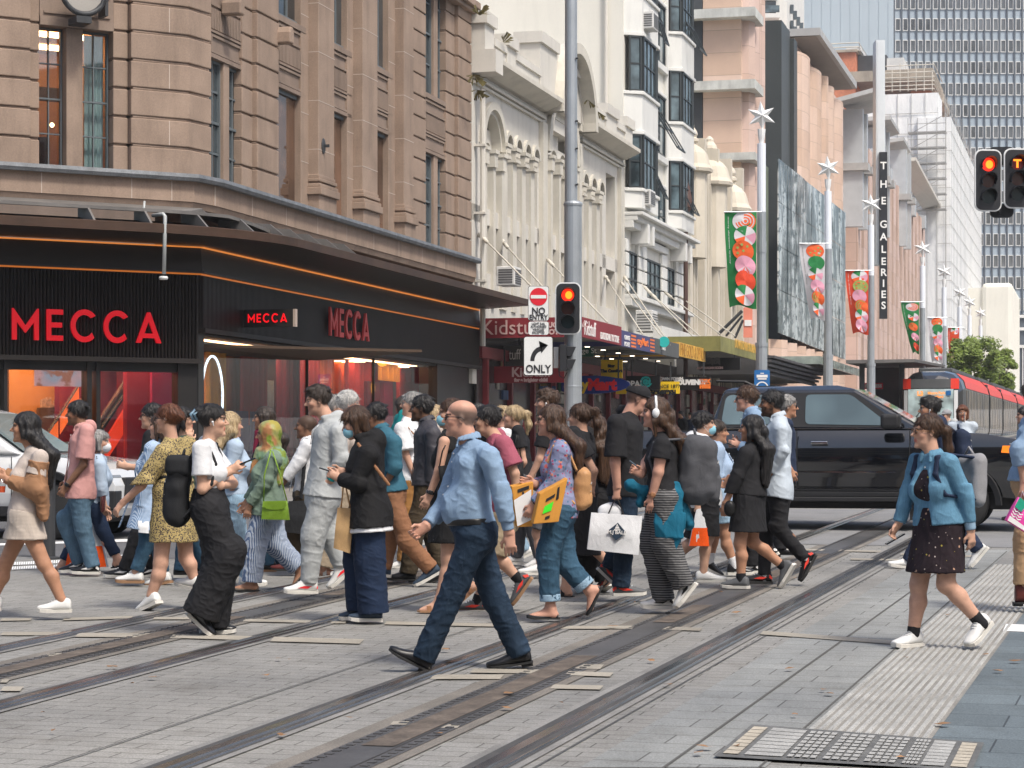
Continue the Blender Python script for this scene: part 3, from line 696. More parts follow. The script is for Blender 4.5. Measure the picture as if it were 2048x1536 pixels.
m_.box(sW0,sW1,-.5,-.04,z_w,zp_s-.092);m_.box(sW0,sW1,-.5,-.04,zg-.3,zg+.45)
for px in(625,757):m_.box(S(px),S(px)+.03,-.16,-.1,zg+.45,z_w)
m_.build('window_surround','dark_post',A)
g=fb(SF);g.box(sW0,sW1,-.14,-.13,zg+.45,z_w);g.build('shop_glazing',glass('shop_glass',(.88,.9,.9),.07,.01),A)
DW=thing('window_display','shop window display of orange and red drapes behind the side glazing, some added as reflections','display',SF.P(6,-1.5,zg))
m_=fb(SF);m_.box(sW0-.1,sW1+1,-3.0,-2.9,zg,z_w+.1);m_.build('back_wall','maroon_wall',DW)
m_=fb(SF);m_.box(sW0-.2,sW1+1,-2.9,-.2,z_w+.02,z_w+.08);m_.box(sW0-.2,sW1+1,-2.9,-.2,zg+.3,zg+.44);m_.build('display_floor','room_dark',DW)
def drape(px0,px1,d,m,py0=690,py1=960,fold=.09,nf=9,lean=0):
 m_=fb(SF);a,b=S(px0,d),S(px1,d);n=46;z1,z0=SF.z(py0,a,d),max(zg+.46,SF.z(py1,a,d));rows=6;vs=[];fs=[]
 for r in range(rows+1):
  for k in range(n+1):
   u=k/n;vs.append((a+(b-a)*u+lean*(r/rows),d+fold*math.sin(u*nf*6.28)*(1-.3*math.sin(u*17)),z1+(z0-z1)*r/rows))
 for r in range(rows):
  for k in range(n):q=r*(n+1)+k;fs.append((q,q+1,q+n+2,q+n+1))
 m_.add(vs,fs);return m_.build('drape',m,DW,smooth=True,keep=True)
mat('cloth_amber',(.80,.36,.05),.8,var=.15);mat('cloth_orange',(.72,.16,.035),.8,var=.15);mat('cloth_red',(.46,.025,.03),.75,var=.2);mat('cloth_white',(.62,.6,.6),.8);mat('cloth_purple',(.12,.05,.16),.7,var=.4)
drape(411,452,-.9,'cloth_amber',690,830,.12,3,.0);drape(440,484,-1.3,'cloth_orange',690,900);drape(480,535,-1.0,'cloth_red',690,850,.08,6);drape(530,548,-1.2,'cloth_white',760,900,.05,3);drape(552,600,-1.4,'maroon_wall',690,950);drape(600,640,-1.0,'cloth_red',690,950,.06,4);drape(640,690,-1.5,'cloth_orange',692,800,.1,5);drape(690,760,-1.2,'cloth_red',692,950,.08,7);drape(756,800,-1.0,'cloth_amber',692,760,.08,4);drape(796,880,-1.2,'cloth_red',690,950,.07,9)  # drapes of the far half are added in place of red reflections
drape(430,505,-1.0,'cloth_purple',820,950,.15,11)
m_=fb(SF)
for px in(500,560,640,700,790,850):s_=S(px,-1.2);m_.box(s_-.25,s_+.25,-1.6,-.9,z_w-.02,z_w+.01)
m_.box(sW0,sW1,-.75,-.55,z_w-.01,z_w+.01);m_.build_each('ceiling_fill_light','shop_fill_light',DW)  # ceiling panels and a long strip added to brighten the drapes
m_=fb(SF);s_=S(765,-.8);m_.ball((s_,-.8,SF.z(722,s_,-.8)),.14);m_.build('lantern',glow('lantern',(1,.35,.03),1.6),DW)
m_=fb(SF);s_,zc=S(425,-.5),SF.z(790,S(425),-.5);a_,b_=.52,.72
ring=[SF.P(s_,-.5,zc)+Vector((.16*math.cos(k*math.pi/20),.3*math.cos(k*math.pi/20),.78*math.sin(k*math.pi/20)))for k in range(41)]
m_=MB();m_.tube(ring,.022,6);m_.build('neon_hoop',glow('neon_white',(.75,.88,1),2.2),DW,smooth=True)
for px0,px1,m in((735,760,'maroon_wall'),(768,786,'magenta_panel'),(800,835,'cloth_red')):  # red boards added inside to stand for reflections on the glass
 m_=fb(SF);a=S(px0,-1.1);m_.box(a,S(px1,-1.1),-1.2,-1.1,zg+.45,SF.z(762,a,-1.1));m_.build('reflection_board',m,DW)
m_=fb(SF);s_=S(747,-1.08);zc=SF.z(776,s_,-1.08);m_.add([(s_+.17*math.cos(k*.3142),-1.09,zc+.17*math.sin(k*.3142))for k in range(20)],[list(range(20))]);m_.build('roundel',glow('roundel',(.9,.4,.03),.5),DW)
mat('cream',(.585,.56,.505),.8,var=.07,vs=.5,fine=.06,bump=.08,bs=50,streak=.14)
mat('cream_trim',(.56,.53,.46),.8,var=.08,vs=.8,fine=.06,streak=.16)
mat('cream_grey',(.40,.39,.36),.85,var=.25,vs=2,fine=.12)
mat('white_render',(.70,.68,.61),.8,var=.05,vs=.25,fine=.05,bump=.06,bs=40,streak=.07)
mat('white_wall',(.66,.66,.63),.75,var=.06,vs=.6,fine=.05,streak=.12)
mat('slot_glass',(.075,.07,.06),.5,var=.4,vs=1.2)
B=thing('arcade_building','cream building with a row of arched slots, balustrade and curved pediment','building',SF.P(27,0,gz(68)))
rb=1008
def zb(py,px=rb,d=0.):return SF.zp(px,py,d)
Z_cop,Z_bal0,Z_cor1,Z_cor0,Z_fr0,Z_spr,Z_cap0,Z_slot0,Z_l1,Z_l0=zb(106),zb(146),zb(160),zb(176),zb(202),zb(288),zb(318),zb(430),zb(462),zb(556)
b0,b1=S(945),S(1246)
m_=fb(SF);m_.box(b0,b1,-14,-.55,0,zb(96));m_.box(b0,b1,-.55,-.02,Z_fr0,Z_cor0);m_.box(b0,b1,-.55,0,3.5,Z_l0);m_.box(b0,b1,-.55,-.02,Z_l1,Z_slot0)
m_.build('wall','cream',B)
def arch_piece(mb,s0,s1,zs,zt,d0,d1,n=12):
 """wall piece over an opening: rectangle s0..s1 up to zt less a half circle springing at zs"""
 c,r=(s0+s1)/2,(s1-s0)/2
 arc=[(c-r*math.cos(math.pi*k/n),zs+r*math.sin(math.pi*k/n))for k in range(n+1)]
 for k in range(n):
  (x0,z0),(x1,z1)=arc[k],arc[k+1]
  mb.add([(x0,d0,z0),(x1,d0,z1),(x1,d0,zt),(x0,d0,zt),(x0,d1,z0),(x1,d1,z1),(x1,d1,zt),(x0,d1,zt)],[(4,5,6,7),(3,2,1,0),(0,1,5,4)])
def arch_ring(mb,c,r0,r1,zs,d0,d1,n=16):
 for k in range(n):
  a,b=math.pi*k/n,math.pi*(k+1)/n
  P=[(c-r*math.cos(t),d,zs+r*math.sin(t))for d in(d0,d1)for r in(r0,r1)for t in(a,b)]
  mb.add(P,[(4,5,7,6),(2,3,7,6),(0,4,5,1),(0,1,3,2)])
mw=fb(SF);mt_=fb(SF);mc2=fb(SF)
def small_arcade(px0,px1,n,mw,mt_):
 s0,s1=S(px0),S(px1);w=(s1-s0)/n
 for k in range(n):
  a,b=s0+w*k,s0+w*(k+1);op0,op1=a+w*.38,b-w*.02
  arch_piece(mw,op0,op1,Z_spr,Z_fr0+.0,-.55,-.02);mw.box(a,op0,-.55,-.02,Z_slot0,Z_fr0);mw.box(op1,b,-.55,-.02,Z_slot0,Z_fr0)
  arch_ring(mt_,(op0+op1)/2,(op1-op0)/2,(op1-op0)/2+.13,Z_spr,-.05,.07,12)
  mt_.box(a-.02,op0+.02,-.3,.05,Z_l0-.9,Z_cap0);
  mt_.box(a-.05,op0+.06,-.3,.16,Z_cap0,Z_cap0+.08);mt_.box(a-.03,op0+.04,-.3,.13,Z_cap0+.08,Z_spr-.1);mt_.box(a-.07,op0+.08,-.3,.18,Z_spr-.1,Z_spr)
  for j in range(3):mt_.ball((a+(op0-a)*(j+.5)/3,.13,(Z_cap0+Z_spr)/2),.05,.05,.11,6)
  window(SF,op0,op1,Z_slot0+.0,Z_slot0+(Z_cap0-Z_slot0)*.95,-.42,1,2,'slot_glass',.06,'cream_trim',B)
  window(SF,op0,op1,Z_l0,Z_l1,-.42,1,1,'slot_glass',.05,'cream_trim',B)
  mw.box(a,op0,-.55,-.03,Z_l0,Z_l1);mw.box(op1,b,-.55,-.03,Z_l0,Z_l1)
small_arcade(1004,1076,4,mw,mt_);small_arcade(1158,1206,3,mw,mt_)
def big_arch(px0,px1,zs,subs,mw,mt_,ring=.30):
 s0,s1=S(px0),S(px1);c,r=(s0+s1)/2,(s1-s0)/2
 arch_piece(mw,s0,s1,zs,max(Z_fr0,zs+r+.05),-.55,-.02,20);arch_ring(mt_,c,r,r+ring,zs,-.05,.12,24);arch_ring(mt_,c,r-.12,r,zs,-.3,.02,24)
 mw.box(s0,s1,-.55,-.28,zs-.1,zs+r*.98)if False else None
 ws=(s1-s0)/subs
 for k in range(subs):
  a=s0+ws*k;arch_piece(mw,a+.10,a+ws-.10,zs-.2,zs+(r*.55 if abs(k-(subs-1)/2)<1 else r*.2),-.5,-.25,10);mw.box(a,a+.10,-.5,-.25,zs-.3,zs+r*.2);mw.box(a+ws-.10,a+ws,-.5,-.25,zs-.3,zs+r*.2)
 for k in range(subs+1):
  a=s0+ws*k-.12;a=min(max(a,s0),s1-.24)
  mt_.box(a,a+.24,-.4,.08,Z_l0-.9,zs-.55);mt_.box(a-.05,a+.29,-.4,.13,zs-.55,zs-.18);mt_.box(a-.08,a+.32,-.4,.17,zs-.18,zs-.08)
 for k in range(subs):
  a=s0+ws*k+.14;window(SF,a,a+ws-.28,Z_slot0,zs-.7,-.42,1,2,'slot_glass',.06,'cream_trim',B);window(SF,a,a+ws-.28,Z_l0,Z_l1,-.42,1,1,'slot_glass',.05,'cream_trim',B)
 mw.box(s0,s1,-.55,-.35,Z_l1,Z_slot0)
big_arch(964,1003,zb(296,985),2,mw,mt_,.22)
mw.box(S(945),S(964),-.55,-.02,Z_l0,Z_fr0);mw.box(S(1003),S(1004.2),-.55,-.03,Z_l0,Z_fr0)
big_arch(1097,1150,zb(318,1122),3,mw,mt_,.35)
mw.box(S(1076),S(1097),-.55,-.02,Z_l0,Z_fr0);mw.box(S(1150),S(1158),-.55,-.02,Z_l0,Z_fr0)
mw.box(S(1206),S(1213),-.55,-.02,Z_l0,Z_fr0);mw.box(S(1231),b1,-.55,-.02,Z_l0,Z_fr0);mw.box(S(1213),S(1231),-.55,-.02,zb(350,1222),Z_fr0)
window(SF,S(1213),S(1231),Z_slot0,zb(350,1222),-.42,2,2,'slot_glass',.08,'cream_trim',B);window(SF,S(1213),S(1231),Z_l0,Z_l1,-.42,2,1,'slot_glass',.06,'cream_trim',B)
for px in(1079,1152,1236):mt_.box(S(px),S(px)+.55,-.3,.12,Z_l0-.9,Z_fr0)
mw.build('arcade_wall','cream',B);mt_.build('arcade_trim','cream_trim',B)
for a,b in((b0,S(1086)),(S(1160),b1)):
 m_=fb(SF)
 m_.box(a,b,-.3,.06,Z_fr0,Z_fr0+.07);m_.box(a,b,-.3,.10,Z_fr0+.12,Z_fr0+.2)
 m_.add([(x,y,z)for x in(a,b)for y,z in((-.3,Z_cor0),(.12,Z_cor0),(.62,Z_cor1),(.62,Z_cor1+.12),(-.3,Z_cor1+.2))],[(0,1,2,3,4),(9,8,7,6,5),(0,5,6,1),(1,6,7,2),(2,7,8,3),(3,8,9,4)])
 m_.build('cornice','cream_trim',B)
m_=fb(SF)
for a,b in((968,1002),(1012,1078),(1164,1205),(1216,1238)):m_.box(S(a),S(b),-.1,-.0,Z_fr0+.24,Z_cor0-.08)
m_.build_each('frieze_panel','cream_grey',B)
m_=fb(SF);pc,pr,pz=S(1124),(S(1160)-S(1088))/2,zb(246,1124)
arch_ring(m_,pc,pr-.32,pr,pz,-.3,.62,24);arch_ring(m_,pc,pr-.62,pr-.42,pz,-.3,.2,24)
n_=20;arc=[(pc-(pr-.3)*math.cos(math.pi*k/n_),pz+(pr-.3)*math.sin(math.pi*k/n_))for k in range(n_+1)]
m_.prism_xz(arc,-.5,.0);m_.build('pediment','cream_trim',B)
m_=fb(SF);mp=fb(SF)
def parapet(px0,px1,n):
 s0,s1=S(px0),S(px1);w=(s1-s0)/n;z0,z1=Z_cor1+.2,Z_cop
 m_.box(s0,s1,-.2,.30,z0,z0+.35);m_.box(s0,s1,-.25,.36,z1-.2,z1)
 for k in range(n):
  a=s0+w*k;r=w*.30;zs=z1-.42-r
  arch_piece(m_,a+w*.2,a+w*.8,zs,z1-.2,-.1,.22,8);m_.box(a,a+w*.2,-.1,.22,z0+.35,z1-.2);m_.box(a+w*.8,a+w,-.1,.22,z0+.35,z1-.2)
  m_.box(a-w*.12,a+w*.12,-.1,.27,z0+.35,zs);m_.box(a-w*.17,a+w*.17,-.1,.31,zs-.06,zs+.06)
parapet(965,990,2);parapet(1008,1060,7);parapet(1158,1194,7);parapet(1214,1232,2)
for a,b,t in((945,964,.55),(990,1008,.35),(1058,1092,1.1),(1192,1214,.35),(1231,1246,.35)):
 m_.box(S(a),S(b),-.4,.34,Z_cor1+.2,Z_cop+t);m_.box(S(a)-.08,S(b)+.08,-.45,.42,Z_cop+t-.32,Z_cop+t)
m_.box(S(1092),S(1128),-.4,.2,Z_cor1,Z_cop+.75);m_.box(S(1090),S(1158),-.3,.3,Z_cop+.6,Z_cop+.82);m_.box(S(1128),S(1158),-.4,.2,Z_cor1,Z_cop+.6)
m_.build('parapet','cream',B)
m_=fb(SF);m_.box(b0,b1,-1.6,-1.3,zb(96)-.1,zb(62));m_.build('roof_wall','white_wall',B)
m_=fb(SF);s0=S(951);m_.tube([(s0,.2,Z_cor0-.5),(s0,.2,4.5)],.075,8);m_.box(s0-.35,s0+.4,-.2,.65,Z_cor0-.1,Z_cor0+.5)
for z in(6.2,8,9.8):m_.box(s0-.1,s0+.1,-.1,.29,z,z+.06)
m_.build('downpipe','cream',B)
rl=random.Random(4);mat('weed',(.12,.10,.035),.8,var=.5,vs=6)
for(px,py,n)in((958,30,30),(948,150,26),(1007,85,14),(955,180,22),(1195,222,12),(1177,200,12)):
 m_=fb(SF);s0=S(px,.4);z=SF.z(py,s0,.4)
 for k in range(n):
  dx,dy,dz=rl.uniform(-.3,.3),rl.uniform(-.12,.2),rl.uniform(.03,.3)*(1 if py<120 else-1);w=.008
  m_.add([(s0+dx*.3-w,.4,z),(s0+dx*.3+w,.4,z),(s0+dx*.8+w,.4+dy,z+dz),(s0+dx,.4+dy*1.5,z+dz*.8)],[(0,1,2,3)])
 m_.build('weed_tuft','weed',B)
CW=thing('white_building','tall white rendered building with bay windows and a blank side wall','building',SF.P(42,0,gz(82)))
c0,c1=S(1247),S(1366)
def zc(py,px=1270):return SF.zp(px,py)
m_=fb(SF);m_.box(c0,c1,-26,-.02,0,zc(-330));m_.build('wall','white_render',CW)
m_=fb(SF);m_.tube([(c0-.1,-.6,30),(c0-.1,-.6,zc(235))],.07,8);m_.build('downpipe','cream',CW)
bayz=[(zc(88),zc(196)),(zc(281),zc(386))];dz_=(zc(88)-zc(281));bayz.insert(0,(bayz[0][0]+dz_,bayz[0][1]+dz_));bayz.insert(0,(bayz[0][0]+dz_,bayz[0][1]+dz_));dz_=abs(dz_)
def cant(mb,s0,s1,z0,z1,d=.55,k=.42):
 mb.prism([(s0,-.05),(s0+k,d),(s1-k,d),(s1,-.05)],z0,z1)
z_bay0=zc(425);ztop=zc(-200)
wa,wb,wc=(S(1249),S(1291)),(S(1291),S(1331)),(S(1331),S(1364.5))
m_=fb(SF)
for s0,s1 in(wa,wc):
 zz=z_bay0
 for t,b in sorted(bayz,key=lambda q:q[0]):
  cant(m_,s0,s1,zz,b-.12);cant(m_,s0-.06,s1+.06,b-.12,b,.62);cant(m_,s0-.05,s1+.05,t+.0,t+.14,.62);zz=t+.14
 cant(m_,s0,s1,zz,ztop+5)
s0,s1=wb
for t,b in bayz:m_.box(s0+.2,s1-.2,-.02,.16,b-1.75,b-1.5);m_.box(s0+.25,s1-.25,-.02,.1,t-1.15,t-1.02);
m_.box(s0+.0,s0+.25,-.02,.12,z_bay0,ztop);m_.box(s1-.25,s1,-.02,.12,z_bay0,ztop)
m_.build('bay_wall','white_wall',CW,bevel=.02)
mat('steel_black',(.035,.042,.045),.45,var=.1)
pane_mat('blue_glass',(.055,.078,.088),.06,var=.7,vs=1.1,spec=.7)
def slantwin(s0,d0,s1,d1,z0,z1,nx,nz):
 """window between two plan points"""
 v=Vector((s1-s0,d1-d0));l=v.length;v/=l;M=SF.M@Matrix(((v.x,-v.y,0,s0),(v.y,v.x,0,d0),(0,0,1,0),(0,0,0,1)))
 class Fr:pass
 fr=Fr();fr.M=M;return window(fr,0,l,z0,z1,0,nx,nz,'blue_glass',.06,'steel_black',CW)
for s0,s1 in(wa,wc):
 for t,b in bayz:
  w_=s1-s0;slantwin(s0+.10,.13,s0+.40,.515,b,t,1,2);slantwin(s0+.46,.56,s0+w_*.70,.56,b,t,3,2);slantwin(s1-.38,.50,s1-.06,.08,b,t,1,2)
for t,b in bayz:window(SF,wb[0]+.35,wb[1]-.35,b-1.45,t-1.15,.02,3,2,'blue_glass',.06,'steel_black',CW)
mo=fb(SF)
cas_=((wb[0]+.9,bayz[2][1]-1.4,bayz[2][1]+.1,.9,1.7),(wc[0]+1.2,bayz[1][1]-.5,bayz[1][1]+1.5,1.0,1.7),(wc[0]+1.2,bayz[3][1]+.0,bayz[3][1]+1.6,.8,1.2),(wa[1]-.5,bayz[3][1],bayz[3][1]+1.5,.7,.8),(wb[0]+.6,bayz[1][1]-1.0,bayz[1][1]+.6,.5,.9))
for s0,z0,z1,dd,w in cas_:
 mo=fb(SF)
 a=(s0,.55,z1);
 for u0,u1 in((0,.06),(w-.06,w),(w*.5-.02,w*.5+.02)):
  mo.add([(s0+u,d,z)for u in(u0,u1)for d,z in((.06,z1),(.06+dd,z0),(.11+dd,z0),(.12,z1))],[(0,1,2,3),(7,6,5,4),(0,4,5,1),(1,5,6,2),(2,6,7,3)])
 for f in(0,.5,1):
  d,z=.06+dd*f,z1+(z0-z1)*f;mo.box(s0,s0+w,d,d+.05,z-.03,z+.03)
 mo.build('open_casement','steel_black',CW)
m_=MB();spread(SF,m_,'ALEX HOUSE',1292,1316,256,292,.14,.03,.05);m_.build('name_letters','steel_black',CW)
m_=fb(SF);zc0=zc(452,1270);zs_=zc(590,1270)
m_.box(c0,c1,-.02,.5,zc0,zc0+.18);m_.box(c0,c1,-.02,.35,zc0-.25,zc0);m_.box(c0-.02,c1+.05,-.02,.7,zc0+.18,zc0+.30);m_.box(c0,c1,-.02,.3,zs_-.5,zs_-.25);m_.box(c0,c1,-.02,.45,zs_-.25,zs_-.1)
for px in(1265,1275,1343,1353):m_.box(S(px)-.18,S(px)+.18,-.02,.6,zc0-.7,zc0-.0)
for px0,px1 in((1247,1252),(1271,1279),(1279.5,1288),(1319,1329),(1347,1365)):
 z=zs_
 while z<zc0-.9:m_.box(S(px0),S(px1),-.02,.12,z,z+.42);z+=.47
m_.build('lower_cornice','white_wall',CW,bevel=.02)
for px0,px1 in((1253,1270),(1290,1317),(1331,1345)):window(SF,S(px0),S(px1),zs_,zc0-1.0,.03,3 if px0==1290 else 2,3,'blue_glass',.07,'steel_black',CW)
mat('ac_white',(.62,.62,.6),.5,var=.08);mat('ac_grille',(.10,.10,.10),.6)
def ac(px,py,d,w,h,dep,lab,grp=None):
 s0=S(px,d);z=SF.z(py,s0,d);t=thing('air_conditioner',lab,'air conditioner',SF.P(s0,d,z),grp)
 m_=fb(SF);m_.box(s0-w/2,s0+w/2,d-dep,d,z,z+h);m_.build('casing','ac_white',t,bevel=.02)
 m_=fb(SF)
 for k in range(7):m_.box(s0-w/2+.05,s0+w/2-.05,d,d+.012,z+h*(.1+.115*k),z+h*(.1+.115*k)+.035)
 for k in range(6):m_.box(s0-w/2-.012,s0-w/2,d-dep+.06,d-.06,z+h*(.12+.13*k),z+h*(.12+.13*k)+.04)
 m_.build('grille','ac_grille',t)
ac(1312,60,.9,.9,.6,.8,'white window air conditioner beneath the upper open casement of the white building')
ac(1306,412,.75,.9,.55,.75,'white window air conditioner on a bracket below the first row of bay windows')
ac(1310,664,.9,1.0,.75,.6,'white twin fan condenser standing on the shop awning under the white building')
ac(1036,572,1.2,.7,.5,.5,'grey condenser unit above the awning of the cream arcade, beside the sandstone corner')
D_=thing('finial_building','cream ribbed building topped with three onion shaped stone finials','building',SF.P(56,0,gz(96)))
mat('ivory',(.58,.53,.44),.8,var=.08,vs=.7,fine=.06,streak=.14)
d0_,d1_=S(1368),S(1482)
m_=fb(SF);m_.box(d0_,d1_,-14,-.3,0,SF.zp(1400,345));m_.build('wall','ivory',D_)
m_=fb(SF);k=0;rl=random.Random(2)
zr=SF.zp(1400,322);nrib=26
for k in range(nrib):
 a=d0_+(d1_-d0_)*k/nrib;w=(d1_-d0_)/nrib;main=k%6==0
 m_.box(a,a+w*(.75 if main else .42),-.3,.25 if main else .02,4.5,zr+(.9 if main else rl.uniform(-.3,.1)))
 if not main:m_.add([(a,-.3,zr),(a+w*.42,-.3,zr),(a+w*.42,.02,zr),(a,.02,zr),(a+w*.21,-.14,zr+.6)],[(0,1,4),(1,2,4),(2,3,4),(3,0,4)])
for z in(6.5,9.2):m_.box(d0_,d1_,-.3,-.05,z,z+.25)
m_.build('ribs','ivory',D_)
for k in range(8):
 a=d0_+1.5+(d1_-d0_-2)*k/8;window(SF,a,a+.7,9.6,12.4,-.22,1,2,'slot_glass',.08,'ivory',D_);window(SF,a,a+.7,6.8,9.0,-.22,1,2,'slot_glass',.08,'ivory',D_)
for px,py0,py1,r in((1389,242,345,.92),(1428,272,372,.98),(1464,320,425,1.05)):
 s0=S(px,.0);z1=SF.z(py0,s0);zb0=SF.z(py1,s0);h=z1-zb0;p=SF.P(s0,-.2,zb0);m_=MB()
 prof=[(.78,-3.5),(.78,-.02*h),(1.02,0),(1.05,.06*h),(.93,.14*h),(.86,.25*h),(.78,.36*h),(.6,.46*h),(.34,.53*h),(.30,.57*h),(.42,.60*h),(.42,.65*h),(.30,.68*h),(.36,.74*h),(.33,.8*h),(.2,.88*h),(.2,.93*h),(.05,h),(0,h)]
 m_.lathe([(q*r,z)for q,z in prof],p,10);m_.build('finial','ivory',D_,smooth=False)
m_=fb(SF);s0=S(1374,.5);m_.tube([(s0,.45,SF.z(395,s0)),(s0,.45,4.5)],.09,8);m_.lathe([(.05,1.2),(.25,.1),(.25,-.2),(.1,-.5)],(s0,.45,SF.z(405,s0)),8);m_.build('downpipe',mat('brown_pipe',(.09,.05,.04),.6),D_)
T_=thing('terracotta_building','peach sandstone clad block with projecting grey concrete floor slabs','building',SF.P(75,0,gz(112)))
def clad(name,c,rows):
 m,t,b=nt(name);v=coords(t);br=N(t,'ShaderNodeTexBrick',offset=0.,i_Scale=1.,i_Mortar_Size=.012,i_Mortar_Smooth=.1,i_Bias=0.,i_Brick_Width=rows[0],i_Row_Height=rows[1])
 sx=N(t,'ShaderNodeSeparateXYZ');cb=N(t,'ShaderNodeCombineXYZ');ad=N(t,'ShaderNodeMath',operation='ADD');L(t,v,sx.inputs[0]);L(t,sx.outputs[0],ad.inputs[0]);L(t,sx.outputs[1],ad.inputs[1]);L(t,ad.outputs[0],cb.inputs[0]);L(t,sx.outputs[2],cb.inputs[1]);L(t,cb.outputs[0],br.inputs['Vector'])
 br.inputs['Color1'].default_value=rgba(tuple(x*f for x,f in zip(c,(.92,.88,.85))));br.inputs['Color2'].default_value=rgba(tuple(x*f for x,f in zip(c,(1.1,1.12,1.18))));br.inputs['Mortar'].default_value=rgba(tuple(x*.62 for x in c))
 n2=noise(t,v,.7,5);L(t,mixc(t,1.,br.outputs['Color'],ramp(t,n2,.3,.7,(.92,.9,.9),(1.06,1.05,1.04)),'MULTIPLY'),b.inputs['Base Color']);b.inputs['Roughness'].default_value=.75;MATS[name]=m;return m
clad('peach_clad',(.60,.45,.35),(1.9,1.05));clad('pink_clad',(.53,.40,.335),(1.6,1.3));mat('slab_grey',(.52,.53,.50),.8,var=.2,vs=1.2,fine=.12,streak=.3)
def PF(px,Y):return Frame(px,Y,14.6)
YE=106.0
ET=Frame(1406,YE,14.6)
def nS(px):
 k=(px-CX)/F;return(k*ET.o.y-ET.o.x)/(ET.n.x-k*ET.n.y)
dR=nS(1482);
sT=ET.s(1524,dR);mf=fb(ET);mf.box(0,sT,0,dR,2,34);mf.build('clad_wall','peach_clad',T_)
mf=fb(ET);mf.box(-.3,sT,-8,-.6,2,36);mf.build('core_wall','white_wall',T_)
ms=fb(ET)
for py0,py1 in((24,42),(167,185),(311,326)):
 z0,z1=ET.z(py1,0),ET.z(py0,0);ms.box(-.7,ET.s(1527,dR+.75),-2.0,dR+.75,z0,z1)
ms.build_each('floor_slab','slab_grey',T_)
md=fb(ET);md.box(-.05,2,-1.4,-.02,2,34);md.build('shadow_gap',mat('gap_dark',(.05,.055,.06),.5),T_)
mr=fb(ET)
for p0,p1 in((1497,1506),(1508,1516),(1518,1526)):
 q0,q1=ET.s(p0,dR+.3),ET.s(p1,dR+.3);w=q1-q0;mr.prism([(q0,dR-.1),(q0+w*.1,dR+.3),(q0+w*.5,dR+.5),(q0+w*.9,dR+.3),(q1,dR-.1)],2,ET.z(330,0)+20)
mr.build_each('half_column','pink_clad',T_)
mp_=fb(ET);mp_.tube([(-.35,-1.7,2),(-.35,-1.7,34)],.1,8);mp_.build('downpipe','slab_grey',T_)
FN=thing('dark_fin_block','dark charcoal stone fins rising beside the peach half columns','building',SF.P(86,0,gz(125)))
FF=Frame(1526,124,14.6);mf=fb(FF)
mat('charcoal',(.055,.062,.062),.45,var=.12,vs=.4,fine=.12,fs=20)
def fS(px,d=0.):return FF.s(px,d)
def d_of(fr,s,px):
 k=(px-CX)/F;return(k*(fr.o.y+fr.u.y*s)-(fr.o.x+fr.u.x*s))/(fr.n.x-k*fr.n.y)
for a,b,px,py in((0,2,1563,40),(2.2,3.6,1573,54),(3.8,5.2,1588,76)):
 mf=fb(FF);mf.box(a,b,-3,d_of(FF,a,px),2,FF.z(py,a,d_of(FF,a,px)));mf.build('stone_fin','charcoal',FN)
GA=thing('gallery_building','long peach shopping arcade with grey wing canopies along its upper floor','building',SF.P(110,0,gz(150)))
GF=Frame(1588,132,14.6)
mg=fb(GF);mg.box(0,90,-20,0,2,GF.z(150,0));mg.build('wall','pink_clad',GA)
zt0=GF.z(108,0);ss=0.
GF2=GF
mcx=[]
for px0,px1,py in((1588,1613,108),(1613,1635.5,138),(1637,1644,152),(1646,1658,172),(1661,1678,200)):
 s0=GF.s(px0,.5);w=GF.s(px1,.5)-s0;
 m_=fb(GF);m_.prism([(s0,0)]+[(s0+w*.5-w*.5*math.cos(R(a)),1.0*math.sin(R(a)))for a in range(15,180,15)]+[(s0+w,0)],2,GF.z(py,s0+w*.3,.9));m_.build('half_column','peach_clad',GA)
mat('soffit_grey',(.30,.275,.25),.7,var=.08);mat('wing_grey',(.42,.42,.41),.55,metal=.1,var=.1);mat('panel_grey',(.46,.49,.51),.5,metal=.1,var=.08)
sA,sB=-.5,0;dF=d_of(GF,sA,1632);sB=GF.s(1706,dF);zf1,zf0=GF.z(56,sA,dF),GF.z(72,sA,dF);zf0-=.0
zw=GF.z(100,0,0)
m_=fb(GF);m_.add([(sA,-4,zf0-.1),(sB,-4,zf0-.1),(sB,dF,zf0),(sA,dF,zf0)],[(0,1,2,3)]);m_.build('roof_soffit','soffit_grey',GA,keep=True)
m_=fb(GF);m_.box(sA-.1,sB,-4,dF+.25,zf0+.03,zf1);m_.box(sA-.05,sB,-4,dF+.05,zf0-.35,zf0+.03)if False else None;m_.build('roof_fascia','wing_grey',GA)
m_=fb(GF);m_.box(0,GF.s(1690),-18,-.05,2,zf0-.12);m_.build('wall','pink_clad',GA)
def wing_quad(nl,nr,fr_,fl_,m,dY=9.,th=.3):
 """one canopy plate: near edge and far edge given in px, at the depth where the facade shows at the near left corner"""
 Y1=GF.Y(GF.s(nl[0],0));P=[W(nl[0],nl[1],Y1),W(nr[0],nr[1],Y1),W(fr_[0],fr_[1],Y1+dY),W(fl_[0],fl_[1],Y1+dY)];mb=MB()
 mb.add([tuple(p)for p in P]+[tuple(p+Vector((0,0,th)))for p in P],[(0,1,2,3),(7,6,5,4),(0,4,5,1),(1,5,6,2),(2,6,7,3),(3,7,4,0)]);mb.build('wing_canopy',m,GA);return Y1
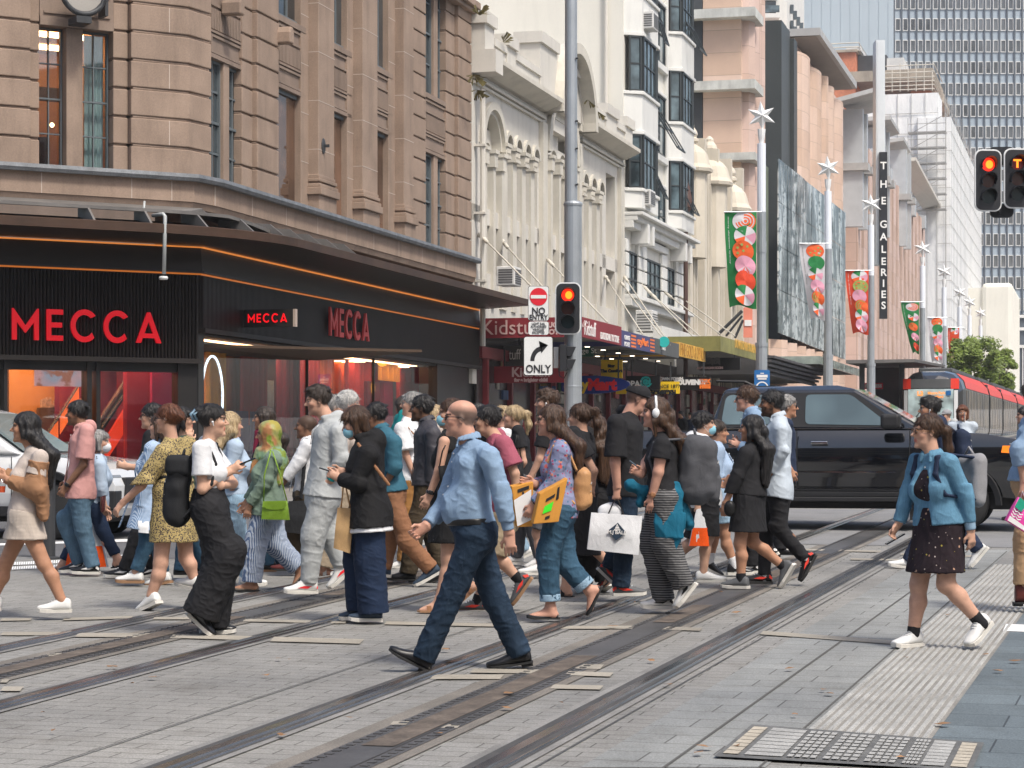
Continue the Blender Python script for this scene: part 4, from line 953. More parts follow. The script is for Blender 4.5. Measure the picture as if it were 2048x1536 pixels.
for nl,nr,fr_,fl_ in(((1672,205),(1748,184),(1770,220),(1716,232)),((1722,242),(1781,239),(1799,268),(1752,282)),((1772,286),(1808,281),(1822,306),(1782,316))):
 Y1=wing_quad(nl,nr,fr_,fl_,'wing_grey');k1=Y1/F
 for q in(0,.5):
  s_=GF.s(nl[0]+(nr[0]-nl[0])*.12+18*q,0);zt_=GF.z(nl[1]+14+20*q,s_);m_=fb(GF);m_.box(s_,s_+.8,-.4,1.5,zt_-8,zt_);m_.build('grey_fin','panel_grey',GA);m_=fb(GF);m_.box(s_-.3,s_+1.1,-.4,1.9,zt_-4.2,zt_-3.7);m_.build('sill_box','wing_grey',GA)
s0=GF.s(1786,0);z1=GF.z(330,s0)
wing_quad((1786,326),(1832,321),(1885,420),(1852,428),mat('wing_pale',(.56,.53,.48),.6,var=.1),42.)
ss=GF.s(1690,0);k=0
while ss<88:
 zt_=z1-2.3 if ss>s0-2 else GF.z(300,GF.s(1722));m_=fb(GF);m_.box(ss,ss+2.2,0,.9,2,zt_-.3);m_.build('pier','pink_clad',GA)
 w_=window(GF,ss+2.3,ss+3.6,5.6,zt_-1.6,.15,2,6,'blue_glass',.1,'panel_grey',GA)
 if k%3==2:m_=fb(GF);m_.box(ss+2.25,ss+3.7,.2,1.2,zt_-1.2,zt_);m_.build('grey_fin','panel_grey',GA)
 ss+=3.9;k+=1
GS_=thing('glass_screen','leaning mirrored glass panel hung on the gallery facade with painted tower reflections','glass facade',SF.P(95,2,gz(128)))
def painted_mirror_mat():
 m,t,b=nt('painted_mirror_glass');v=coords(t);
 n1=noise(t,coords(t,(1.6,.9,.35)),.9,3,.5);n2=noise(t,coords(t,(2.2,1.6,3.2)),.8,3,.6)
 o=mixc(t,ramp(t,n1,.42,.56),(.06,.09,.10),(.80,.87,.88));o=mixc(t,ramp(t,n2,.52,.60),o,(.15,.20,.22))  # bright and dark patches of reflection painted into the base colour
 L(t,o,b.inputs['Base Color']);b.inputs['Metallic'].default_value=.45;b.inputs['Roughness'].default_value=.12;bumpn(t,b,noise(t,v,.7,2),.3,.08);MATS['painted_mirror_glass']=m;return m
painted_mirror_mat();GP=Frame(1557,114,15.0)
sq=GP.s(1690);m_=fb(GP);zA,zB=GP.z(315,0),GP.z(425,sq);zC,zD=GP.z(665,0),GP.z(720,sq);nn_=9;nz_=4
for i in range(nn_):
 for j in range(nz_):
  u0,u1=i/nn_,(i+.985)/nn_;v0,v1=j/nz_,(j+.985)/nz_
  P=[(sq*u,0,(zC+(zD-zC)*u)*(1-v)+(zA+(zB-zA)*u)*v)for u,v in((u0,v0),(u1,v0),(u1,v1),(u0,v1))]
  o_=.02*((i*7+j*3)%3);m_.add([(p[0],o_,p[2])for p in P]+[(p[0],-.06,p[2])for p in P],[(0,1,2,3),(7,6,5,4),(0,4,5,1),(1,5,6,2),(2,6,7,3),(3,7,4,0)])
m_.build('glass_sheet','painted_mirror_glass',GS_)
m_=fb(GP);m_.box(-.9,-.05,-3,-.5,3,zA-.5);m_.box(-.6,sq,-3,-.8,zC-1.2,zC-.4);m_.build_each('side_return',mat('olive_panel',(.16,.19,.14),.5,var=.2),GS_)
m_=fb(GP)
for k in range(8):m_.prism([(sq*k/8,-.6),(sq*(k+.5)/8,.2),(sq*(k+1)/8-.1,-.6)],zC-2.6,zC-.3)
m_.build_each('lower_fin','peach_clad',GS_)
PY=thing('sign_pylon','slim grey pylon carrying a tall black vertical lettered sign','sign',W(1760,640,137))
Yp=137.;q=W(1752,640,Yp);w_=18*Yp/F
m_=MB();zt_,zb_=W(0,80,Yp).z,W(0,330,Yp).z;m_.box(q.x,q.x+w_,Yp,Yp+1.2,zb_-6,zt_);m_.box(q.x+.07,q.x+w_-.07,Yp-.03,Yp,zb_+.4,zt_-.1);m_.build('pylon',mat('pylon_pale',(.62,.66,.68),.5,var=.05),PY)
m_=MB();z2=W(0,638,Yp).z;x0=W(1758,0,Yp).x;m_.box(x0,x0+.46,Yp-.25,Yp-.04,z2,W(0,305,Yp).z);m_.build('sign_box',mat('sign_black',(.018,.02,.024),.4),PY)
m_=MB()
for ch,py in zip('THE GALERIES',(333,370,403,0,450,475,500,524,546,568,590,612)):
 if ch!=' ':text(m_,ch,.62,face_M((x0+.23,Yp-.255,W(0,py,Yp).z),(1,0,0)),.012,.01)
m_.build('lettering',mat('sign_white',(.8,.8,.78),.5,var=0,fine=0),PY)
SC=thing('scaffolded_building','building wrapped in white sheeting and scaffold poles at the street bend','building',W(1880,760,235))
def wrap_mat():
 m,t,b=nt('scaffold_sheet');v=coords(t);n1=noise(t,v,.25,5,.6);L(t,mixc(t,ramp(t,n1,.3,.7),(.74,.76,.76),(.88,.88,.87)),b.inputs['Base Color']);b.inputs['Roughness'].default_value=.6;bumpn(t,b,noise(t,coords(t,(1,1,.4)),1.2,4),.6,.15);MATS['scaffold_sheet']=m;return m
wrap_mat();mat('pole_white',(.62,.58,.5),.5);mat('pole_dark',(.40,.395,.38),.5,metal=.4)
HF=Frame(1768,235,14.6)
hd=lambda px:((px-CX)/F*HF.o.y-HF.o.x)/(HF.n.x+(px-CX)/F*-HF.n.y)
dA,dB=hd(1876),hd(1902)
zt1,zt2=HF.z(185,0,dA),HF.z(235,0,dB)
m_=fb(HF);m_.box(0,6,-2,dA,2,zt1);m_.box(-.5,60,dA-2,dB,2,zt2);m_.build('sheeting','scaffold_sheet',SC)
m_=fb(HF)
for z in np.arange(4,zt2,1.9):m_.tube([(-.6,dA,z),(-.6,dB+.06,z),(60,dB+.06,z)],.022,4)
for s_ in np.arange(0,60,2.4):m_.tube([(s_,dB+.08,2),(s_,dB+.08,zt2+2.2)],.022,4)
for d_ in np.arange(dA,dB,.8):m_.tube([(-.65,d_,2),(-.65,d_,zt2+1.0)],.02,4)
for z in np.arange(5,zt1,2.1):m_.tube([(-.1,0,z),(-.1,dA,z)],.03,4)
for d_ in np.arange(0,dA,1.4):m_.tube([(-.1,d_,2),(-.1,d_,zt1)],.03,4)
for s_ in np.arange(0,60,3.2):m_.tube([(s_,dB-.6,zt2),(s_,dB-.6,zt2+2.6)],.05,4);
for z in(.6,1.2,1.9):m_.tube([(0,dB-.6,zt2+z),(60,dB-.6,zt2+z)],.05,4)
m_.build('scaffold_poles','pole_dark',SC)
m_=fb(HF);z_=HF.z(272,0,dA);zb_=HF.z(425,0,dA);nl=6
for k in range(nl):
 z2=zb_+(z_-zb_)*k/(nl-1);m_.box(-3.0,-1.4,dA-2.8,dA+1.0,z2,z2+.12);m_.tube([(-3,dA-2.8,z2+.9),(-3,dA+1.,z2+.9)],.035,4);m_.tube([(-3,dA-2.4,z2),(-3,dA+.6,z2+1.6)],.035,4)
for d_ in np.arange(dA-2.8,dA+1.1,.95):
 m_.tube([(-3,d_,3),(-3,d_,z_+1.5)],.04,4)
m_.build('scaffold_tower','pole_dark',SC)
BR=thing('brick_building','orange brick block with rooftop railings behind the wrapped scaffold','building',W(1750,200,262))
mat('orange_brick',(.55,.20,.11),.85,var=.12,vs=.6,fine=.2,fs=6);mat('concrete_old',(.42,.36,.29),.85,var=.25,vs=.4,fine=.2,streak=.3)
BF=Frame(1655,262,14.6);bd=lambda px:((px-CX)/F*BF.o.y-BF.o.x)/(BF.n.x+(px-CX)/F*-BF.n.y)
bz=lambda py:BF.z(py,0,6)
m_=fb(BF);m_.box(0,22,-6,bd(1711),2,bz(102));m_.box(10,30,-3,bd(1850),2,bz(180));m_.box(8,25,bd(1810),bd(1852),2,bz(125));m_.build('brick_wall','orange_brick',BR)
m_=fb(BF);m_.box(-.3,22.3,-6,bd(1711)+.2,bz(102),bz(97));m_.box(-.4,30,bd(1700),bd(1865),bz(163),bz(142));m_.box(7.6,25.4,bd(1808),bd(1856),bz(125),bz(118));m_.build('concrete_band','concrete_old',BR)
m_=fb(BF);m_.box(2,14,bd(1712),bd(1770),bz(150),bz(104));m_.build('plant_recess','gap_dark',BR)
m_=fb(BF);m_.box(1,8,bd(1772),bd(1806),bz(140),bz(114));m_.box(1,7,bd(1690),bd(1720),bz(96),bz(88));m_.build_each('plant_unit','ac_white',BR)
m_=fb(BF)
for py in(84,92,99):m_.tube([(-.2,-6,bz(py)),(-.2,bd(1718),bz(py)),(20,bd(1718),bz(py))],.07,4)
for d_ in np.arange(bd(1770),bd(1872),.9):m_.tube([(-1,d_,bz(188)),(-1,d_,bz(128+10*(d_%2)))],.06,4)
for py in(136,150,160,168,176,184):m_.tube([(-1,bd(1772),bz(py)),(-1,bd(1870),bz(py)),(12,bd(1870),bz(py))],.06,4)
m_.build('railing','pole_white',BR)
TW=thing('office_tower','tall blue grey office tower with a grid of small white framed windows','building',W(1920,760,340))
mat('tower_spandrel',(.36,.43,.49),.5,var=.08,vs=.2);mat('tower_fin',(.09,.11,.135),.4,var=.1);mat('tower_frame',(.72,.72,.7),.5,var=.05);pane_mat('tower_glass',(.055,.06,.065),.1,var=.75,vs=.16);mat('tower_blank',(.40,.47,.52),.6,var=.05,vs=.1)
YT=340.;px_w=YT/F
x_l,x_r=W(1785,0,YT).x,W(2130,0,YT).x;z_t=W(0,-60,YT).z
m_=MB();m_.box(x_l,x_r,YT,YT+30,4,z_t);m_.build('wall','tower_spandrel',TW)
m_=MB();cells=[];rest_f=MB();rest_g=MB();cw=15.05*px_w;rh=43*px_w;zr0=W(0,105,YT).z;x00=W(1795.5,0,YT).x
for i in range(23):
 xc=x00+cw*i;m_.box(xc-cw*.5+cw*-.09,xc-cw*.5+cw*.09,YT-.3,YT-.001,4,z_t)
 for j in range(-3,19):
  zz=zr0-rh*j;a,b,c_,d_=xc-cw*.36,xc+cw*.36,zz,zz+rh*.58
  shown=0<=i<=17 and 0<=j<=6 and len(cells)<100 and not(i<2 and j>2);mf_,mg=(MB(),MB())if shown else(rest_f,rest_g)
  for q in((a,a+.1,c_,d_),(b-.1,b,c_,d_),(a+.1,b-.1,c_,c_+.11),(a+.1,b-.1,d_-.11,d_)):mf_.box(q[0],q[1],YT-.16,YT-.001,q[2],q[3])
  mg.box(a+.1,b-.1,YT-.06,YT-.002,c_+.11,d_-.11)
  if shown:cells.append(1);wf=mf_.build('window','tower_frame',TW);mg.build('pane','tower_glass',wf)
rest_f.build('windows','tower_frame',TW)['kind']='stuff';rest_g.build('window_panes','tower_glass',TW)['kind']='stuff'
m_.build_each('fin','tower_fin',TW);
m_=MB();m_.box(W(1560,0,YT-1).x,x_l-.01,YT-1,YT+30,4,z_t);
for k in range(9):x_=W(1622+19*k,0,YT).x;m_.box(x_,x_+.06,YT-1.05,YT-1.001,4,z_t)
m_.build('blank_wall','tower_blank',TW)
AP=thing('apartment_tower','pale apartment tower with glass balconies at the top of the frame','building',W(1570,60,190))
YA=185.;m_=MB();m_.box(W(1520,0,YA).x,W(1574,0,YA).x,YA,YA+14,4,W(0,-60,YA).z);a=W(1574,0,YA)
m_.add([(a.x,YA,4),(a.x+3.2,YA+14,4),(a.x+3.2,YA+14,48),(a.x,YA,48),(a.x-2,YA+14,4),(a.x-2,YA+14,48)],[(0,1,2,3),(1,4,5,2),(0,3,5,4),(3,2,5)]);m_.build('wall','white_wall',AP)
m_=MB();
for py in(33,-12):m_.box(W(1522,0,YA).x,W(1556,0,YA).x,YA-1.4,YA-.001,W(0,py,YA).z-.35,W(0,py,YA).z)
m_.build_each('balcony_slab','white_wall',AP)
m_=MB();m_.box(W(1526,0,YA).x,W(1552,0,YA).x,YA-.02,YA-.001,W(0,30,YA).z,W(0,2,YA).z);m_.build('balcony_door','dark_glass',AP)
m_=MB();m_.box(W(1526,0,YA).x,W(1555,0,YA).x,YA-1.38,YA-1.34,W(0,31,YA).z,W(0,17,YA).z);m_.build('balustrade','blue_glass',AP)
m_=MB()
for k in range(4):
 for py in(8,40):x_=a.x+.5+.6*k;y_=YA+14/3.2*(x_-a.x);m_.box(x_,x_+.28,y_-.3,y_-.05,W(0,py+10,YA).z,W(0,py-8,YA).z)
m_.build_each('narrow_window','dark_glass',AP)
WR=thing('ribbed_building','white building with rounded vertical ribs far down the street','building',W(1995,700,262))
YR=262.;m_=MB();RF=Frame(1972,YR,14.6)
m_.M=RF.M;m_.box(.5,26,-9,2.2,2,RF.z(575,0));m_.build('wall','white_render',WR)
for k in range(6):m_=MB(RF.M);m_.box(k*4.2,k*4.2+1.6,-.5,3.0,2,RF.z(566,0));m_.build('rib','white_render',WR,bevel=.5)
DB=thing('dark_block','dark ribbed office block at the right edge beyond the tree','building',W(2030,720,290))
YD=290.;m_=MB();m_.box(W(2026,0,YD).x,W(2120,0,YD).x,YD,YD+20,3,W(0,628,YD).z);m_.build('wall','tower_fin',DB)
m_=MB()
for k in range(12):x_=W(2028+8*k,0,YD).x;m_.box(x_,x_+.12,YD-.2,YD-.001,3,W(0,690,YD).z)
for py in(630,655,690):m_.box(W(2026,0,YD).x,W(2120,0,YD).x,YD-.3,YD-.21,W(0,py+6,YD).z,W(0,py,YD).z)
m_.build('pale_trim','tower_frame',DB)
mat('awning_under',(.10,.095,.09),.7,var=.2);mat('maroon_fascia',(.22,.022,.03),.6,var=.12,vs=.6);mat('grey_fascia',(.085,.09,.09),.6,var=.15);mat('gold_sign',(.62,.36,.06),.55,var=.35,vs=2.5);mat('olive_fascia',(.22,.21,.07),.6,var=.3,vs=1.2)
mat('sign_yellow',(.85,.55,.02),.5,var=.06);mat('sign_blue',(.012,.035,.22),.5,var=.05);mat('sign_orange',(.85,.2,.03),.5);mat('txt_white',(.75,.74,.72),.6,var=0,fine=0);mat('txt_pink',(.58,.40,.38),.6,var=0,fine=0);mat('txt_black',(.012,.012,.012),.6,var=0,fine=0);mat('txt_red',(.75,.02,.03),.5,var=0,fine=0);mat('teal_paint',(.02,.38,.36),.5);mat('glossy_black',(.012,.012,.013),.3)
sK=S(965);DK=2.75
def awning(px_a,px_b,D,pyt,pyb,m,label,lip=None,name='shop_canopy',s0=None,zt=None,zb=None,under='awning_under'):
 """flat canopy over the pavement: side fascia spans px_a..px_b at distance D from the facade; pyt/pyb give its height at px_a"""
 s0=SF.s(px_a,D)if s0 is None else s0;s1=SF.s(px_b,D);zt=SF.z(pyt,SF.s(px_a,D),D)if zt is None else zt;zb=SF.z(pyb,SF.s(px_a,D),D)if zb is None else zb
 t=thing(name,label,'awning',SF.P(s0,0,gz(SF.Y(s0))))
 mb=fb(SF);mb.box(s0,s1,D-.08,D,zb,zt);mb.box(s0,s0+.08,.0,D-.082,zb,zt);mb.build('fascia',m,t)
 mb=fb(SF);mb.box(s0+.082,s1,0.02,D-.084,zb+.12,zb+.3);mb.build('roof_slab',under,t)
 return t,s0,s1,zt,zb
def rods(t,pairs,m='cream_trim'):
 """tie rods: (px, py on the wall) -> (px, py on the canopy edge at D)"""
 for(a,b,D,c,d)in pairs:
  s0=S(a,.05);s1=S(c,D);p,q=SF.P(s0,.05,SF.z(b,s0,.05)),SF.P(s1,D,SF.z(d,s1,D));mb=MB();mb.tube([p,q],.022,6);e=(q-p).normalized();mb.tube([p+e*.25,p+e*.7],.055,6);mb.ball(p,.08,n=8);mb.build('tie_rod',m,t,smooth=True)
KA,s0,s1,zt,zb=awning(1166,1243,DK,634,674,'maroon_fascia','maroon fascia canopy with pale lettering, first along the cream arcade',s0=sK)
rods(KA,((960,470,2.4,1062,572),(1005,483,2.6,1100,590),(1090,514,2.7,1215,645),(1212,555,2.7,1285,668)))
mt=MB();spread(SF,mt,'Kidstuff',1169,1192,643,672,DK+.005,.0,.006);spread(SF,mt,'EDUCATIONAL TOY STORE',1201,1238,668,682,DK+.005,.01,.006);mt.build('lettering','txt_white',KA)
nF=Vector((SF.n.x,SF.n.y,0))
def front_text(mb,s_,word,px,py,h_px,s_at,bold=.01,sx=1.,d0=.0):
 """lettering on a face that looks back along the street at distance s_at"""
 k=(px-CX)/F;d=(k*(SF.o.y+SF.u.y*s_at)-(SF.o.x+SF.u.x*s_at))/(SF.n.x-k*SF.n.y)
 Y=SF.Y(s_at,d);p=SF.P(s_at-.012-d0,d,SF.z(py,s_at,d));text(mb,word,h_px*Y/F,face_M(p,nF),bold,.006,sx=sx)
def fd(px,s_at):k=(px-CX)/F;return(k*(SF.o.y+SF.u.y*s_at)-(SF.o.x+SF.u.x*s_at))/(SF.n.x-k*SF.n.y)
mt=MB();front_text(mt,0,'Kidstuff',1024,656,42,sK,.0);front_text(mt,0,'EDUCATIONAL',1126,650,14,sK,.01);front_text(mt,0,'TOY STORE',1126,664,14,sK,.01);mt.build('lettering','txt_pink',KA)
def front_sign(name,label,px0,px1,py0,py1,s_at,m,thick=.12,words=(),shape=None,cat='sign',group=None):
 a,b=fd(px0,s_at),fd(px1,s_at);z0,z1=SF.z(py1,s_at,a),SF.z(py0,s_at,a)
 t=thing(name,label,cat,SF.P(s_at,(a+b)/2,z0),group);mb=fb(SF)
 if shape=='ellipse':
  n=28;ring=[((a+b)/2+(b-a)/2*math.cos(k*2*math.pi/n),(z0+z1)/2+(z1-z0)/2*math.sin(k*2*math.pi/n))for k in range(n)]
  mb.add([(s,d,z)for s in(s_at,s_at+thick)for d,z in ring],[list(range(n)),list(range(n,2*n))[::-1]]+[(k,(k+1)%n,n+(k+1)%n,n+k)for k in range(n)])
 else:mb.box(s_at,s_at+thick,a,b,z0,z1)
 mb.build('board',m,t)
 by={}
 for w in words:by.setdefault(w[4],[]).append(w)
 for mm,ws in by.items():
  mt=MB()
  for(word,px,py,h,_m,*r)in ws:front_text(mt,0,word,px,py,h,s_at,*(r or(.01,)))
  mt.build('lettering',mm,t)
 mb=fb(SF)
 for f in(.15,.85):mb.box(s_at+.03,s_at+.07,a+(b-a)*f,a+(b-a)*f+.04,z1-(.2 if shape else 0),z1+.5)
 mb.build_each('hanger','dark_iron',t);return t
front_sign('shop_sign','dark window sign with pale toy shop lettering under the maroon canopy',972,1048,692,742,sK+2.2,'grey_fascia',.1,(('Kidstuff',1014,710,30,'txt_white',.0,.6),))
front_sign('hanging_sign','maroon hanging sign half hidden by the arrow sign, under the first canopy',985,1131,733,766,sK+1.2,'maroon_fascia',.14,(('Kidstuff',1062,745,26,'txt_pink'),('for a brighter child',1062,760,9,'txt_pink')))
front_sign('hanging_sign','blue oval hanging sign with red and yellow lettering behind the signal pole',1098,1259,752,788,sK+9,'sign_blue',.14,(('ezy',1157,770,30,'sign_yellow',.02),('Mart',1204,770,30,'txt_red',.03)),'ellipse')
front_sign('hanging_sign','black hanging sign with teal spiral beside the blue oval sign',1252,1320,752,780,sK+12,'glossy_black',.12,(('OPAL',1268,768,16,'txt_white'),('@',1291,763,20,'teal_paint',.03)))
front_sign('hanging_sign','yellow hanging sign with small black lettering next to the black souvenir sign',1232,1358,764,788,sK+13,'sign_yellow',.12,(('SINCE 1877',1336,773,10,'txt_black',.0),('gems.com.au',1325,783,10,'txt_black',.03)))
front_sign('hanging_sign','black souvenir sign with white lettering and orange corner text',1326,1420,754,780,sK+16,'glossy_black',.12,(('DOWNTOWN',1340,758,8,'txt_white'),('SOUVENIRS',1382,765,13,'txt_white',.02),('TAX',1410,763,10,'sign_orange',.02),('FREE',1410,773,10,'sign_orange',.02)))
front_sign('hanging_sign','small yellow sign with green script under the second canopy',1202,1244,720,756,sK+9.5,'sign_yellow',.1,(('The Comfort',1223,742,8,'txt_black'),('Stop',1223,732,8,'txt_black')))
front_sign('street_sign','dark green street name plate under the maroon canopy beside the pole',1130,1187,690,714,sK+7,mat('street_green',(.02,.09,.06),.5),.05,(('George St',1163,702,15,'txt_white',.0),))
front_sign('hanging_sign','black hanging sign with embossed grey capitals beneath the olive canopy',1398,1480,716,741,sK+22,'glossy_black',.12,(('UGG',1418,725,20,'awning_under',.04),('AUSTRALIAN ICON',1420,736,6,'txt_pink')))
KB,*_=awning(1243,1310,DK,660,692,mat('money_fascia',(.055,.06,.16),.55,var=.1),'navy canopy fascia with orange stripes and exchange lettering')
mt=MB();spread(SF,mt,'CHANGE',1249,1260,671,680,DK+.005,.02,.006);spread(SF,mt,'MONEY',1249,1260,684,693,DK+.005,.02,.006);mt.build('lettering','txt_white',KB)
mt=MB();spread(SF,mt,'ezyMart',1275,1297,676,696,DK+.006,.02,.006)
for a,b in((1262,1272),(1300,1309)):
 for py in(669,676,683,690):s_=S(a,DK);mt.box if False else None;q=SF.z(py+(a-1262)*.22,s_,DK);mt.add([SF.P(s,DK+.004,z)for s,z in((s_,q),(S(b,DK),q),(S(b,DK),q-.055),(s_,q-.055))],[(0,1,2,3)])
mt.build('stripes','sign_orange',KB)
KC,*_=awning(1310,1358,DK,676,706,'grey_fascia','charcoal canopy fascia with a teal disc between navy and gold ones')
mt=MB();spread(SF,mt,'OPALS',1322,1331,694,700,DK+.005,.0,.006);mt.build('lettering','txt_white',KC)
mt=MB();s_=S(1334,DK+.2);c_=SF.P(s_,DK+.1,SF.z(684,s_,DK));mt.M=Matrix.Translation(c_)@Matrix.Rotation(R(-90),4,'X');mt.lathe([(0,-.08),(.17,-.08),(.17,.08),(0,.08)],(0,0,0),20);mt.build('disc','teal_paint',KC)
KD,*_=awning(1358,1411,DK,684,712,'gold_sign','worn gold canopy fascia with faded lettering')
mt=MB();spread(SF,mt,'FINE GOLD & OPALS',1361,1408,692,716,DK+.005,.0,.006);mt.build('lettering',mat('gold_text',(.36,.18,.03),.6),KD)
mb=fb(SF);z_=SF.z(689,S(1340,1.4),1.4);mb.box(S(1318,1.4),S(1402,1.6),1.2,1.5,z_-.2,z_+.55);tag(mb.build('parapet_board','white_wall'),'long white board standing on the canopies above the gold fascia','board')
KE,*_=awning(1441,1521,DK+.6,672,702,'olive_fascia','olive green canopy fascia with pale souvenir lettering near the first star lamp')
mt=MB();spread(SF,mt,'DOWNTOWN SOUVENIR',1470,1514,684,702,DK+.605,.01,.006);mt.build('lettering','gold_sign',KE)
KF,*_=awning(1524,1630,DK+.6,706,748,mat('slate_ribs',(.07,.068,.07),.7,var=.2),'dark slate canopy with stepped ribbed edge behind the first star lamp')
for k in range(5):mb=fb(SF);s_=S(1524,DK+.6);mb.box(s_,S(1630,DK+.6),DK+.6,DK+.68+.1*k,SF.z(748-8*k,s_,DK+.6),SF.z(743-8*k,s_,DK+.6));mb.build('rib','slate_ribs',KF)
rods(KA,((1246,549,DK,1340,690),(1282,567,DK,1412,700),(1290,577,DK,1420,690),(1326,582,DK,1440,668),(1358,592,3.2,1470,672),(1240,562,DK,1325,676)))
KG,*_=awning(1640,1726,4.2,712,728,mat('glass_awning',(.28,.33,.30),.15,var=.4,vs=1.5),'pale green glazed canopy below the mirrored glass panel')
fl=thing('wall_banner','orange and white vertical banner standing over the olive canopy','banner',W(1498,672,88));mb=MB();mb.box(W(1487,0,88).x,W(1505,0,88).x,88,88.06,W(0,675,88).z,W(0,615,88).z);mb.build('cloth',mat('coral',(.72,.24,.16),.7),fl);mb=MB();mb.box(W(1489,0,88).x,W(1503,0,88).x,87.97,87.99,W(0,652,88).z,W(0,640,88).z);mb.build('white_band','txt_white',fl)
mb=MB();mb.tube([W(1437,668,86),W(1484,622,86)],.07,6);mb.tube([W(1452,672,86),W(1484,632,86)],.05,6);mb.tube([W(1470,676,86),W(1486,640,86)],.05,6);mb.build_each('strut','dark_iron',fl)
SFN=thing('retail_frontage','dark shop fronts with red frames and lit merchandise under the canopies','shop',SF.P(30,0,gz(70)))
mb=fb(SF);mb.box(sK-.6,70,-.05,-.0+.002,1.0,5.0);mb.build('dark_glazing',mat('shop_dark',(.035,.03,.03),.25,var=.5,vs=.5,spec=.5),SFN)
mb=fb(SF)
for a in np.arange(sK,66,2.6):mb.box(a,a+.16,0.003,.14,1.0,4.5)
mb.box(sK-.6,66,.003,.16,4.2,4.5);mb.build_each('post',mat('maroon_post',(.16,.02,.025),.5),SFN)
rl=random.Random(11);cols_=[('goods_red',(.25,.03,.025)),('goods_tan',(.2,.13,.07)),('goods_blue',(.03,.06,.14)),('goods_white',(.3,.28,.24)),('goods_green',(.03,.09,.05))]
for nm,c in cols_:
 mb=fb(SF);mat(nm,c,.6,var=.4,vs=5)
 for k in range(18):a=rl.uniform(sK+.2,62);z=rl.uniform(1.3,3.9);w,h=rl.uniform(.2,.8),rl.uniform(.15,.5);mb.box(a,a+w,.004+.002*k/40,.03+rl.random()*.05,z,z+h)
 mb.build_each('merchandise',nm,SFN)
mb=fb(SF)
for a in np.arange(sK+1.5,60,2.1):
 for d in(.9,2.0):mb.box(a,a+.12,d,d+.12,4.64-.0,4.66)if a<34 else None
mb.build_each('downlight',glow('downlight',(1,.85,.65),2.5),SFN)
rk=thing('postcard_rack','black souvenir rack of small coloured cards outside the shop','rack',SF.P(sK+3,1.2,gz(61)))
mb=fb(SF);
for d in(.8,1.6):mb.box(sK+3,sK+3.05,d,d+.05,gz(61),3.6)
for z in np.arange(1.8,3.6,.3):mb.box(sK+3,sK+3.06,.8,1.65,z,z+.03)
mb.build('frame','txt_black',rk)
for nm in('goods_red','goods_tan','goods_blue'):
 mb=fb(SF)
 for k in range(12):d=.85+.12*rl.randint(0,5);z=1.83+.3*rl.randint(0,5);mb.box(sK+2.93+rl.random()*.02,sK+2.99,d,d+.1,z,z+.2)
 mb.build_each('card',nm,rk)
YP_=46.0
mat('pole_metal',(.40,.43,.45),.42,metal=.55,var=.10,vs=1.5,fine=.05);mat('signal_black',(.022,.023,.026),.45);mat('signal_rim',(.72,.73,.72),.4);mat('sign_white_face',(.72,.73,.71),.45,var=.04);mat('sign_red_face',(.62,.015,.03),.45,var=.05);mat('sign_ink',(.018,.018,.02),.5,var=0,fine=0)
glow('lamp_red',(1.,.025,.006),.85);glow('lamp_core',(1.,.20,.012),1.9);mat('lens_amber',(.07,.02,.012),.25);mat('lens_green',(.01,.022,.024),.25)
xp=W(1146,0,YP_).x;zg_=gz(YP_);sp=YP_/F
SP_=thing('signal_pole','tall grey steel street pole carrying a red traffic signal and white road signs','pole',(xp,YP_,zg_))
zJ=W(0,408,YP_).z
mb=MB();mb.lathe([(.19,0),(.19,.1),(.178,.12),(.178,zJ-zg_-.04),(.165,zJ-zg_)],(xp,YP_,zg_),20);mb.build('lower_shaft','pole_metal',SP_,smooth=False)
mb=MB();mb.lathe([(.128,zJ-zg_-.02),(.118,14)],(xp-.04,YP_,zg_),20);mb.build('upper_shaft','pole_metal',SP_)
mb=MB();mb.lathe([(.19,-.04),(.195,0),(.185,.03),(.12,.06)],(xp,YP_,zJ),20);mb.lathe([(.181,0),(.184,.02),(.181,.04)],(xp,YP_,W(0,775,YP_).z),20);mb.build('collar','pole_metal',SP_)
mb=MB()
for py in(120,245,300,372):mb.box(xp+.05,xp+.10,YP_-.12,YP_-.08,W(0,py,YP_).z,W(0,py,YP_).z+.03)
mb.build_each('bolt','signal_black',SP_)
def rrect(w,h,r,n=5):
 out=[]
 for cx_,cy_,a0 in((w/2-r,h/2-r,0),(-w/2+r,h/2-r,90),(-w/2+r,-h/2+r,180),(w/2-r,-h/2+r,270)):
  for k in range(n+1):a=R(a0+90*k/n);out.append((cx_+r*math.cos(a),cy_+r*math.sin(a)))
 return out
XZ=Matrix(((1,0,0,0),(0,0,1,0),(0,1,0,0),(0,0,0,1)))
def plate(mb,c,w,h,r,t0,t1,rot=0):
 M=Matrix.Translation(c)@Matrix.Rotation(R(rot),4,'Z')@Matrix(((1,0,0,0),(0,0,-1,0),(0,1,0,0),(0,0,0,1)))
 return mb.prism(rrect(w,h,r),t0,t1,M)
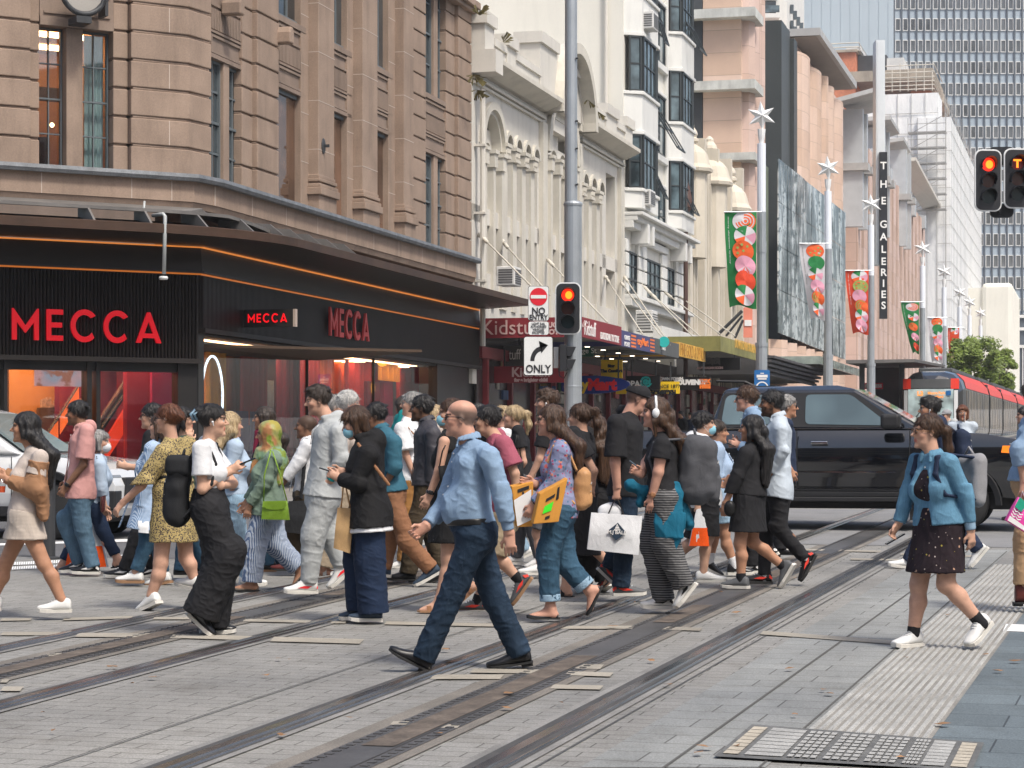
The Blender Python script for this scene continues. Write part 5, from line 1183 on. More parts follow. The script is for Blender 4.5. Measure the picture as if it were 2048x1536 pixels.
def signal_head(name,label,px,py,wpx,hpx,Y,lit,rot=0,letter=None,group=None):
 k=Y/F;c=W(px,py,Y);w,h=wpx*k,hpx*k;t=thing(name,label,'traffic light',c-Vector((0,0,h/2)),group)
 mb=MB();plate(mb,c,w,h,w*.26,-.02,.015,rot);mb.build('backing_rim','signal_rim',t,bevel=.006)
 mb=MB();plate(mb,c,w*.90,h*.955,w*.22,.0155,.03,rot);
 plate(mb,c,w*.62,h*.9,.05,-.22,-.021,rot);mb.build('housing','signal_black',t,bevel=.004)
 Rz=Matrix.Rotation(R(rot),4,'Z')
 for i,ofs in enumerate((.255,-.005,-.265)):
  q=c+Rz@Vector((0,-.03,0))+Vector((-.006,0,ofs*h));r=w*.245
  M=Matrix.Translation(q)@Rz@Matrix(((1,0,0,0),(0,0,-1,0),(0,1,0,0),(0,0,0,1)))
  mb=MB();mb.add([(r*math.cos(a*.2618),r*math.sin(a*.2618),.004)for a in range(24)],[list(range(24))],M)
  mb.build('lens','lens_amber' if i==1 else 'lens_green' if i==2 else('lamp_red' if not letter else mat('lens_red',(.25,.01,.008),.3)),t)
  if i==0 and not letter:mb=MB();mb.add([(r*.15+r*.55*math.cos(a*.2618),r*.62*math.sin(a*.2618),.012)for a in range(24)],[list(range(24))],M);mb.build('bulb','lamp_core',t)
  if i==0 and letter:mb=MB();mb.add([(x*r,y*r,.012)for x,y in((-.6,.55),(.6,.55),(.6,.28),(.16,.28),(.16,-.7),(-.16,-.7),(-.16,.28),(-.6,.28))],[(0,1,2,3,6,7),(3,4,5,6)],M);mb.build('bulb','lamp_core',t)
  mb=MB();n=18;P=[];r2=r*1.06
  for a in range(n+1):
   th=math.pi*(-.15+1.30*a/n);dep=.10+.13*max(0,math.sin(th))
   for rr,zz in((r2,0),(r2,dep),(r2+.012,dep),(r2+.012,0)):P.append((rr*math.cos(th),rr*math.sin(th),zz))
  mb.add(P,[(4*a+j,4*a+(j+1)%4,4*a+4+(j+1)%4,4*a+4+j)for a in range(n)for j in range(4)],M);mb.build('visor','signal_black',t,smooth=False)
 return t
signal_head('traffic_light','red traffic light in a white rimmed black backing on the signal pole',1136,617,52,104,YP_-.4,True)
def road_sign(label,px0,px1,py0,py1,Y,kind):
 c=W((px0+px1)/2,(py0+py1)/2,Y);k=Y/F;w,h=(px1-px0)*k,(py1-py0)*k
 t=thing('road_sign',label,'sign',c-Vector((0,0,h/2)));fr_=lambda x,z:c+Vector((x*w,-.035,z*h))
 mb=MB();plate(mb,c,w,h,.05,.0,.012);mb.build('border','sign_ink',t)
 mb=MB();plate(mb,c,w*.955,h*.975,.045,.0125,.018);mb.build('face','sign_white_face',t);return t,c,w,h
t,c,w,h=road_sign('white rectangular no entry sign with red disc beside the traffic light',1056,1098,572,642,YP_-.35,0)
mb=MB();M=Matrix.Translation(c+Vector((0,-.022,h*.19)))@Matrix(((1,0,0,0),(0,0,-1,0),(0,1,0,0),(0,0,0,1)));r=w*.42;mb.prism([(r*math.cos(a*.19635),r*math.sin(a*.19635))for a in range(32)],0,.004,M);mb.build('red_disc','sign_red_face',t)
mb=MB();mb.box(c.x-r*.88,c.x+r*.88,c.y-.032,c.y-.027,c.z+h*.19-r*.19,c.z+h*.19+r*.19);mb.build('white_bar','sign_white_face',t)
mb=MB();text(mb,'NO',.19,face_M(c+Vector((0,-.026,-h*.225)),(1,0,0)),.004,sx=.9);text(mb,'ENTRY',.15,face_M(c+Vector((0,-.026,-h*.405)),(1,0,0)),.003,sx=.8);mb.build('lettering','sign_ink',t)
t,c,w,h=road_sign('small white light rail exemption plate under the no entry sign',1056,1098,643,670,YP_-.35,1)
mb=MB()
for k,wd in enumerate(('LIGHT RAIL','AUTHORISED','VEHICLES','EXCEPTED')):text(mb,wd,.066,face_M(c+Vector((0,-.026,h*(.33-.22*k))),(1,0,0)),.0,sx=.8)
mb.build('lettering','sign_ink',t)
t,c,w,h=road_sign('large white right turn arrow only sign below the no entry sign',1047,1106,673,751,YP_-.35,2)
mb=MB();y_=c.y-.022;P=[];n=12
arc=[(-.27+.40*(1-math.cos(R(90)*k/n)),-.13+.38*math.sin(R(90)*k/n))for k in range(n+1)]
ins=[(-.13+.26*(1-math.cos(R(90)*k/n)),-.13+.255*math.sin(R(90)*k/n))for k in range(n+1)]
q=lambda p:(c.x+p[0]*w,y_,c.z+p[1]*h)
mb.add([q(p)for p in arc]+[q(p)for p in ins],[(k,k+1,n+2+k,n+1+k)for k in range(n)]);mb.add([q(p)for p in((.02,.385),(.33,.28),(.10,.065),(.085,.19))],[(0,1,2,3)]);mb.add([q(p)for p in((.02,.385),(.33,.28),(.06,.20))],[(0,1,2)]);mb.build('arrow','sign_ink',t)
mb=MB();text(mb,'ONLY',.22,face_M(c+Vector((0,-.026,-h*.34)),(1,0,0)),.004,sx=.85);mb.build('lettering','sign_ink',t)
t=thing('pedestrian_signal','black two aspect pedestrian signal seen side on at the pole','traffic light',W(1138,748,YP_));k=YP_/F
mb=MB();a,b=W(1119,742,YP_-.2),W(1133,690,YP_-.2);mb.box(a.x,b.x,a.y-.16,a.y+.16,a.z,b.z);mb.build('housing','signal_black',t,bevel=.01)
mb=MB()
for py in(693,718):z1,z0=W(0,py,YP_-.2).z,W(0,py+20,YP_-.2).z;x0,x1=W(1133,0,YP_-.2).x,W(1152,0,YP_-.2).x;mb.prism_xz([(x0,z0),(x0,z1),(x1,z1-.01),(x1-.09,z0)],a.y-.15,a.y+.15)
mb.build('visor','signal_black',t,bevel=.01)
mb=MB();p=[W(1117,735,YP_-.2),W(1119,752,YP_-.2),W(1128,757,YP_-.2),W(1134,745,YP_-.2)];mb.tube(p,.012,6);mb.build('cable','signal_black',t,smooth=True)
mb=MB();a=W(1107,736,YP_-.1);mb.box(a.x,a.x+.1,a.y-.05,a.y+.05,a.z,a.z+.42);mb.build('control_box','signal_rim',t,bevel=.01)
YM=43.;MA=thing('signal_mast','steel mast arm post standing just outside the right edge holding two signals','pole',(W(2190,0,YM).x,YM,gz(YM)))
xm=W(2190,0,YM).x;za=W(0,322,YM).z;mb=MB();mb.lathe([(.16,0),(.13,za+.6-gz(YM))],(xm,YM+.35,gz(YM)),16);mb.build('post','pole_metal',MA)
mb=MB();mb.tube([(xm,YM+.35,za),(W(1996,0,YM).x,YM+.35,za)],.07,10);mb.build('arm','pole_metal',MA)
mb=MB();plate(mb,W(2003,312,YM+.25),.52,.34,.12,-.02,.04);plate(mb,W(2003,422,YM+.25),.44,.26,.1,-.02,.04);mb.box(W(2003,0,YM).x-.025,W(2003,0,YM).x+.025,YM+.1,YM+.2,W(0,425,YM).z,W(0,300,YM).z);mb.build('bracket','signal_black',MA)
signal_head('traffic_light','red round traffic light, left head of the pair at the top right',1976,361,56,124,YM,True,6)
signal_head('traffic_light','tram signal showing a red letter T, right head of the pair at the top right',2034,357,55,120,YM,True,6,letter='T')
mat('lamp_tube',(.74,.78,.84),.35,var=.03);mat('star_white',(.78,.79,.78),.45,var=.03)
mat('ban_green',(.02,.22,.06),.7,var=.1,vs=4);mat('ban_white',(.66,.64,.66),.7,var=.06);mat('ban_red',(.72,.07,.025),.7,var=.1,vs=4);mat('ban_pink',(.72,.34,.45),.7,var=.05);mat('ban_orange',(.78,.12,.025),.7,var=.05);mat('ban_lime',(.32,.38,.10),.7,var=.05)
def star_lamp(px,py_star,Y,label,r=.235,wmul=1.0):
 x=W(px,0,Y).x;zs=W(0,py_star,Y).z;zb=gz(Y);t=thing('street_lamp',label,'street lamp',(x,Y,zb),'star topped street lamps')
 k=wmul;H=zs-.45-.5;h1=zb+(H-zb)*.36
 mb=MB();mb.lathe([(.17*k,0),(.17*k,h1-zb)],(x,Y,zb),12);mb.lathe([(.185*k,h1-zb),(.185*k,h1-zb+.12)],(x,Y,zb),12);mb.lathe([(.14*k,h1-zb+.12),(.13*k,H-2.0-zb)],(x,Y,zb),12);mb.lathe([(.145*k,H-3.2-zb),(.145*k,H-2.85-zb)],(x,Y,zb),12);mb.build('post','pole_metal',t,smooth=False)
 mb=MB();mb.lathe([(.125*k,H-2.0-zb),(.125*k,H-zb),(0,H-zb+.01)],(x,Y,zb),14);mb.build('light_tube','lamp_tube',t)
 mb=MB();mb.lathe([(.06,0),(.10,.2),(.12,.42),(.0,.43)],(x,Y,H),8);mb.build('star_stem','star_white',t)
 c=Vector((x,Y,zs-.15));mb=MB();n=6;R1,R2=.44,.19;pts=[]
 for a in range(12):rr=R1 if a%2==0 else R2;th=R(90+30*a+4);pts.append(tuple(c+Vector((rr*math.cos(th)*(1.0),.0,rr*math.sin(th)))))
 f_,b_=tuple(c+Vector((0,-.2,0))),tuple(c+Vector((0,.2,0)));pts+=[f_,b_]
 mb.add(pts,[(a,(a+1)%12,12)for a in range(12)]+[((a+1)%12,a,13)for a in range(12)]);mb.build('star','star_white',t);return x
lamps=[(1523,222,66.5,'nearest tall star lamp with a green banner, above the dark pickup'),(1656,328,79,'second star lamp with a white banner in front of the mirrored panel'),(1742,402,90,'third star lamp with a red banner beside the black vertical sign'),(1845,492,108,'fourth star lamp with a narrow twisted green banner, left of the tram'),(1888,538,118,'fifth star lamp with a white banner above the tram roof'),(1919,580,128,'sixth star lamp with a small red banner by the tree'),(1939,600,138,'seventh star lamp standing before the wrapped scaffold above the tree'),(1961,622,148,'farthest star lamp at the right end of the row')]
for l in lamps:star_lamp(*l)
def ball_mats(kind):return kind
def banner(px_l,px_r,py_t,py_b,Y,bg,label,balls,tw=.0,text_m='txt_white',bl=None):
 """hanging cloth with six stacked balls; the free edge sags inwards; px_l_bottom = bl"""
 k=Y/F;zt,zb=W(0,py_t,Y).z,W(0,py_b,Y).z;t=thing('street_banner',label,'banner',(W((px_l+px_r)/2,0,Y).x,Y,zb),'christmas ball banners on the lamps')
 bl=px_l if bl is None else bl;nu,nv=14,22
 def S_(u,v,off=0.):
  pl=px_l+(bl-px_l)*max(0.,v)**1.3;px=pl+(px_r-pl)*u;x=W(px,0,Y).x
  return Vector((x,Y-off+.10*math.sin(u*7+v*3)*v*(1-u*.6)+.05*math.sin(v*9+u*4)+(1-u)*v*.22,zt+(zb-zt)*v+(1-u)*(.0)+.06*math.sin(u*5)*v))
 mb=MB();P=[tuple(S_(i/nu,j/nv))for j in range(nv+1)for i in range(nu+1)]+[tuple(S_(i/nu,j/nv,-.012))for j in range(nv+1)for i in range(nu+1)];o_=(nu+1)*(nv+1)
 mb.add(P,[(j*(nu+1)+i,j*(nu+1)+i+1,(j+1)*(nu+1)+i+1,(j+1)*(nu+1)+i)for j in range(nv)for i in range(nu)]+[(o_+(j+1)*(nu+1)+i,o_+(j+1)*(nu+1)+i+1,o_+j*(nu+1)+i+1,o_+j*(nu+1)+i)for j in range(nv)for i in range(nu)]);cl=mb.build('cloth',bg,t,smooth=True,keep=True)
 mb=MB();mb.tube([W(px_l-1,py_t,Y),W(px_r+10,py_t,Y)],.025,6);mb.build('batten','pole_metal',t)
 asp=(zt-zb)/((px_r-(px_l+bl)/2)*k)
 def disc(m,cu,cv,r,a0=0,a1=360,r0=0.,sq=1.,off=.012):
  mb=MB();n=22;pts=[]
  for a in range(n+1):
   th=R(a0+(a1-a0)*a/n);pts+=[S_(min(1,max(0,cu+r*math.cos(th))),cv-r*math.sin(th)/asp*sq,off),S_(min(1,max(0,cu+r0*math.cos(th))),cv-r0*math.sin(th)/asp*sq,off)]
  mb.add([tuple(p)for p in pts],[(2*a,2*a+2,2*a+3,2*a+1)for a in range(n)]);return mb.build('printed_ball',m,cl,keep=True)
 nb=len(balls);r=.355
 for i in list(range(nb)):
  kind=balls[i];cu=.60+.04*math.sin(i*2.3);cv=.10+.78*i/(nb-1)if nb>1 else .2;o=.012+.0012*8*i
  W_,P_,O_,G_,R_,Lm='ban_white','ban_pink','ban_orange','ban_green','ban_red','ban_lime'
  if kind=='spiral':
   disc(W_,cu,cv,r,off=o)
   for q0,q1 in((.88,1),(.58,.76),(.30,.45),(0,.16)):disc(O_,cu+.05,cv-.004,r*q1*.9,r0=r*q0*.9,off=o+.002)
  elif kind=='beach':
   disc(W_,cu,cv,r,off=o)
   for a,m in((200,O_),(320,P_),(80,G_)):disc(m,cu,cv,r,a,a+62,off=o+.002)
  elif kind=='dots':
   disc(O_,cu,cv,r,off=o)
   for a in range(7):disc(Lm,cu+r*.6*math.cos(a*.9),cv-r*.6*math.sin(a*.9)/asp,.045,off=o+.002)
   disc(Lm,cu,cv,.045,off=o+.002)
  elif kind=='limedots':
   disc(Lm,cu,cv,r,off=o)
   for a in range(7):disc(O_,cu+r*.6*math.cos(a*.9),cv-r*.6*math.sin(a*.9)/asp,.04,off=o+.002)
  elif kind=='stripe':
   disc(P_,cu,cv,r,off=o)
   for a in range(5):disc(O_ if a%2 else W_,cu,cv,r*.97,215+a*26,227+a*26,off=o+.002)
  elif kind=='rings':
   disc(O_,cu,cv,r,off=o)
   for q in(.9,.6,.3):disc(Lm,cu+.03,cv,r*q,r0=r*(q-.14),off=o+.002)
  else:disc({'red':R_ if bg!='ban_red' else O_,'green':G_,'pink':P_}[kind],cu,cv,r,off=o)
 mb=MB();tmp=MB();text(tmp,'merry christmas sydney',1.,Matrix.Identity(4),.01,.0);xs=[p.x for p in tmp.v];x0,x1=min(xs),max(xs)
 mb.add([tuple(S_(.10+.055*(p.y+.35),.05+.50*(p.x-x0)/(x1-x0),.014))for p in tmp.v],tmp.f);mb.build('lettering',text_m,cl,keep=True)
banner(1449,1513,424,614,66.0,'ban_green','green christmas banner of stacked balls on the nearest star lamp',('spiral','beach','dots','stripe','red','beach'),bl=1461)
banner(1599,1650,487,638,78.6,'ban_white','white christmas banner of stacked balls on the second star lamp',('dots','green','beach','stripe','rings','beach'),text_m='awning_under',bl=1624)
banner(1691,1737,541,667,89.6,'ban_red','red christmas banner of stacked balls on the third star lamp',('beach','limedots','pink','rings','beach','stripe'),bl=1708)
banner(1802,1838,604,706,107.6,'ban_green','twisted green christmas banner on the fourth star lamp',('spiral','beach','dots','stripe','red'),bl=1828)
banner(1855,1886,635,724,117.6,'ban_white','small white christmas banner on the fifth star lamp above the tram',('dots','green','beach','stripe','rings','beach'),text_m='awning_under',bl=1866)
banner(1896,1918,655,722,127.6,'ban_red','smallest red christmas banner partly behind the tree',('beach','limedots','pink'),bl=1900)
ts=thing('tram_sign','blue tram stop plate with white tram pictogram on the nearest star lamp','sign',W(1524,772,66));c=W(1524,762,66);k=66/F
mb=MB();plate(mb,c,31*k,44*k,.04,0,.03);mb.build('plate',mat('sign_azure',(.015,.13,.36),.45),ts)
mb=MB();mb.box(c.x-.16,c.x+.16,c.y-.045,c.y-.035,c.z+.10,c.z+.18);mb.box(c.x-.13,c.x+.13,c.y-.045,c.y-.035,c.z+.04,c.z+.08);mb.box(c.x-.05,c.x+.05,c.y-.045,c.y-.035,c.z+.21,c.z+.235)
n=20;mb.add([(c.x+r*math.cos(R(180*a/n)),c.y-.04,c.z-.2+r*math.sin(R(180*a/n)))for a in range(n+1)for r in(.15,.185)],[(2*a,2*a+1,2*a+3,2*a+2)for a in range(n)]);mb.build('pictogram','txt_white',ts)
sh=thing('tram_shelter','dark flat roofed tram stop shelter left of the tram','shelter',W(1790,790,100));mb=MB();a=W(1692,726,92);b=W(1890,728,112)
mb.add([(W(1692,0,92).x,92,W(0,727,92).z),(W(1830,0,96).x,96,W(0,724,96).z),(W(1890,0,118).x,118,W(0,735,118).z),(W(1740,0,118).x,118,W(0,738,118).z)]+[(W(1692,0,92).x,92,W(0,720,92).z),(W(1830,0,96).x,96,W(0,718,96).z),(W(1890,0,118).x,118,W(0,730,118).z),(W(1740,0,118).x,118,W(0,733,118).z)],[(0,1,2,3),(4,7,6,5),(0,4,5,1),(1,5,6,2),(2,6,7,3),(3,7,4,0)]);mb.build('roof','awning_under',sh)
mb=MB()
for px,Y in((1720,95),(1800,98),(1780,112)):x=W(px,0,Y).x;mb.box(x,x+.2,Y,Y+.2,gz(Y),W(0,728,Y).z)
mb.build_each('post','dark_iron',sh)
mb=MB();x=W(1735,0,104).x;mb.box(x,x+1.6,104,104.1,gz(104),W(0,735,104).z);mb.build('panel','shop_dark',sh)
rs=thing('station_sign','small red shop sign glowing far behind the pickup roof','sign',W(1750,780,104));mb=MB();mb.box(W(1728,0,103).x,W(1766,0,103).x,103,103.1,W(0,778,103).z,W(0,766,103).z);mb.build('board','sign_red_face',rs);mb=MB();text(mb,'EXPRESS',.2,face_M(W(1747,772,102.98),(1,0,0)),.01);mb.build('lettering','txt_white',rs)
bo=thing('bollard','dark steel bollard at the kerb behind the walking girl with the tan jacket','bollard',G(97,1118));mb=MB();p=G(97,1118);mb.lathe([(.075,0),(.075,.98),(.06,1.0),(0,1.0)],p,14);mb.build('post','dark_iron',bo);mb=MB();mb.lathe([(.14,0),(.14,.02),(.075,.03)],p,14);mb.build('base','dark_iron',bo)
def paint(name,c,rough=.12,coat=1.,metal=0.):
 m,t,b=nt(name);b.inputs['Base Color'].default_value=rgba(c);b.inputs['Roughness'].default_value=rough;b.inputs['Metallic'].default_value=metal;b.inputs['Coat Weight'].default_value=coat;b.inputs['Coat IOR'].default_value=1.65;b.inputs['Coat Roughness'].default_value=.04
 bumpn(t,b,noise(t,coords(t),1.4,2),.035,.02);MATS[name]=m;return m
paint('black_paint',(.004,.005,.007),.12);paint('white_paint_car',(.66,.67,.67),.25);paint('tram_red',(.70,.035,.015),.4,.15);paint('tram_black',(.012,.014,.017),.15)
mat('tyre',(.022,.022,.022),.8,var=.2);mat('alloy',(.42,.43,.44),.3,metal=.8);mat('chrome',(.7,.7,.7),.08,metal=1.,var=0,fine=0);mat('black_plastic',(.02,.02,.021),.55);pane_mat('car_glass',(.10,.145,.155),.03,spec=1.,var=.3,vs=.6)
glow('marker_orange',(1,.25,.02),.6);mat('head_lens',(.35,.37,.38),.06,metal=.5)
class VF:
 def __init__(s,O,a=14.6):
  a=R(a);s.M=Matrix(((math.cos(a),math.sin(a),0,O.x),(-math.sin(a),math.cos(a),0,O.y),(0,0,1,O.z),(0,0,0,1)))
def wheel(parent,vf,x,y,r,w=.27):
 mb=MB(vf.M@Matrix.Translation((x,y+w/2,r))@Matrix.Rotation(R(90),4,'X'))
 mb.lathe([(r*.62,-w/2),(r*.9,-w/2),(r*.985,-w*.36),(r,-w*.2),(r,w*.2),(r*.985,w*.36),(r*.9,w/2),(r*.62,w/2)],n=28);tw=mb.build('wheel','tyre',parent,smooth=True)
 mb=MB(vf.M@Matrix.Translation((x,y+w/2,r))@Matrix.Rotation(R(90),4,'X'))
 for sgn in(1,-1):mb.lathe([(r*.66,w*.40*sgn),(r*.62,w*.46*sgn),(r*.58,w*.30*sgn),(r*.56,w*.1*sgn)],n=28)
 for k in range(6):
  a=k*math.pi/3;c,s_=math.cos(a),math.sin(a);P=[]
  for rr,hw,z in((.06,.04,.36),(r*.6,.055,.42)):
   for sg in(-1,1):
    for z2 in(z*w,z*w-.05):P.append((rr*c-sg*hw*s_,rr*s_+sg*hw*c,z2))
  mb.add(P,[(0,2,6,4),(0,4,5,1),(2,3,7,6),(4,6,7,5)])
 mb.lathe([(.09,w*.38),(.085,w*.42),(0,w*.43)],n=12);mb.build('rim','alloy',tw);return tw
def arch_profile(pts,axles,r,z_sill):
 """side outline with wheel arches cut in the lower edge; pts run front bottom -> over the top -> rear bottom"""
 out=list(pts)
 for x in sorted(axles):out+=[(x+r*math.cos(R(a)),max(z_sill,.36+r*math.sin(R(a))))for a in range(180,-1,-15)]
 return out
def tumble(o,f,W_):
 """cut the slab sided body at several heights and curve its flanks by f(z)"""
 me=o.data;bm=bmesh.new();bm.from_mesh(me)
 zs=[v.co.z for v in bm.verts];z0,z1=min(zs),max(zs);base=ORG[o.name]
 for k in range(1,16):
  bmesh.ops.bisect_plane(bm,geom=bm.verts[:]+bm.edges[:]+bm.faces[:],plane_co=(0,0,z0+(z1-z0)*k/16),plane_no=(0,0,1))
 inv=vf.M.inverted()
 for v in bm.verts:
  q=inv@(v.co+base);dy=f(q.z);q.y=q.y+dy if q.y<W_/2 else q.y-dy
  if q.x>.6:q.x-=(q.x-.6)*.0
  v.co=vf.M@q-base
 bm.to_mesh(me);bm.free();me.polygons.foreach_set('use_smooth',[True]*len(me.polygons));me.set_sharp_from_angle(angle=R(32));return o
def lerp_f(tab):return lambda z:float(np.interp(z,[a for a,b in tab],[b for a,b in tab]))
def side_quad(mb,b0,b1,zb,zt,top,bot,inset_b,inset_t,yo=-.004,side=1,wid=2.0):
 pass
O=G(1915,1065);vf=VF(O);PT=thing('pickup_truck','black crew cab pickup truck crossing behind the crowd, facing right','pickup truck',O)
WID=1.98
prof=arch_profile([(.93,.42),(.99,.52),(1.0,.95),(.93,1.13),(.80,1.22),(.3,1.30),(-.55,1.35),(-3.3,1.38),(-3.36,1.33),(-4.95,1.35),(-5.0,1.30),(-5.0,.62),(-4.9,.52)],(0,-3.57),.50,.47)
mb=MB(vf.M);mb.prism_xz(prof,0,WID);tumble(mb.build('body','black_paint',PT,bevel=.03,segs=3),lerp_f([(.4,.12),(.55,.07),(.72,.028),(.86,.006),(.98,.0),(1.08,.006),(1.16,.020),(1.24,.048),(1.30,.080),(1.345,.115),(1.38,.16)]),WID)
mb=MB(vf.M);mb.box(-4.85,-3.45,.12,WID-.12,1.30,1.356);mb.build('bed_liner','black_plastic',PT)
gb=[(-.45,1.345),(-3.30,1.365)];gt=[(-1.42,1.925),(-3.12,1.925)];ib,it=.14,.29
def gp_(x,z):
 return .14+.12*(z-1.345)/.555
mb=MB(vf.M);V=[]
for(x,z),ins in zip(gb+gt[::-1],(ib,ib,it,it)):V+=[(x,ins,z),(x,WID-ins,z)]
rings=[[(-.40,ib,1.34),(-.40,WID-ib,1.34),(-3.32,WID-ib,1.36),(-3.32,ib,1.36)],[(-1.36,it*.9,1.90),(-1.36,WID-it*.9,1.90),(-3.14,WID-it*.9,1.89),(-3.14,it*.9,1.89)],[(-1.62,it+.14,1.955),(-1.62,WID-it-.14,1.955),(-3.0,WID-it-.14,1.94),(-3.0,it+.14,1.94)]]
mb.loft(rings);mb.build('cab','black_paint',PT,bevel=.04,segs=3)
def win(mb,pts,off=-.010):
 P=[(x,gp_(x,z)+off,z)for x,z in pts];mb.add(P,[list(range(len(P)))])
def rpoly(pts,r=.06,n=4):
 out=[];m_=len(pts)
 for i in range(m_):
  a,b,c_=(Vector(pts[(i-1)%m_]),Vector(pts[i]),Vector(pts[(i+1)%m_]));u=(a-b).normalized()*min(r,(a-b).length*.45);v=(c_-b).normalized()*min(r,(c_-b).length*.45)
  for k in range(n+1):t_=k/n;out.append(tuple((b+u)*(1-t_)**2+b*2*t_*(1-t_)+(b+v)*t_*t_))
 return out
mb=MB(vf.M);win(mb,rpoly([(-.88,1.41),(-2.02,1.43),(-2.02,1.83),(-1.42,1.83)],.07));win(mb,rpoly([(-2.20,1.43),(-3.16,1.43),(-3.10,1.83),(-2.20,1.83)],.09));mb.build_each('side_window','car_glass',PT)
mb=MB(vf.M);win(mb,rpoly([(-.70,1.385),(-3.24,1.40),(-3.14,1.855),(-1.36,1.855)],.06),-.003);mb.build('window_trim','black_plastic',PT)
mb=MB(vf.M);q=lambda x,y,z:(x,y,z);mb.add([(-.415,.16,1.375),(-.415,WID-.16,1.375),(-1.345,WID-.30,1.895),(-1.345,.30,1.895)],[(0,1,2,3)],Matrix.Translation((.012,0,.012)));mb.build('windscreen','car_glass',PT)
mb=MB(vf.M)
for x in(-.62,-2.11,-3.28):mb.box(x-.006,x+.006,-.004,.0005,.56,1.34)
mb.box(-3.26,-.64,-.005,.0,.545,.56);mb.build_each('door_seam','black_plastic',PT)
mb=MB(vf.M);mb.box(-.62,-.55,-.004,.004,1.325,1.34)if False else mb.box(-3.28,-.56,.115,.145,1.362,1.378);mb.build('belt_moulding','chrome',PT)
for x in(-1.92,-2.92):mb=MB(vf.M);mb.box(x,x+.22,-.05,-.015,1.16,1.20);mb.box(x+.0,x+.03,-.02,.0,1.165,1.195);mb.box(x+.19,x+.22,-.02,.0,1.165,1.195);mb.build('door_handle','chrome',PT,bevel=.008)
mb=MB(vf.M);mb.box(-.98,-.72,-.30,-.03,1.36,1.56);mb.build('wing_mirror','black_plastic',PT,bevel=.05,segs=3)
mb=MB(vf.M);mb.box(-3.1,-.62,-.13,.06,.40,.46);mb.box(-3.02,-.5,-.0,.1,.46,.53);mb.build('running_board','black_plastic',PT,bevel=.01)
mb=MB(vf.M);mb.box(-2.9,-.8,-.008,.0,.78,.80);mb.build('side_moulding','chrome',PT)
mb=MB(vf.M);mb.prism_xz([(.72,1.03),(.96,1.0),(.99,1.12),(.86,1.19),(.66,1.17)],-.012,.22);hl_=mb.build('headlight','head_lens',PT,bevel=.01)
mb=MB(vf.M);mb.prism_xz([(.56,1.05),(.72,1.04),(.68,1.14),(.58,1.14)],-.014,.05);mb.build('marker_light','marker_orange',hl_)
mb=MB(vf.M);mb.box(.9,1.08,.02,WID-.02,.44,.72);mb.build('bumper','black_plastic',PT,bevel=.04);mb=MB(vf.M);mb.box(.985,1.02,.35,WID-.35,.76,1.12);mb.build('grille','black_plastic',PT)
for x in(0,-3.57):
 mb=MB(vf.M);mb.prism_xz([(x+.50*math.cos(R(a)),.36+.50*math.sin(R(a)))for a in range(0,181,15)],.34,.5);mb.build('wheel_well','txt_black',PT)
 mb=MB(vf.M);n=18;mb.add([(x+r*math.cos(R(10*k)),y,.36+r*math.sin(R(10*k)))for k in range(n+1)for r,y in((.49,-.004),(.56,-.035),(.575,.002))],[(3*k+j,3*k+j+1,3*k+4+j,3*k+3+j)for k in range(n)for j in(0,1)]);mb.build('arch_flare','black_plastic',PT)
 wheel(PT,vf,x,.03,.40);wheel(PT,vf,x,WID-.30,.40)
mb=MB(vf.M);mb.box(.52,.56,.0,.26,.10,.60)if False else mb.box(-.62,-.58,.02,.30,.16,.55);mb.box(-4.18,-4.14,.02,.30,.16,.55);mb.build_each('mud_flap','black_plastic',PT)
mb=MB(vf.M);mb.box(-3.0,-2.5,WID*.35,WID*.65,1.95,1.965);mb.tube([(-2.75,WID*.3,1.95),(-2.9,WID*.3,2.02),(-3.3,WID*.3,2.03)],.02,6);mb.build('roof_antenna','black_plastic',PT)
mb=MB(vf.M);mb.box(-4.9,.8,.25,WID-.25,.30,.52);mb.build('underbody','txt_black',PT)
mb=MB(vf.M);mb.box(-5.06,-5.0,.1,.3,.85,1.25);mb.build('tail_light','sign_red_face',PT)
O=G(96,1081);vf=VF(O);SV=thing('suv_car','white suv at the left edge with its nose and headlight behind the walking people','car',O);WID=1.88
prof=arch_profile([(.80,.30),(.88,.40),(.90,.68),(.80,.88),(.62,.97),(-.55,1.10),(-2.9,1.16),(-3.6,1.10),(-3.7,.6),(-3.6,.36)],(0,-2.75),.42,.33)
mb=MB(vf.M);mb.prism_xz(prof,0,WID);tumble(mb.build('body','white_paint_car',SV,bevel=.06,segs=4),lerp_f([(.3,.08),(.45,.03),(.6,.0),(.78,.0),(.9,.02),(1.0,.07),(1.1,.14)]),WID)
mb=MB(vf.M);mb.loft([[(-.40,.05,1.06),(-.40,WID-.05,1.06),(-3.6,WID-.05,1.10),(-3.6,.05,1.10)],[(-1.25,.20,1.60),(-1.25,WID-.20,1.60),(-3.25,WID-.2,1.60),(-3.25,.2,1.60)],[(-1.6,.35,1.68),(-1.6,WID-.35,1.68),(-3.0,WID-.35,1.67),(-3.0,.35,1.67)]]);mb.build('cabin','white_paint_car',SV,bevel=.05,segs=3)
gp_=lambda x,z:.05+.15*(z-1.06)/.54
mb=MB(vf.M);win(mb,rpoly([(-.86,1.13),(-1.95,1.15),(-1.95,1.55),(-1.36,1.55)],.06),-.006);win(mb,rpoly([(-2.02,1.15),(-3.3,1.17),(-3.05,1.55),(-2.02,1.55)],.06),-.006);mb.build_each('side_window','car_glass',SV)
mb=MB(vf.M);mb.add([(-.42,.16,1.09),(-.42,WID-.16,1.09),(-1.22,WID-.28,1.585),(-1.22,.28,1.585)],[(0,1,2,3)],Matrix.Translation((.014,0,.014)));mb.build('windscreen','car_glass',SV)
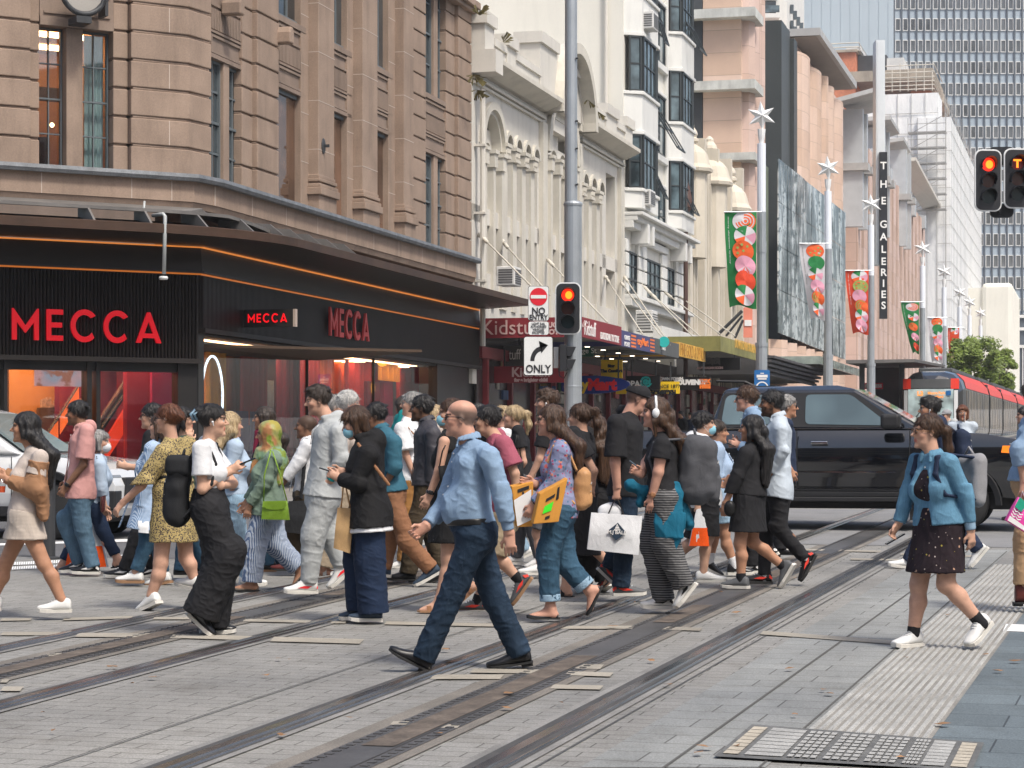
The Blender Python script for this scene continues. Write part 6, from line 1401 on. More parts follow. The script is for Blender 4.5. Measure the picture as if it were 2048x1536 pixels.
mb=MB(vf.M);mb.prism_xz(rpoly([(.36,.80),(.84,.70),(.86,.80),(.60,.93),(.40,.92)],.04),-.008,.30);h_=mb.build('headlight','head_lens',SV,bevel=.015)
mb=MB(vf.M);mb.prism_xz([(.46,.82),(.80,.74),(.80,.78),(.48,.86)],-.014,-.004);mb.ball((.62,-.006,.83),.05,.02,.04,8);mb.build('lamp_cell','black_plastic',h_)
mb=MB(vf.M);mb.box(.80,.915,.28,WID-.28,.46,.78);mb.prism_xz([(.60,.38),(.90,.38),(.905,.62),(.70,.62)],-.01,.2);mb.build('grille','black_plastic',SV,bevel=.02)
mb=MB(vf.M);mb.box(-.55,.86,-.02,.1,.28,.36);mb.box(-2.3,-.42,-.02,.05,.30,.42);mb.build('lower_trim','black_plastic',SV)
for x in(0,-2.75):
 mb=MB(vf.M);n=18;mb.add([(x+r*math.cos(R(10*k)),y,.36+r*math.sin(R(10*k)))for k in range(n+1)for r,y in((.41,-.004),(.50,-.03),(.51,.004))],[(3*k+j,3*k+j+1,3*k+4+j,3*k+3+j)for k in range(n)for j in(0,1)]);mb.build('arch_flare','black_plastic',SV)
 mb=MB(vf.M);mb.prism_xz([(x+.42*math.cos(R(a)),.36+.42*math.sin(R(a)))for a in range(0,181,15)],.30,.5);mb.build('wheel_well','txt_black',SV)
 wheel(SV,vf,x,.03,.36,.24);wheel(SV,vf,x,WID-.27,.36,.24)
mb=MB(vf.M);mb.box(-.82,-.62,-.24,-.02,1.10,1.26);mb.build('wing_mirror','white_paint_car',SV,bevel=.05,segs=3)
mb=MB(vf.M);mb.box(-.50,-.49,-.004,.001,.40,1.04);mb.build('door_seam','black_plastic',SV);mb=MB(vf.M);mb.box(-3.4,.6,.25,WID-.25,.22,.36);mb.build('underbody','txt_black',SV)
YTm=97.;k_=YTm/F;xl=W(1799,0,YTm).x;TR=thing('tram','red and black light rail tram with route L3 coming down the street','tram',Vector((xl+1.3,YTm,gz(YTm))))
crossd=Vector((RD.y,-RD.x,0));M=Matrix(((RD.x,crossd.x,0,xl),(RD.y,crossd.y,0,YTm),(0,0,1,gz(YTm)),(0,0,0,1)))
TWd=2.65;Hh=W(0,741,YTm).z-gz(YTm)
def ring(x,tap=0.,low=0.):
 a,b=tap,TWd-tap
 return[(x,a+.12,.25),(x,a,.6),(x,a,Hh-.75-low),(x,a+.10,Hh-.42-low),(x,a+.42,Hh-.10-low),(x,a+.8,Hh-low),(x,b-.8,Hh-low),(x,b-.42,Hh-.10-low),(x,b-.10,Hh-.42-low),(x,b,Hh-.75-low),(x,b,.6),(x,b-.12,.25)]
segs_=[(0.9,13.5),(14.2,22),(22.7,33),(33.7,42),(42.7,52)]
for i,(x0,x1)in enumerate(segs_):
 mb=MB(M)
 if i==0:mb.loft([ring(-.05,.55,.55),ring(.25,.22,.22),ring(.7,.05,.06),ring(1.2),ring(x1)])
 else:mb.loft([ring(x0),ring(x1)])
 mb.build('car_body','tram_black',TR,smooth=False)
 mb=MB(M);a=x0+(.6 if i==0 else .1)
 for y0,y1,s_ in((-.012,.10,1),(TWd-.10,TWd+.012,-1)):
  rr=ring(a);rr2=ring(x1)
  idx=(2,3,4)if s_==1 else(9,8,7)
  pts=[Vector(r_[j])+Vector((0,-.015*s_,.012))for r_ in(rr,rr2)for j in idx];mb.add([tuple(p)for p in pts],[(0,1,4,3),(1,2,5,4)])
 mb.build_each('red_shoulder','tram_red',TR)
 mb=MB(M);nW=max(3,int((x1-a)/1.5));mg=MB(M)
 for j in range(nW):
  u0=a+.15+(x1-a-.3)*j/nW;u1=u0+(x1-a-.3)/nW-.14
  for y in(-.012,TWd+.012):mb.add([(u0,y,.75),(u1,y,.75),(u1,y,Hh-.82),(u0,y,Hh-.82)],[(0,1,2,3)])
  for y in(-.02,TWd+.02):mg.add([(u1+.02,y,.5),(u1+.11,y,.5),(u1+.11,y,Hh-.78),(u1+.02,y,Hh-.78)],[(0,1,2,3)])
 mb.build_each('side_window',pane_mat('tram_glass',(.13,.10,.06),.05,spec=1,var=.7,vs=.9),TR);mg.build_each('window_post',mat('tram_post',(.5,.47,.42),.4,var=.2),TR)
 mb=MB(M);mb.box(x0+1.0,x1-.8,.6,TWd-.6,Hh-.03,Hh+.16);mb.build('roof_unit','grey_fascia',TR,bevel=.04)
mb=MB(M)
for i in range(4):mb.loft([[(x_,.1,.4),(x_,.1,Hh-.25),(x_,TWd-.1,Hh-.25),(x_,TWd-.1,.4)]for x_ in(segs_[i][1],segs_[i+1][0])])
mb.build_each('gangway','black_plastic',TR)
def face_pt(u,z):
 t=(z-.6)/(Hh-1.3-.6);return(-.19+max(0,(z-1.2))*.05+(abs(u-.5)*2)**3*.16,.55*.35+(TWd-.55*.7)*u,z)
def facep(mb,u0,u1,z0,z1,off=0.,n=8):
 P=[]
 for k in range(n+1):
  u=u0+(u1-u0)*k/n
  for z in(z0,z1):p=face_pt(u,z);P.append((p[0]-off,p[1],p[2]))
 return mb.add(P,[(2*k,2*k+1,2*k+3,2*k+2)for k in range(n)])
mb=MB(M);facep(mb,.0,1,.35,Hh-.62,-.10,12);mb.build('front_mask','tram_black',TR,keep=True)
mb=MB(M);facep(mb,.08,.92,.95,Hh-.80,.02,12);mb.build('windscreen',pane_mat('tram_screen',(.36,.45,.45),.08,spec=1.,var=.5,vs=.8),TR,keep=True)
mb=MB(M);facep(mb,.0,.07,.5,Hh-.85,.02,2);facep(mb,.93,1.,.5,Hh-.85,.02,2);mb.build_each('white_pillar','white_paint_car',TR,keep=True)
mb=MB(M)
for u0,u1 in((-.02,.13),(.87,1.02)):facep(mb,u0,u1,Hh-.80,Hh-.36,.03,2)
mb.build_each('red_corner','tram_red',TR,keep=True)
mb=MB(M);facep(mb,.13,.87,Hh-.76,Hh-.38,.025,8);mb.build('top_band','grey_fascia',TR,keep=True)
Mf=face_M((M@Vector(face_pt(.30,Hh-1.0)))+Vector((0,-.09,0)),crossd);mb=MB();text(mb,'L3',.26,Mf,.01);Mf=face_M((M@Vector(face_pt(.60,Hh-.98)))+Vector((0,-.09,0)),crossd);text(mb,'Moore Park',.15,Mf,.004);Mf=face_M((M@Vector(face_pt(.60,Hh-1.14)))+Vector((0,-.09,0)),crossd);text(mb,'Kingsford',.15,Mf,.004);mb.build('destination_text',glow('led_orange',(1,.3,.04),.8),TR)
mb=MB(M);p=face_pt(.83,Hh-.98);mb.box(p[0]-.06,p[0]-.03,p[1]-.1,p[1]+.1,p[2]-.1,p[2]+.1);mb.build('access_sticker','sign_azure',TR)
mb=MB(M);a,b=Vector(face_pt(.2,1.0)),Vector(face_pt(.42,1.65));mb.tube([a-Vector((.05,0,0)),b-Vector((.05,0,0))],.02,6);mb.build('wiper','black_plastic',TR)
mb=MB(M)
for u in(.12,.88):p=face_pt(u,.72);mb.ball((p[0]-.03,p[1],p[2]),.05,.14,.09,8)
mb.build_each('headlight','head_lens',TR)
mat('bark',(.10,.075,.055),.9,var=.3,vs=5,bump=.4,bs=30)
def leaf_mat(name,c):
 m,t,b=nt(name);v=coords(t);n1=noise(t,v,1.6,3);L(t,mixc(t,ramp(t,n1,.3,.7),tuple(x*.55 for x in c),tuple(min(1,x*1.5)for x in c)),b.inputs['Base Color']);b.inputs['Roughness'].default_value=.55
 b.inputs['Transmission Weight'].default_value=0.;b.inputs['Subsurface Weight'].default_value=0.;MATS[name]=m;return m
leaf_mat('leaf',(.12,.17,.022))
def tree(label,px,Y,py_top,py_bot,wpx,seed):
 rl=random.Random(seed);k=Y/F;x=W(px,0,Y).x;zt,zb,z0=W(0,py_top,Y).z,W(0,py_bot,Y).z,gz(Y);rw=wpx*k/2;t=thing('street_tree',label,'tree',(x,Y,z0),'trees by the tram stop')
 mb=MB();fork=z0+(zb-z0)*.8;mb.tube([(x,Y,z0),(x+.05,Y,z0+(fork-z0)*.5),(x,Y,fork)],.16,8,.10);limbs=[]
 for i in range(8):
  a=i*.8+rl.random();e=(x+rw*.7*math.cos(a),Y+rw*.7*math.sin(a),zb+(zt-zb)*rl.uniform(.35,.8));m_=(x+rw*.25*math.cos(a),Y+rw*.25*math.sin(a),(fork+e[2])/2+.1);mb.tube([(x,Y,fork),m_,e],.06,6,.015);limbs.append(e)
 mb.build('trunk','bark',t,smooth=True)
 vs=[];fs=[];clumps=[]
 for i in range(60):
  a,u,v=rl.uniform(0,6.28),rl.random()**.45,rl.uniform(-1,1);s_=math.sqrt(max(0,1-v*v*.9))
  clumps.append((x+rw*u*s_*math.cos(a),Y+rw*u*s_*math.sin(a),(zt+zb)/2+(zt-zb)/2*v*.92,rl.uniform(.16,.34)*rw))
 for cx_,cy_,cz_,cr in clumps:
  for j in range(130):
   d=Vector((rl.gauss(0,1),rl.gauss(0,1),rl.gauss(0,.8))).normalized()*cr*rl.random()**.4;p=Vector((cx_,cy_,cz_))+d;u=Vector((rl.gauss(0,1),rl.gauss(0,1),rl.gauss(0,.6))).normalized();w=u.orthogonal().normalized();L_=rl.uniform(.08,.15);b0=len(vs)
   vs+=[p-u*L_,p+w*L_*.45,p+u*L_,p-w*L_*.45];fs.append((b0,b0+1,b0+2,b0+3))
 mb=MB();mb.v=vs;mb.f=fs;mb.build('crown','leaf',t,keep=True)
tree('bushy green street tree rising over the tram roof by the red banner',1945,126,676,775,118,3)
tree('smaller paler street tree just right of the bushy one behind the tram',2000,140,700,790,66,8)
def near_block(label,x0,x1,y0,y1,h,m,face):
 t=thing('opposite_building',label,'building',((x0+x1)/2,(y0+y1)/2,gz(y0)));mb=MB();mb.box(x0,x1,y0,y1,-3,h);mb.build('wall',m,t)
 mb=MB();
 if face=='N':
  for x in np.arange(x0+1.2,x1-1.5,3.2):
   for z in np.arange(1.2,h-3,4.2):mb.box(x,x+1.7,y1-.05,y1+.04,z,z+2.7)
 else:
  for y in np.arange(y0+1.2,y1-1.5,3.2):
   for z in np.arange(1.2,h-3,4.2):mb.box(x0-.04,x0+.05,y,y+1.7,z,z+2.7)
 mb.build('windows','dark_glass',t)
near_block('long domed sandstone arcade standing behind the viewpoint across the road',-70,34,-46,-30,24,'sandstone','N')
near_block('stone fronted block on the right side of the street outside the view',44,64,-20,60,20,'cream_grey','W')
f32=np.float32
def A3(v):return np.array(v,dtype=f32)
def unit(v):v=A3(v);return v/max(1e-9,float(np.linalg.norm(v)))
def hash3(i,j,k):
 n=(i*73856093)^(j*19349663)^(k*83492791);n=(n^(n>>13))*1274126177;return((n^(n>>16))&0xFFFF)/65535.0
def vnoise(P):
 I=np.floor(P).astype(np.int64);f=P-I;f=f*f*(3-2*f);o=0
 for a in(0,1):
  for b in(0,1):
   for c in(0,1):
    o=o+hash3(I[:,0]+a,I[:,1]+b,I[:,2]+c)*(f[:,0]if a else 1-f[:,0])*(f[:,1]if b else 1-f[:,1])*(f[:,2]if c else 1-f[:,2])
 return o
class Field:
 def __init__(s,lo,hi,h):
  s.lo=A3(lo);s.h=h;s.n=np.maximum(2,np.ceil((A3(hi)-s.lo)/h).astype(int)+1)
  s.ax=[s.lo[i]+h*np.arange(s.n[i],dtype=f32)for i in range(3)];s.d=np.full(tuple(s.n),1.0,dtype=f32)
 def region(s,lo,hi):
  sl=[]
  for i in range(3):
   a=int(max(0,math.floor((lo[i]-s.lo[i])/s.h)));b=int(min(s.n[i],math.ceil((hi[i]-s.lo[i])/s.h)+1))
   if b<=a:return None
   sl.append(slice(a,b))
  return tuple(sl)
 def pts(s,sl):return s.ax[0][sl[0]][:,None,None],s.ax[1][sl[1]][None,:,None],s.ax[2][sl[2]][None,None,:]
 def put(s,sl,v,k,sub=False):
  d=s.d[sl]
  if sub:
   if k>0:hh=np.clip(.5-.5*(d+v)/k,0,1);s.d[sl]=d*(1-hh)-v*hh+k*hh*(1-hh)
   else:s.d[sl]=np.maximum(d,-v)
  elif k>0:hh=np.clip(.5+.5*(v-d)/k,0,1);s.d[sl]=v*(1-hh)+d*hh-k*hh*(1-hh)
  else:s.d[sl]=np.minimum(d,v)
 def cap(s,a,b,ra,rb,k=0.,st=None,cuts=(),sub=False,ext=0.):
  a,b=A3(a),A3(b);m=max(ra,rb)*(st[1]if st else 1)+k+2.5*s.h;sl=s.region(np.minimum(a,b)-m,np.maximum(a,b)+m)
  if sl is None:return
  x,y,z=s.pts(sl);X,Y_,Z=x-a[0],y-a[1],z-a[2];ab=b-a
  if st:
   ax,fa=unit(st[0]),st[1];g=1/fa-1;c=X*ax[0]+Y_*ax[1]+Z*ax[2];X=X+ax[0]*c*g;Y_=Y_+ax[1]*c*g;Z=Z+ax[2]*c*g
   ab=ab+ax*float(ab@ax)*g
  L2=max(1e-9,float(ab@ab));t=(X*ab[0]+Y_*ab[1]+Z*ab[2])/L2;t=np.clip(t,-ext,1+ext);tr=np.clip(t,0,1)
  v=np.sqrt((X-ab[0]*t)**2+(Y_-ab[1]*t)**2+(Z-ab[2]*t)**2)-(ra+(rb-ra)*tr)
  for p,n in cuts:v=np.maximum(v,(x-p[0])*n[0]+(y-p[1])*n[1]+(z-p[2])*n[2])
  s.put(sl,v.astype(f32),k,sub)
 def ell(s,c,r,ax=None,k=0.,cuts=(),sub=False):
  """ellipsoid, radii along axes ax (rows)"""
  c=A3(c);m=max(r)+k+2.5*s.h;sl=s.region(c-m,c+m)
  if sl is None:return
  x,y,z=s.pts(sl);X,Y_,Z=x-c[0],y-c[1],z-c[2];q=0
  ax=ax if ax is not None else np.eye(3)
  for i in range(3):q=q+((X*ax[i][0]+Y_*ax[i][1]+Z*ax[i][2])/r[i])**2
  q=np.sqrt(q);v=(q-1)*min(r)*.75+(q-1)*.25*sum(r)/3
  for p,n in cuts:v=np.maximum(v,(x-p[0])*n[0]+(y-p[1])*n[1]+(z-p[2])*n[2])
  s.put(sl,v.astype(f32),k,sub)
 def rbox(s,c,hs,ax,r=.02,k=0.):
  c=A3(c);m=float(np.linalg.norm(hs))+k+2.5*s.h;sl=s.region(c-m,c+m)
  if sl is None:return
  x,y,z=s.pts(sl);X,Y_,Z=x-c[0],y-c[1],z-c[2];o=0;ins=-1e9
  for i in range(3):q=np.abs(X*ax[i][0]+Y_*ax[i][1]+Z*ax[i][2])-(hs[i]-r);o=o+np.maximum(q,0)**2;ins=np.maximum(ins,q)
  s.put(sl,(np.sqrt(o)+np.minimum(ins,0)-r).astype(f32),k)
 def cut(s,p,n):
  x,y,z=s.pts((slice(None),)*3);s.d=np.maximum(s.d,((x-p[0])*n[0]+(y-p[1])*n[1]+(z-p[2])*n[2]).astype(f32))
 def mesh(s):
  d=s.d;S_=d<0;c=np.zeros(tuple(s.n-1),dtype=np.int8)
  for a in(0,1):
   for b in(0,1):
    for e in(0,1):c+=S_[a:d.shape[0]-1+a,b:d.shape[1]-1+b,e:d.shape[2]-1+e]
  ids=np.argwhere((c>0)&(c<8));n=len(ids)
  if n==0:return None
  idx=np.full(c.shape,-1,dtype=np.int32);idx[ids[:,0],ids[:,1],ids[:,2]]=np.arange(n)
  acc=np.zeros((n,3),dtype=f32);cnt=np.zeros(n,dtype=f32);i,j,k=ids.T
  for a in range(8):
   ca=((a>>2)&1,(a>>1)&1,a&1)
   for bit in(4,2,1):
    if a&bit:continue
    b=a|bit;cb=((b>>2)&1,(b>>1)&1,b&1)
    v0,v1=d[i+ca[0],j+ca[1],k+ca[2]],d[i+cb[0],j+cb[1],k+cb[2]];m=(v0<0)!=(v1<0);t=np.where(m,v0/np.where(m,v0-v1,1),0)
    for q in range(3):acc[:,q]+=np.where(m,ca[q]+t*(cb[q]-ca[q]),0)
    cnt+=m
  V=(ids+acc/cnt[:,None])*s.h+s.lo;Fs=[]
  for ax in range(3):
   o1,o2=[(1,2),(2,0),(0,1)][ax];sl0=[slice(None)]*3;sl1=[slice(None)]*3;sl0[ax]=slice(0,-1);sl1[ax]=slice(1,None)
   ch=S_[tuple(sl0)]!=S_[tuple(sl1)];E=np.argwhere(ch);E=E[(E[:,o1]>0)&(E[:,o2]>0)&(E[:,o1]<c.shape[o1])&(E[:,o2]<c.shape[o2])]
   if len(E)==0:continue
   ins=S_[tuple(E.T)];q=[]
   for u,w in((1,1),(0,1),(0,0),(1,0)):G_=E.copy();G_[:,o1]-=u;G_[:,o2]-=w;q.append(idx[tuple(G_.T)])
   q=np.stack(q,1);q[~ins]=q[~ins][:,::-1];Fs.append(q)
  return V.astype(f32),np.concatenate(Fs).astype(np.int32)
def vnormals(V,Q):
 n=np.cross(V[Q[:,2]]-V[Q[:,0]],V[Q[:,3]]-V[Q[:,1]]);N_=np.zeros_like(V)
 for c in range(4):
  for a in range(3):N_[:,a]+=np.bincount(Q[:,c],n[:,a],len(V))
 return N_/np.maximum(1e-9,np.linalg.norm(N_,axis=1))[:,None]
def relax(V,Q,it=1,w=.5):
 e0=np.concatenate([Q[:,0],Q[:,1],Q[:,2],Q[:,3]]);e1=np.concatenate([Q[:,1],Q[:,2],Q[:,3],Q[:,0]])
 for _ in range(it):
  cnt=np.bincount(e0,minlength=len(V));M_=np.stack([np.bincount(e0,V[e1][:,a],len(V))for a in range(3)],1)/np.maximum(1,cnt)[:,None];V=(V*(1-w)+M_*w).astype(f32)
 return V
def to_obj(name,V,Q,m,parent,col=None):
 me=bpy.data.meshes.new(name);n,q=len(V),len(Q);me.vertices.add(n);me.vertices.foreach_set('co',V.astype(f32).ravel());me.loops.add(q*4);me.loops.foreach_set('vertex_index',Q.ravel());me.polygons.add(q);me.polygons.foreach_set('loop_start',np.arange(0,q*4,4,dtype=np.int32));me.polygons.foreach_set('use_smooth',np.ones(q,dtype=bool));me.update(calc_edges=True)
 if col is not None:at=me.color_attributes.new('tint','FLOAT_COLOR','POINT');at.data.foreach_set('color',np.concatenate([col,np.ones((n,1))],1).astype(f32).ravel())
 me.materials.append(MATS[m]if isinstance(m,str)else m);o=bpy.data.objects.new(name,me);C.objects.link(o);o.parent=parent;ORG[o.name]=ORG[parent.name];return o
def skin_mat():
 m,t,b=nt('skin');at=N(t,'ShaderNodeAttribute',attribute_name='tint');v=coords(t);n1=noise(t,v,22,4)
 L(t,mixc(t,1.,at.outputs['Color'],ramp(t,n1,.3,.7,(.90,.87,.86),(1.08,1.07,1.06)),'MULTIPLY'),b.inputs['Base Color']);b.inputs['Roughness'].default_value=.56;b.inputs['Specular IOR Level'].default_value=.28
 bumpn(t,b,noise(t,v,130,3),.15,.002);MATS['skin']=m
skin_mat()
def hair_mat(name,c,c2=None):
 if name in MATS:return name
 m,t,b=nt(name);v=coords(t,(120,120,9));n1=noise(t,v,1.,5,.7);c2=c2 or tuple(min(1,x*2.0+.006)for x in c)
 L(t,mixc(t,ramp(t,n1,.35,.68),tuple(x*.6 for x in c),c2),b.inputs['Base Color']);b.inputs['Roughness'].default_value=.42;b.inputs['Specular IOR Level'].default_value=.45;bumpn(t,b,n1,.9,.008);MATS[name]=m;return name
for nm,c,c2 in(('hair_black',(.007,.006,.006),(.026,.023,.022)),('hair_dark',(.018,.012,.009),(.06,.04,.028)),('hair_brown',(.030,.015,.008),(.105,.052,.026)),('hair_auburn',(.075,.022,.008),(.20,.07,.028)),('hair_blonde',(.30,.20,.10),(.62,.47,.27)),('hair_grey',(.16,.155,.15),(.42,.41,.39)),('hair_white',(.40,.39,.37),(.72,.71,.68)),('hair_buzz',(.07,.052,.043),(.12,.09,.07))):hair_mat(nm,c,c2)
def cloth(name,c,rough=.85,weave=.25,fold=.26,fs=10.,c2=None,pat=None,sheen=.0):
 """fabric: fold-scale and thread-scale bump, faint wear; pat(t, v) may return a colour socket"""
 if name in MATS:return name
 m,t,b=nt(name);v=coords(t);base=pat(t,v)if pat else None
 n1=noise(t,v,5,4);n2=noise(t,v,260,2)
 g=ramp(t,n1,.3,.7,(.86,.86,.86),(1.12,1.12,1.12));o=mixc(t,1.,base if base is not None else c,g,'MULTIPLY');o=mixc(t,1.,o,ramp(t,n2,.3,.7,(.88,.88,.88),(1.1,1.1,1.1)),'MULTIPLY');L(t,o,b.inputs['Base Color'])
 b.inputs['Roughness'].default_value=rough;b.inputs['Specular IOR Level'].default_value=.25
 w=N(t,'ShaderNodeTexNoise',i_Scale=fs,i_Detail=3.,i_Roughness=.5,i_Distortion=1.2);L(t,coords(t,(1,1,.75),(.2,.3,0)),w.inputs['Vector'])
 bm1=bumpn(t,b,w.outputs['Fac'],fold,.03);bumpn(t,b,n2,weave,.002,bm1);MATS[name]=m;return name
def pat_spots(base,spots,scale=38,thr=(.30,.42),ring=None):
 def f(t,v):
  vo=N(t,'ShaderNodeTexVoronoi',i_Scale=scale);nz=N(t,'ShaderNodeTexNoise',i_Scale=scale*.6);L(t,v,nz.inputs['Vector']);ad=N(t,'ShaderNodeVectorMath',operation='MULTIPLY_ADD');L(t,nz.outputs['Color'],ad.inputs[0]);ad.inputs[1].default_value=(.02,.02,.02);L(t,v,ad.inputs[2]);L(t,ad.outputs[0],vo.inputs['Vector'])
  o=mixc(t,ramp(t,vo.outputs['Distance'],thr[0],thr[1],(1,1,1),(0,0,0)),base,spots)
  if ring:o=mixc(t,ramp(t,vo.outputs['Distance'],.08,.16,(1,1,1),(0,0,0)),o,ring)
  return o
 return f
def pat_flowers(base,cols,scale=14,thr=.22):
 def f(t,v):
  o=base
  for i,c in enumerate(cols):
   vo=N(t,'ShaderNodeTexVoronoi',i_Scale=scale*(1+.35*i));mp=N(t,'ShaderNodeMapping');mp.inputs['Location'].default_value=(3.1*i,1.7*i,5.3*i);L(t,v,mp.inputs[0]);L(t,mp.outputs[0],vo.inputs['Vector']);nz=noise(t,v,scale*5,2)
   ad=N(t,'ShaderNodeMath',operation='MULTIPLY_ADD',i_1=.22);L(t,nz,ad.inputs[0]);L(t,vo.outputs['Distance'],ad.inputs[2]);o=mixc(t,ramp(t,ad.outputs[0],thr+.08,thr+.13,(1,1,1),(0,0,0)),o,c)
  return o
 return f
def pat_stripes(c1,c2,freq=60,axis=(1,1,0),soft=.1):
 def f(t,v):
  wv=N(t,'ShaderNodeTexWave',i_Scale=freq,i_Distortion=.6,i_Detail=1.);wv.bands_direction='DIAGONAL' if axis==(1,1,0)else('X' if axis==(1,0,0)else 'Z');mp=N(t,'ShaderNodeMapping');mp.inputs['Scale'].default_value=(1,1,0 if axis!=(0,0,1)else 1);L(t,v,mp.inputs[0]);L(t,mp.outputs[0],wv.inputs['Vector'])
  return mixc(t,ramp(t,wv.outputs['Fac'],.5-soft,.5+soft),c1,c2)
 return f
def pat_denim(c):
 def f(t,v):
  n1=noise(t,coords(t,(1,1,.6)),3.2,4,.6);n2=noise(t,coords(t,(14,14,2)),9,3);o=mixc(t,ramp(t,n1,.38,.68),c,tuple(min(1,x*1.7+.008)for x in c));return mixc(t,ramp(t,n2,.35,.7,(0,0,0),(.35,.35,.35)),o,tuple(min(1,x*2.2+.012)for x in c))
 return f
for nm,c,kw in(('white_cotton',(.66,.67,.68),{}),('black_cotton',(.016,.016,.018),{}),('black_wool',(.011,.011,.012),{'weave':.6}),('blue_shirt',(.225,.325,.455),{}),('pale_blue',(.36,.45,.56),{}),('pale_grey_shirt',(.46,.52,.58),{}),('pink_polo',(.52,.27,.25),{}),('maroon_tee',(.34,.09,.13),{}),('grey_fleece',(.40,.42,.42),{'weave':.6}),('green_linen',(.16,.22,.17),{}),('teal_shirt',(.035,.12,.17),{}),('charcoal_shirt',(.055,.053,.062),{'rough':.6}),('beige_tee',(.50,.43,.38),{}),('tan_jacket',(.30,.16,.085),{}),('olive_trouser',(.060,.045,.028),{}),('tan_trouser',(.24,.115,.06),{}),('mustard_trouser',(.33,.16,.05),{}),('beige_trouser',(.36,.29,.21),{}),('khaki_short',(.38,.30,.20),{}),('navy_trouser',(.012,.024,.055),{}),('teal_jacket',(.008,.115,.19),{}),('dark_green',(.02,.05,.04),{}),('maroon_scarf',(.22,.02,.05),{}),('navy_cloth',(.02,.03,.06),{}),('grey_pack',(.075,.077,.085),{'weave':.6}),('black_pack',(.018,.019,.021),{'weave':.5}),('light_grey_pack',(.26,.26,.27),{'weave':.6}),('tan_leather',(.50,.27,.12),{'rough':.5}),('lime_leather',(.20,.34,.03),{'rough':.45}),('kraft',(.42,.27,.13),{}),('tangerine',(.85,.10,.01),{}),('teal_tee',(.01,.22,.22),{}),('black_leather',(.012,.012,.012),{'rough':.35,'fold':.25})):cloth(nm,c,**kw)
for nm,c in(('denim_mid',(.05,.10,.15)),('denim_dark',(.007,.018,.035)),('denim_light',(.19,.28,.36)),('denim_blue',(.022,.058,.095)),('denim_jacket',(.07,.16,.235)),('denim_wash',(.058,.105,.15))):cloth(nm,c,pat=pat_denim(c),weave=.6)
cloth('leopard',(.5,.4,.2),pat=pat_spots((.40,.31,.13),(.035,.028,.04),78,(.36,.50)))
cloth('floral_dark',(.02,.015,.02),pat=pat_flowers((.022,.014,.018),[(.50,.30,.20),(.42,.36,.06),(.6,.5,.45)],13,.10))
cloth('floral_black',(.012,.012,.012),pat=pat_flowers((.012,.012,.013),[(.6,.6,.58),(.5,.42,.3)],15,.02))
cloth('floral_grey',(.2,.22,.32),pat=pat_flowers((.21,.23,.36),[(.55,.12,.10),(.62,.24,.17),(.05,.16,.26),(.30,.05,.12)],13,.24))
cloth('stripe_blue',(.3,.4,.5),pat=pat_stripes((.46,.55,.66),(.16,.26,.42),55));cloth('stripe_trouser',(.4,.45,.5),pat=pat_stripes((.46,.51,.58),(.10,.15,.26),34))
cloth('aztec',(.1,.1,.1),pat=pat_stripes((.03,.03,.033),(.17,.17,.17),16,(0,0,1),.25));cloth('tweed',(.45,.4,.35),pat=pat_stripes((.50,.44,.38),(.40,.34,.29),30,(0,0,1),.4))
def scarf_pat(t,v):
 n1=noise(t,v,4.5,2);n2=noise(t,v,3.5,2);o=mixc(t,ramp(t,n1,.38,.58),(.34,.29,.06),(.17,.27,.16));o=mixc(t,ramp(t,n2,.50,.56),o,(.36,.17,.07));return mixc(t,ramp(t,noise(t,v,9,2),.56,.6),o,(.16,.22,.03))
cloth('silk_scarf',(.4,.3,.1),pat=scarf_pat,rough=.45)
for nm,c,r in(('shoe_white',(.66,.66,.64),.55),('shoe_black',(.013,.013,.014),.28),('shoe_grey',(.10,.105,.11),.7),('shoe_navy',(.03,.05,.08),.7),('shoe_taupe',(.14,.105,.075),.6),('shoe_red',(.75,.05,.03),.6),('shoe_brown',(.10,.02,.016),.4),('sole_white',(.6,.58,.53),.7),('sole_black',(.02,.02,.02),.7),('sole_tan',(.30,.17,.09),.7),('strap_tan',(.28,.13,.06),.6),('phone_black',(.015,.016,.02),.12),('phone_grey',(.09,.13,.17),.15),('mask_blue',(.25,.52,.62),.7),('mask_white',(.62,.64,.66),.7),('frame_black',(.015,.012,.012),.3),('plastic_white',(.7,.71,.71),.35),('belt_black',(.012,.012,.012),.35),('watch_black',(.012,.012,.013),.3),('clip_blue',(.20,.32,.42),.4)):mat(nm,c,r,var=.08,vs=8,fine=.04)
SK={'light':(.53,.315,.225),'pink':(.53,.295,.215),'asian':(.55,.335,.235),'tan':(.42,.225,.14),'brown':(.22,.115,.07),'deep':(.13,.068,.042)}
CROPS={'A':(0,760,2.953),'B':(200,760,2.898),'C':(440,740,2.953),'D':(660,760,3.073),'E':(760,760,2.561),'F':(940,760,3.072),'G':(1120,740,3.011),'H':(1330,740,3.338),'I':(1680,760,2.742)}
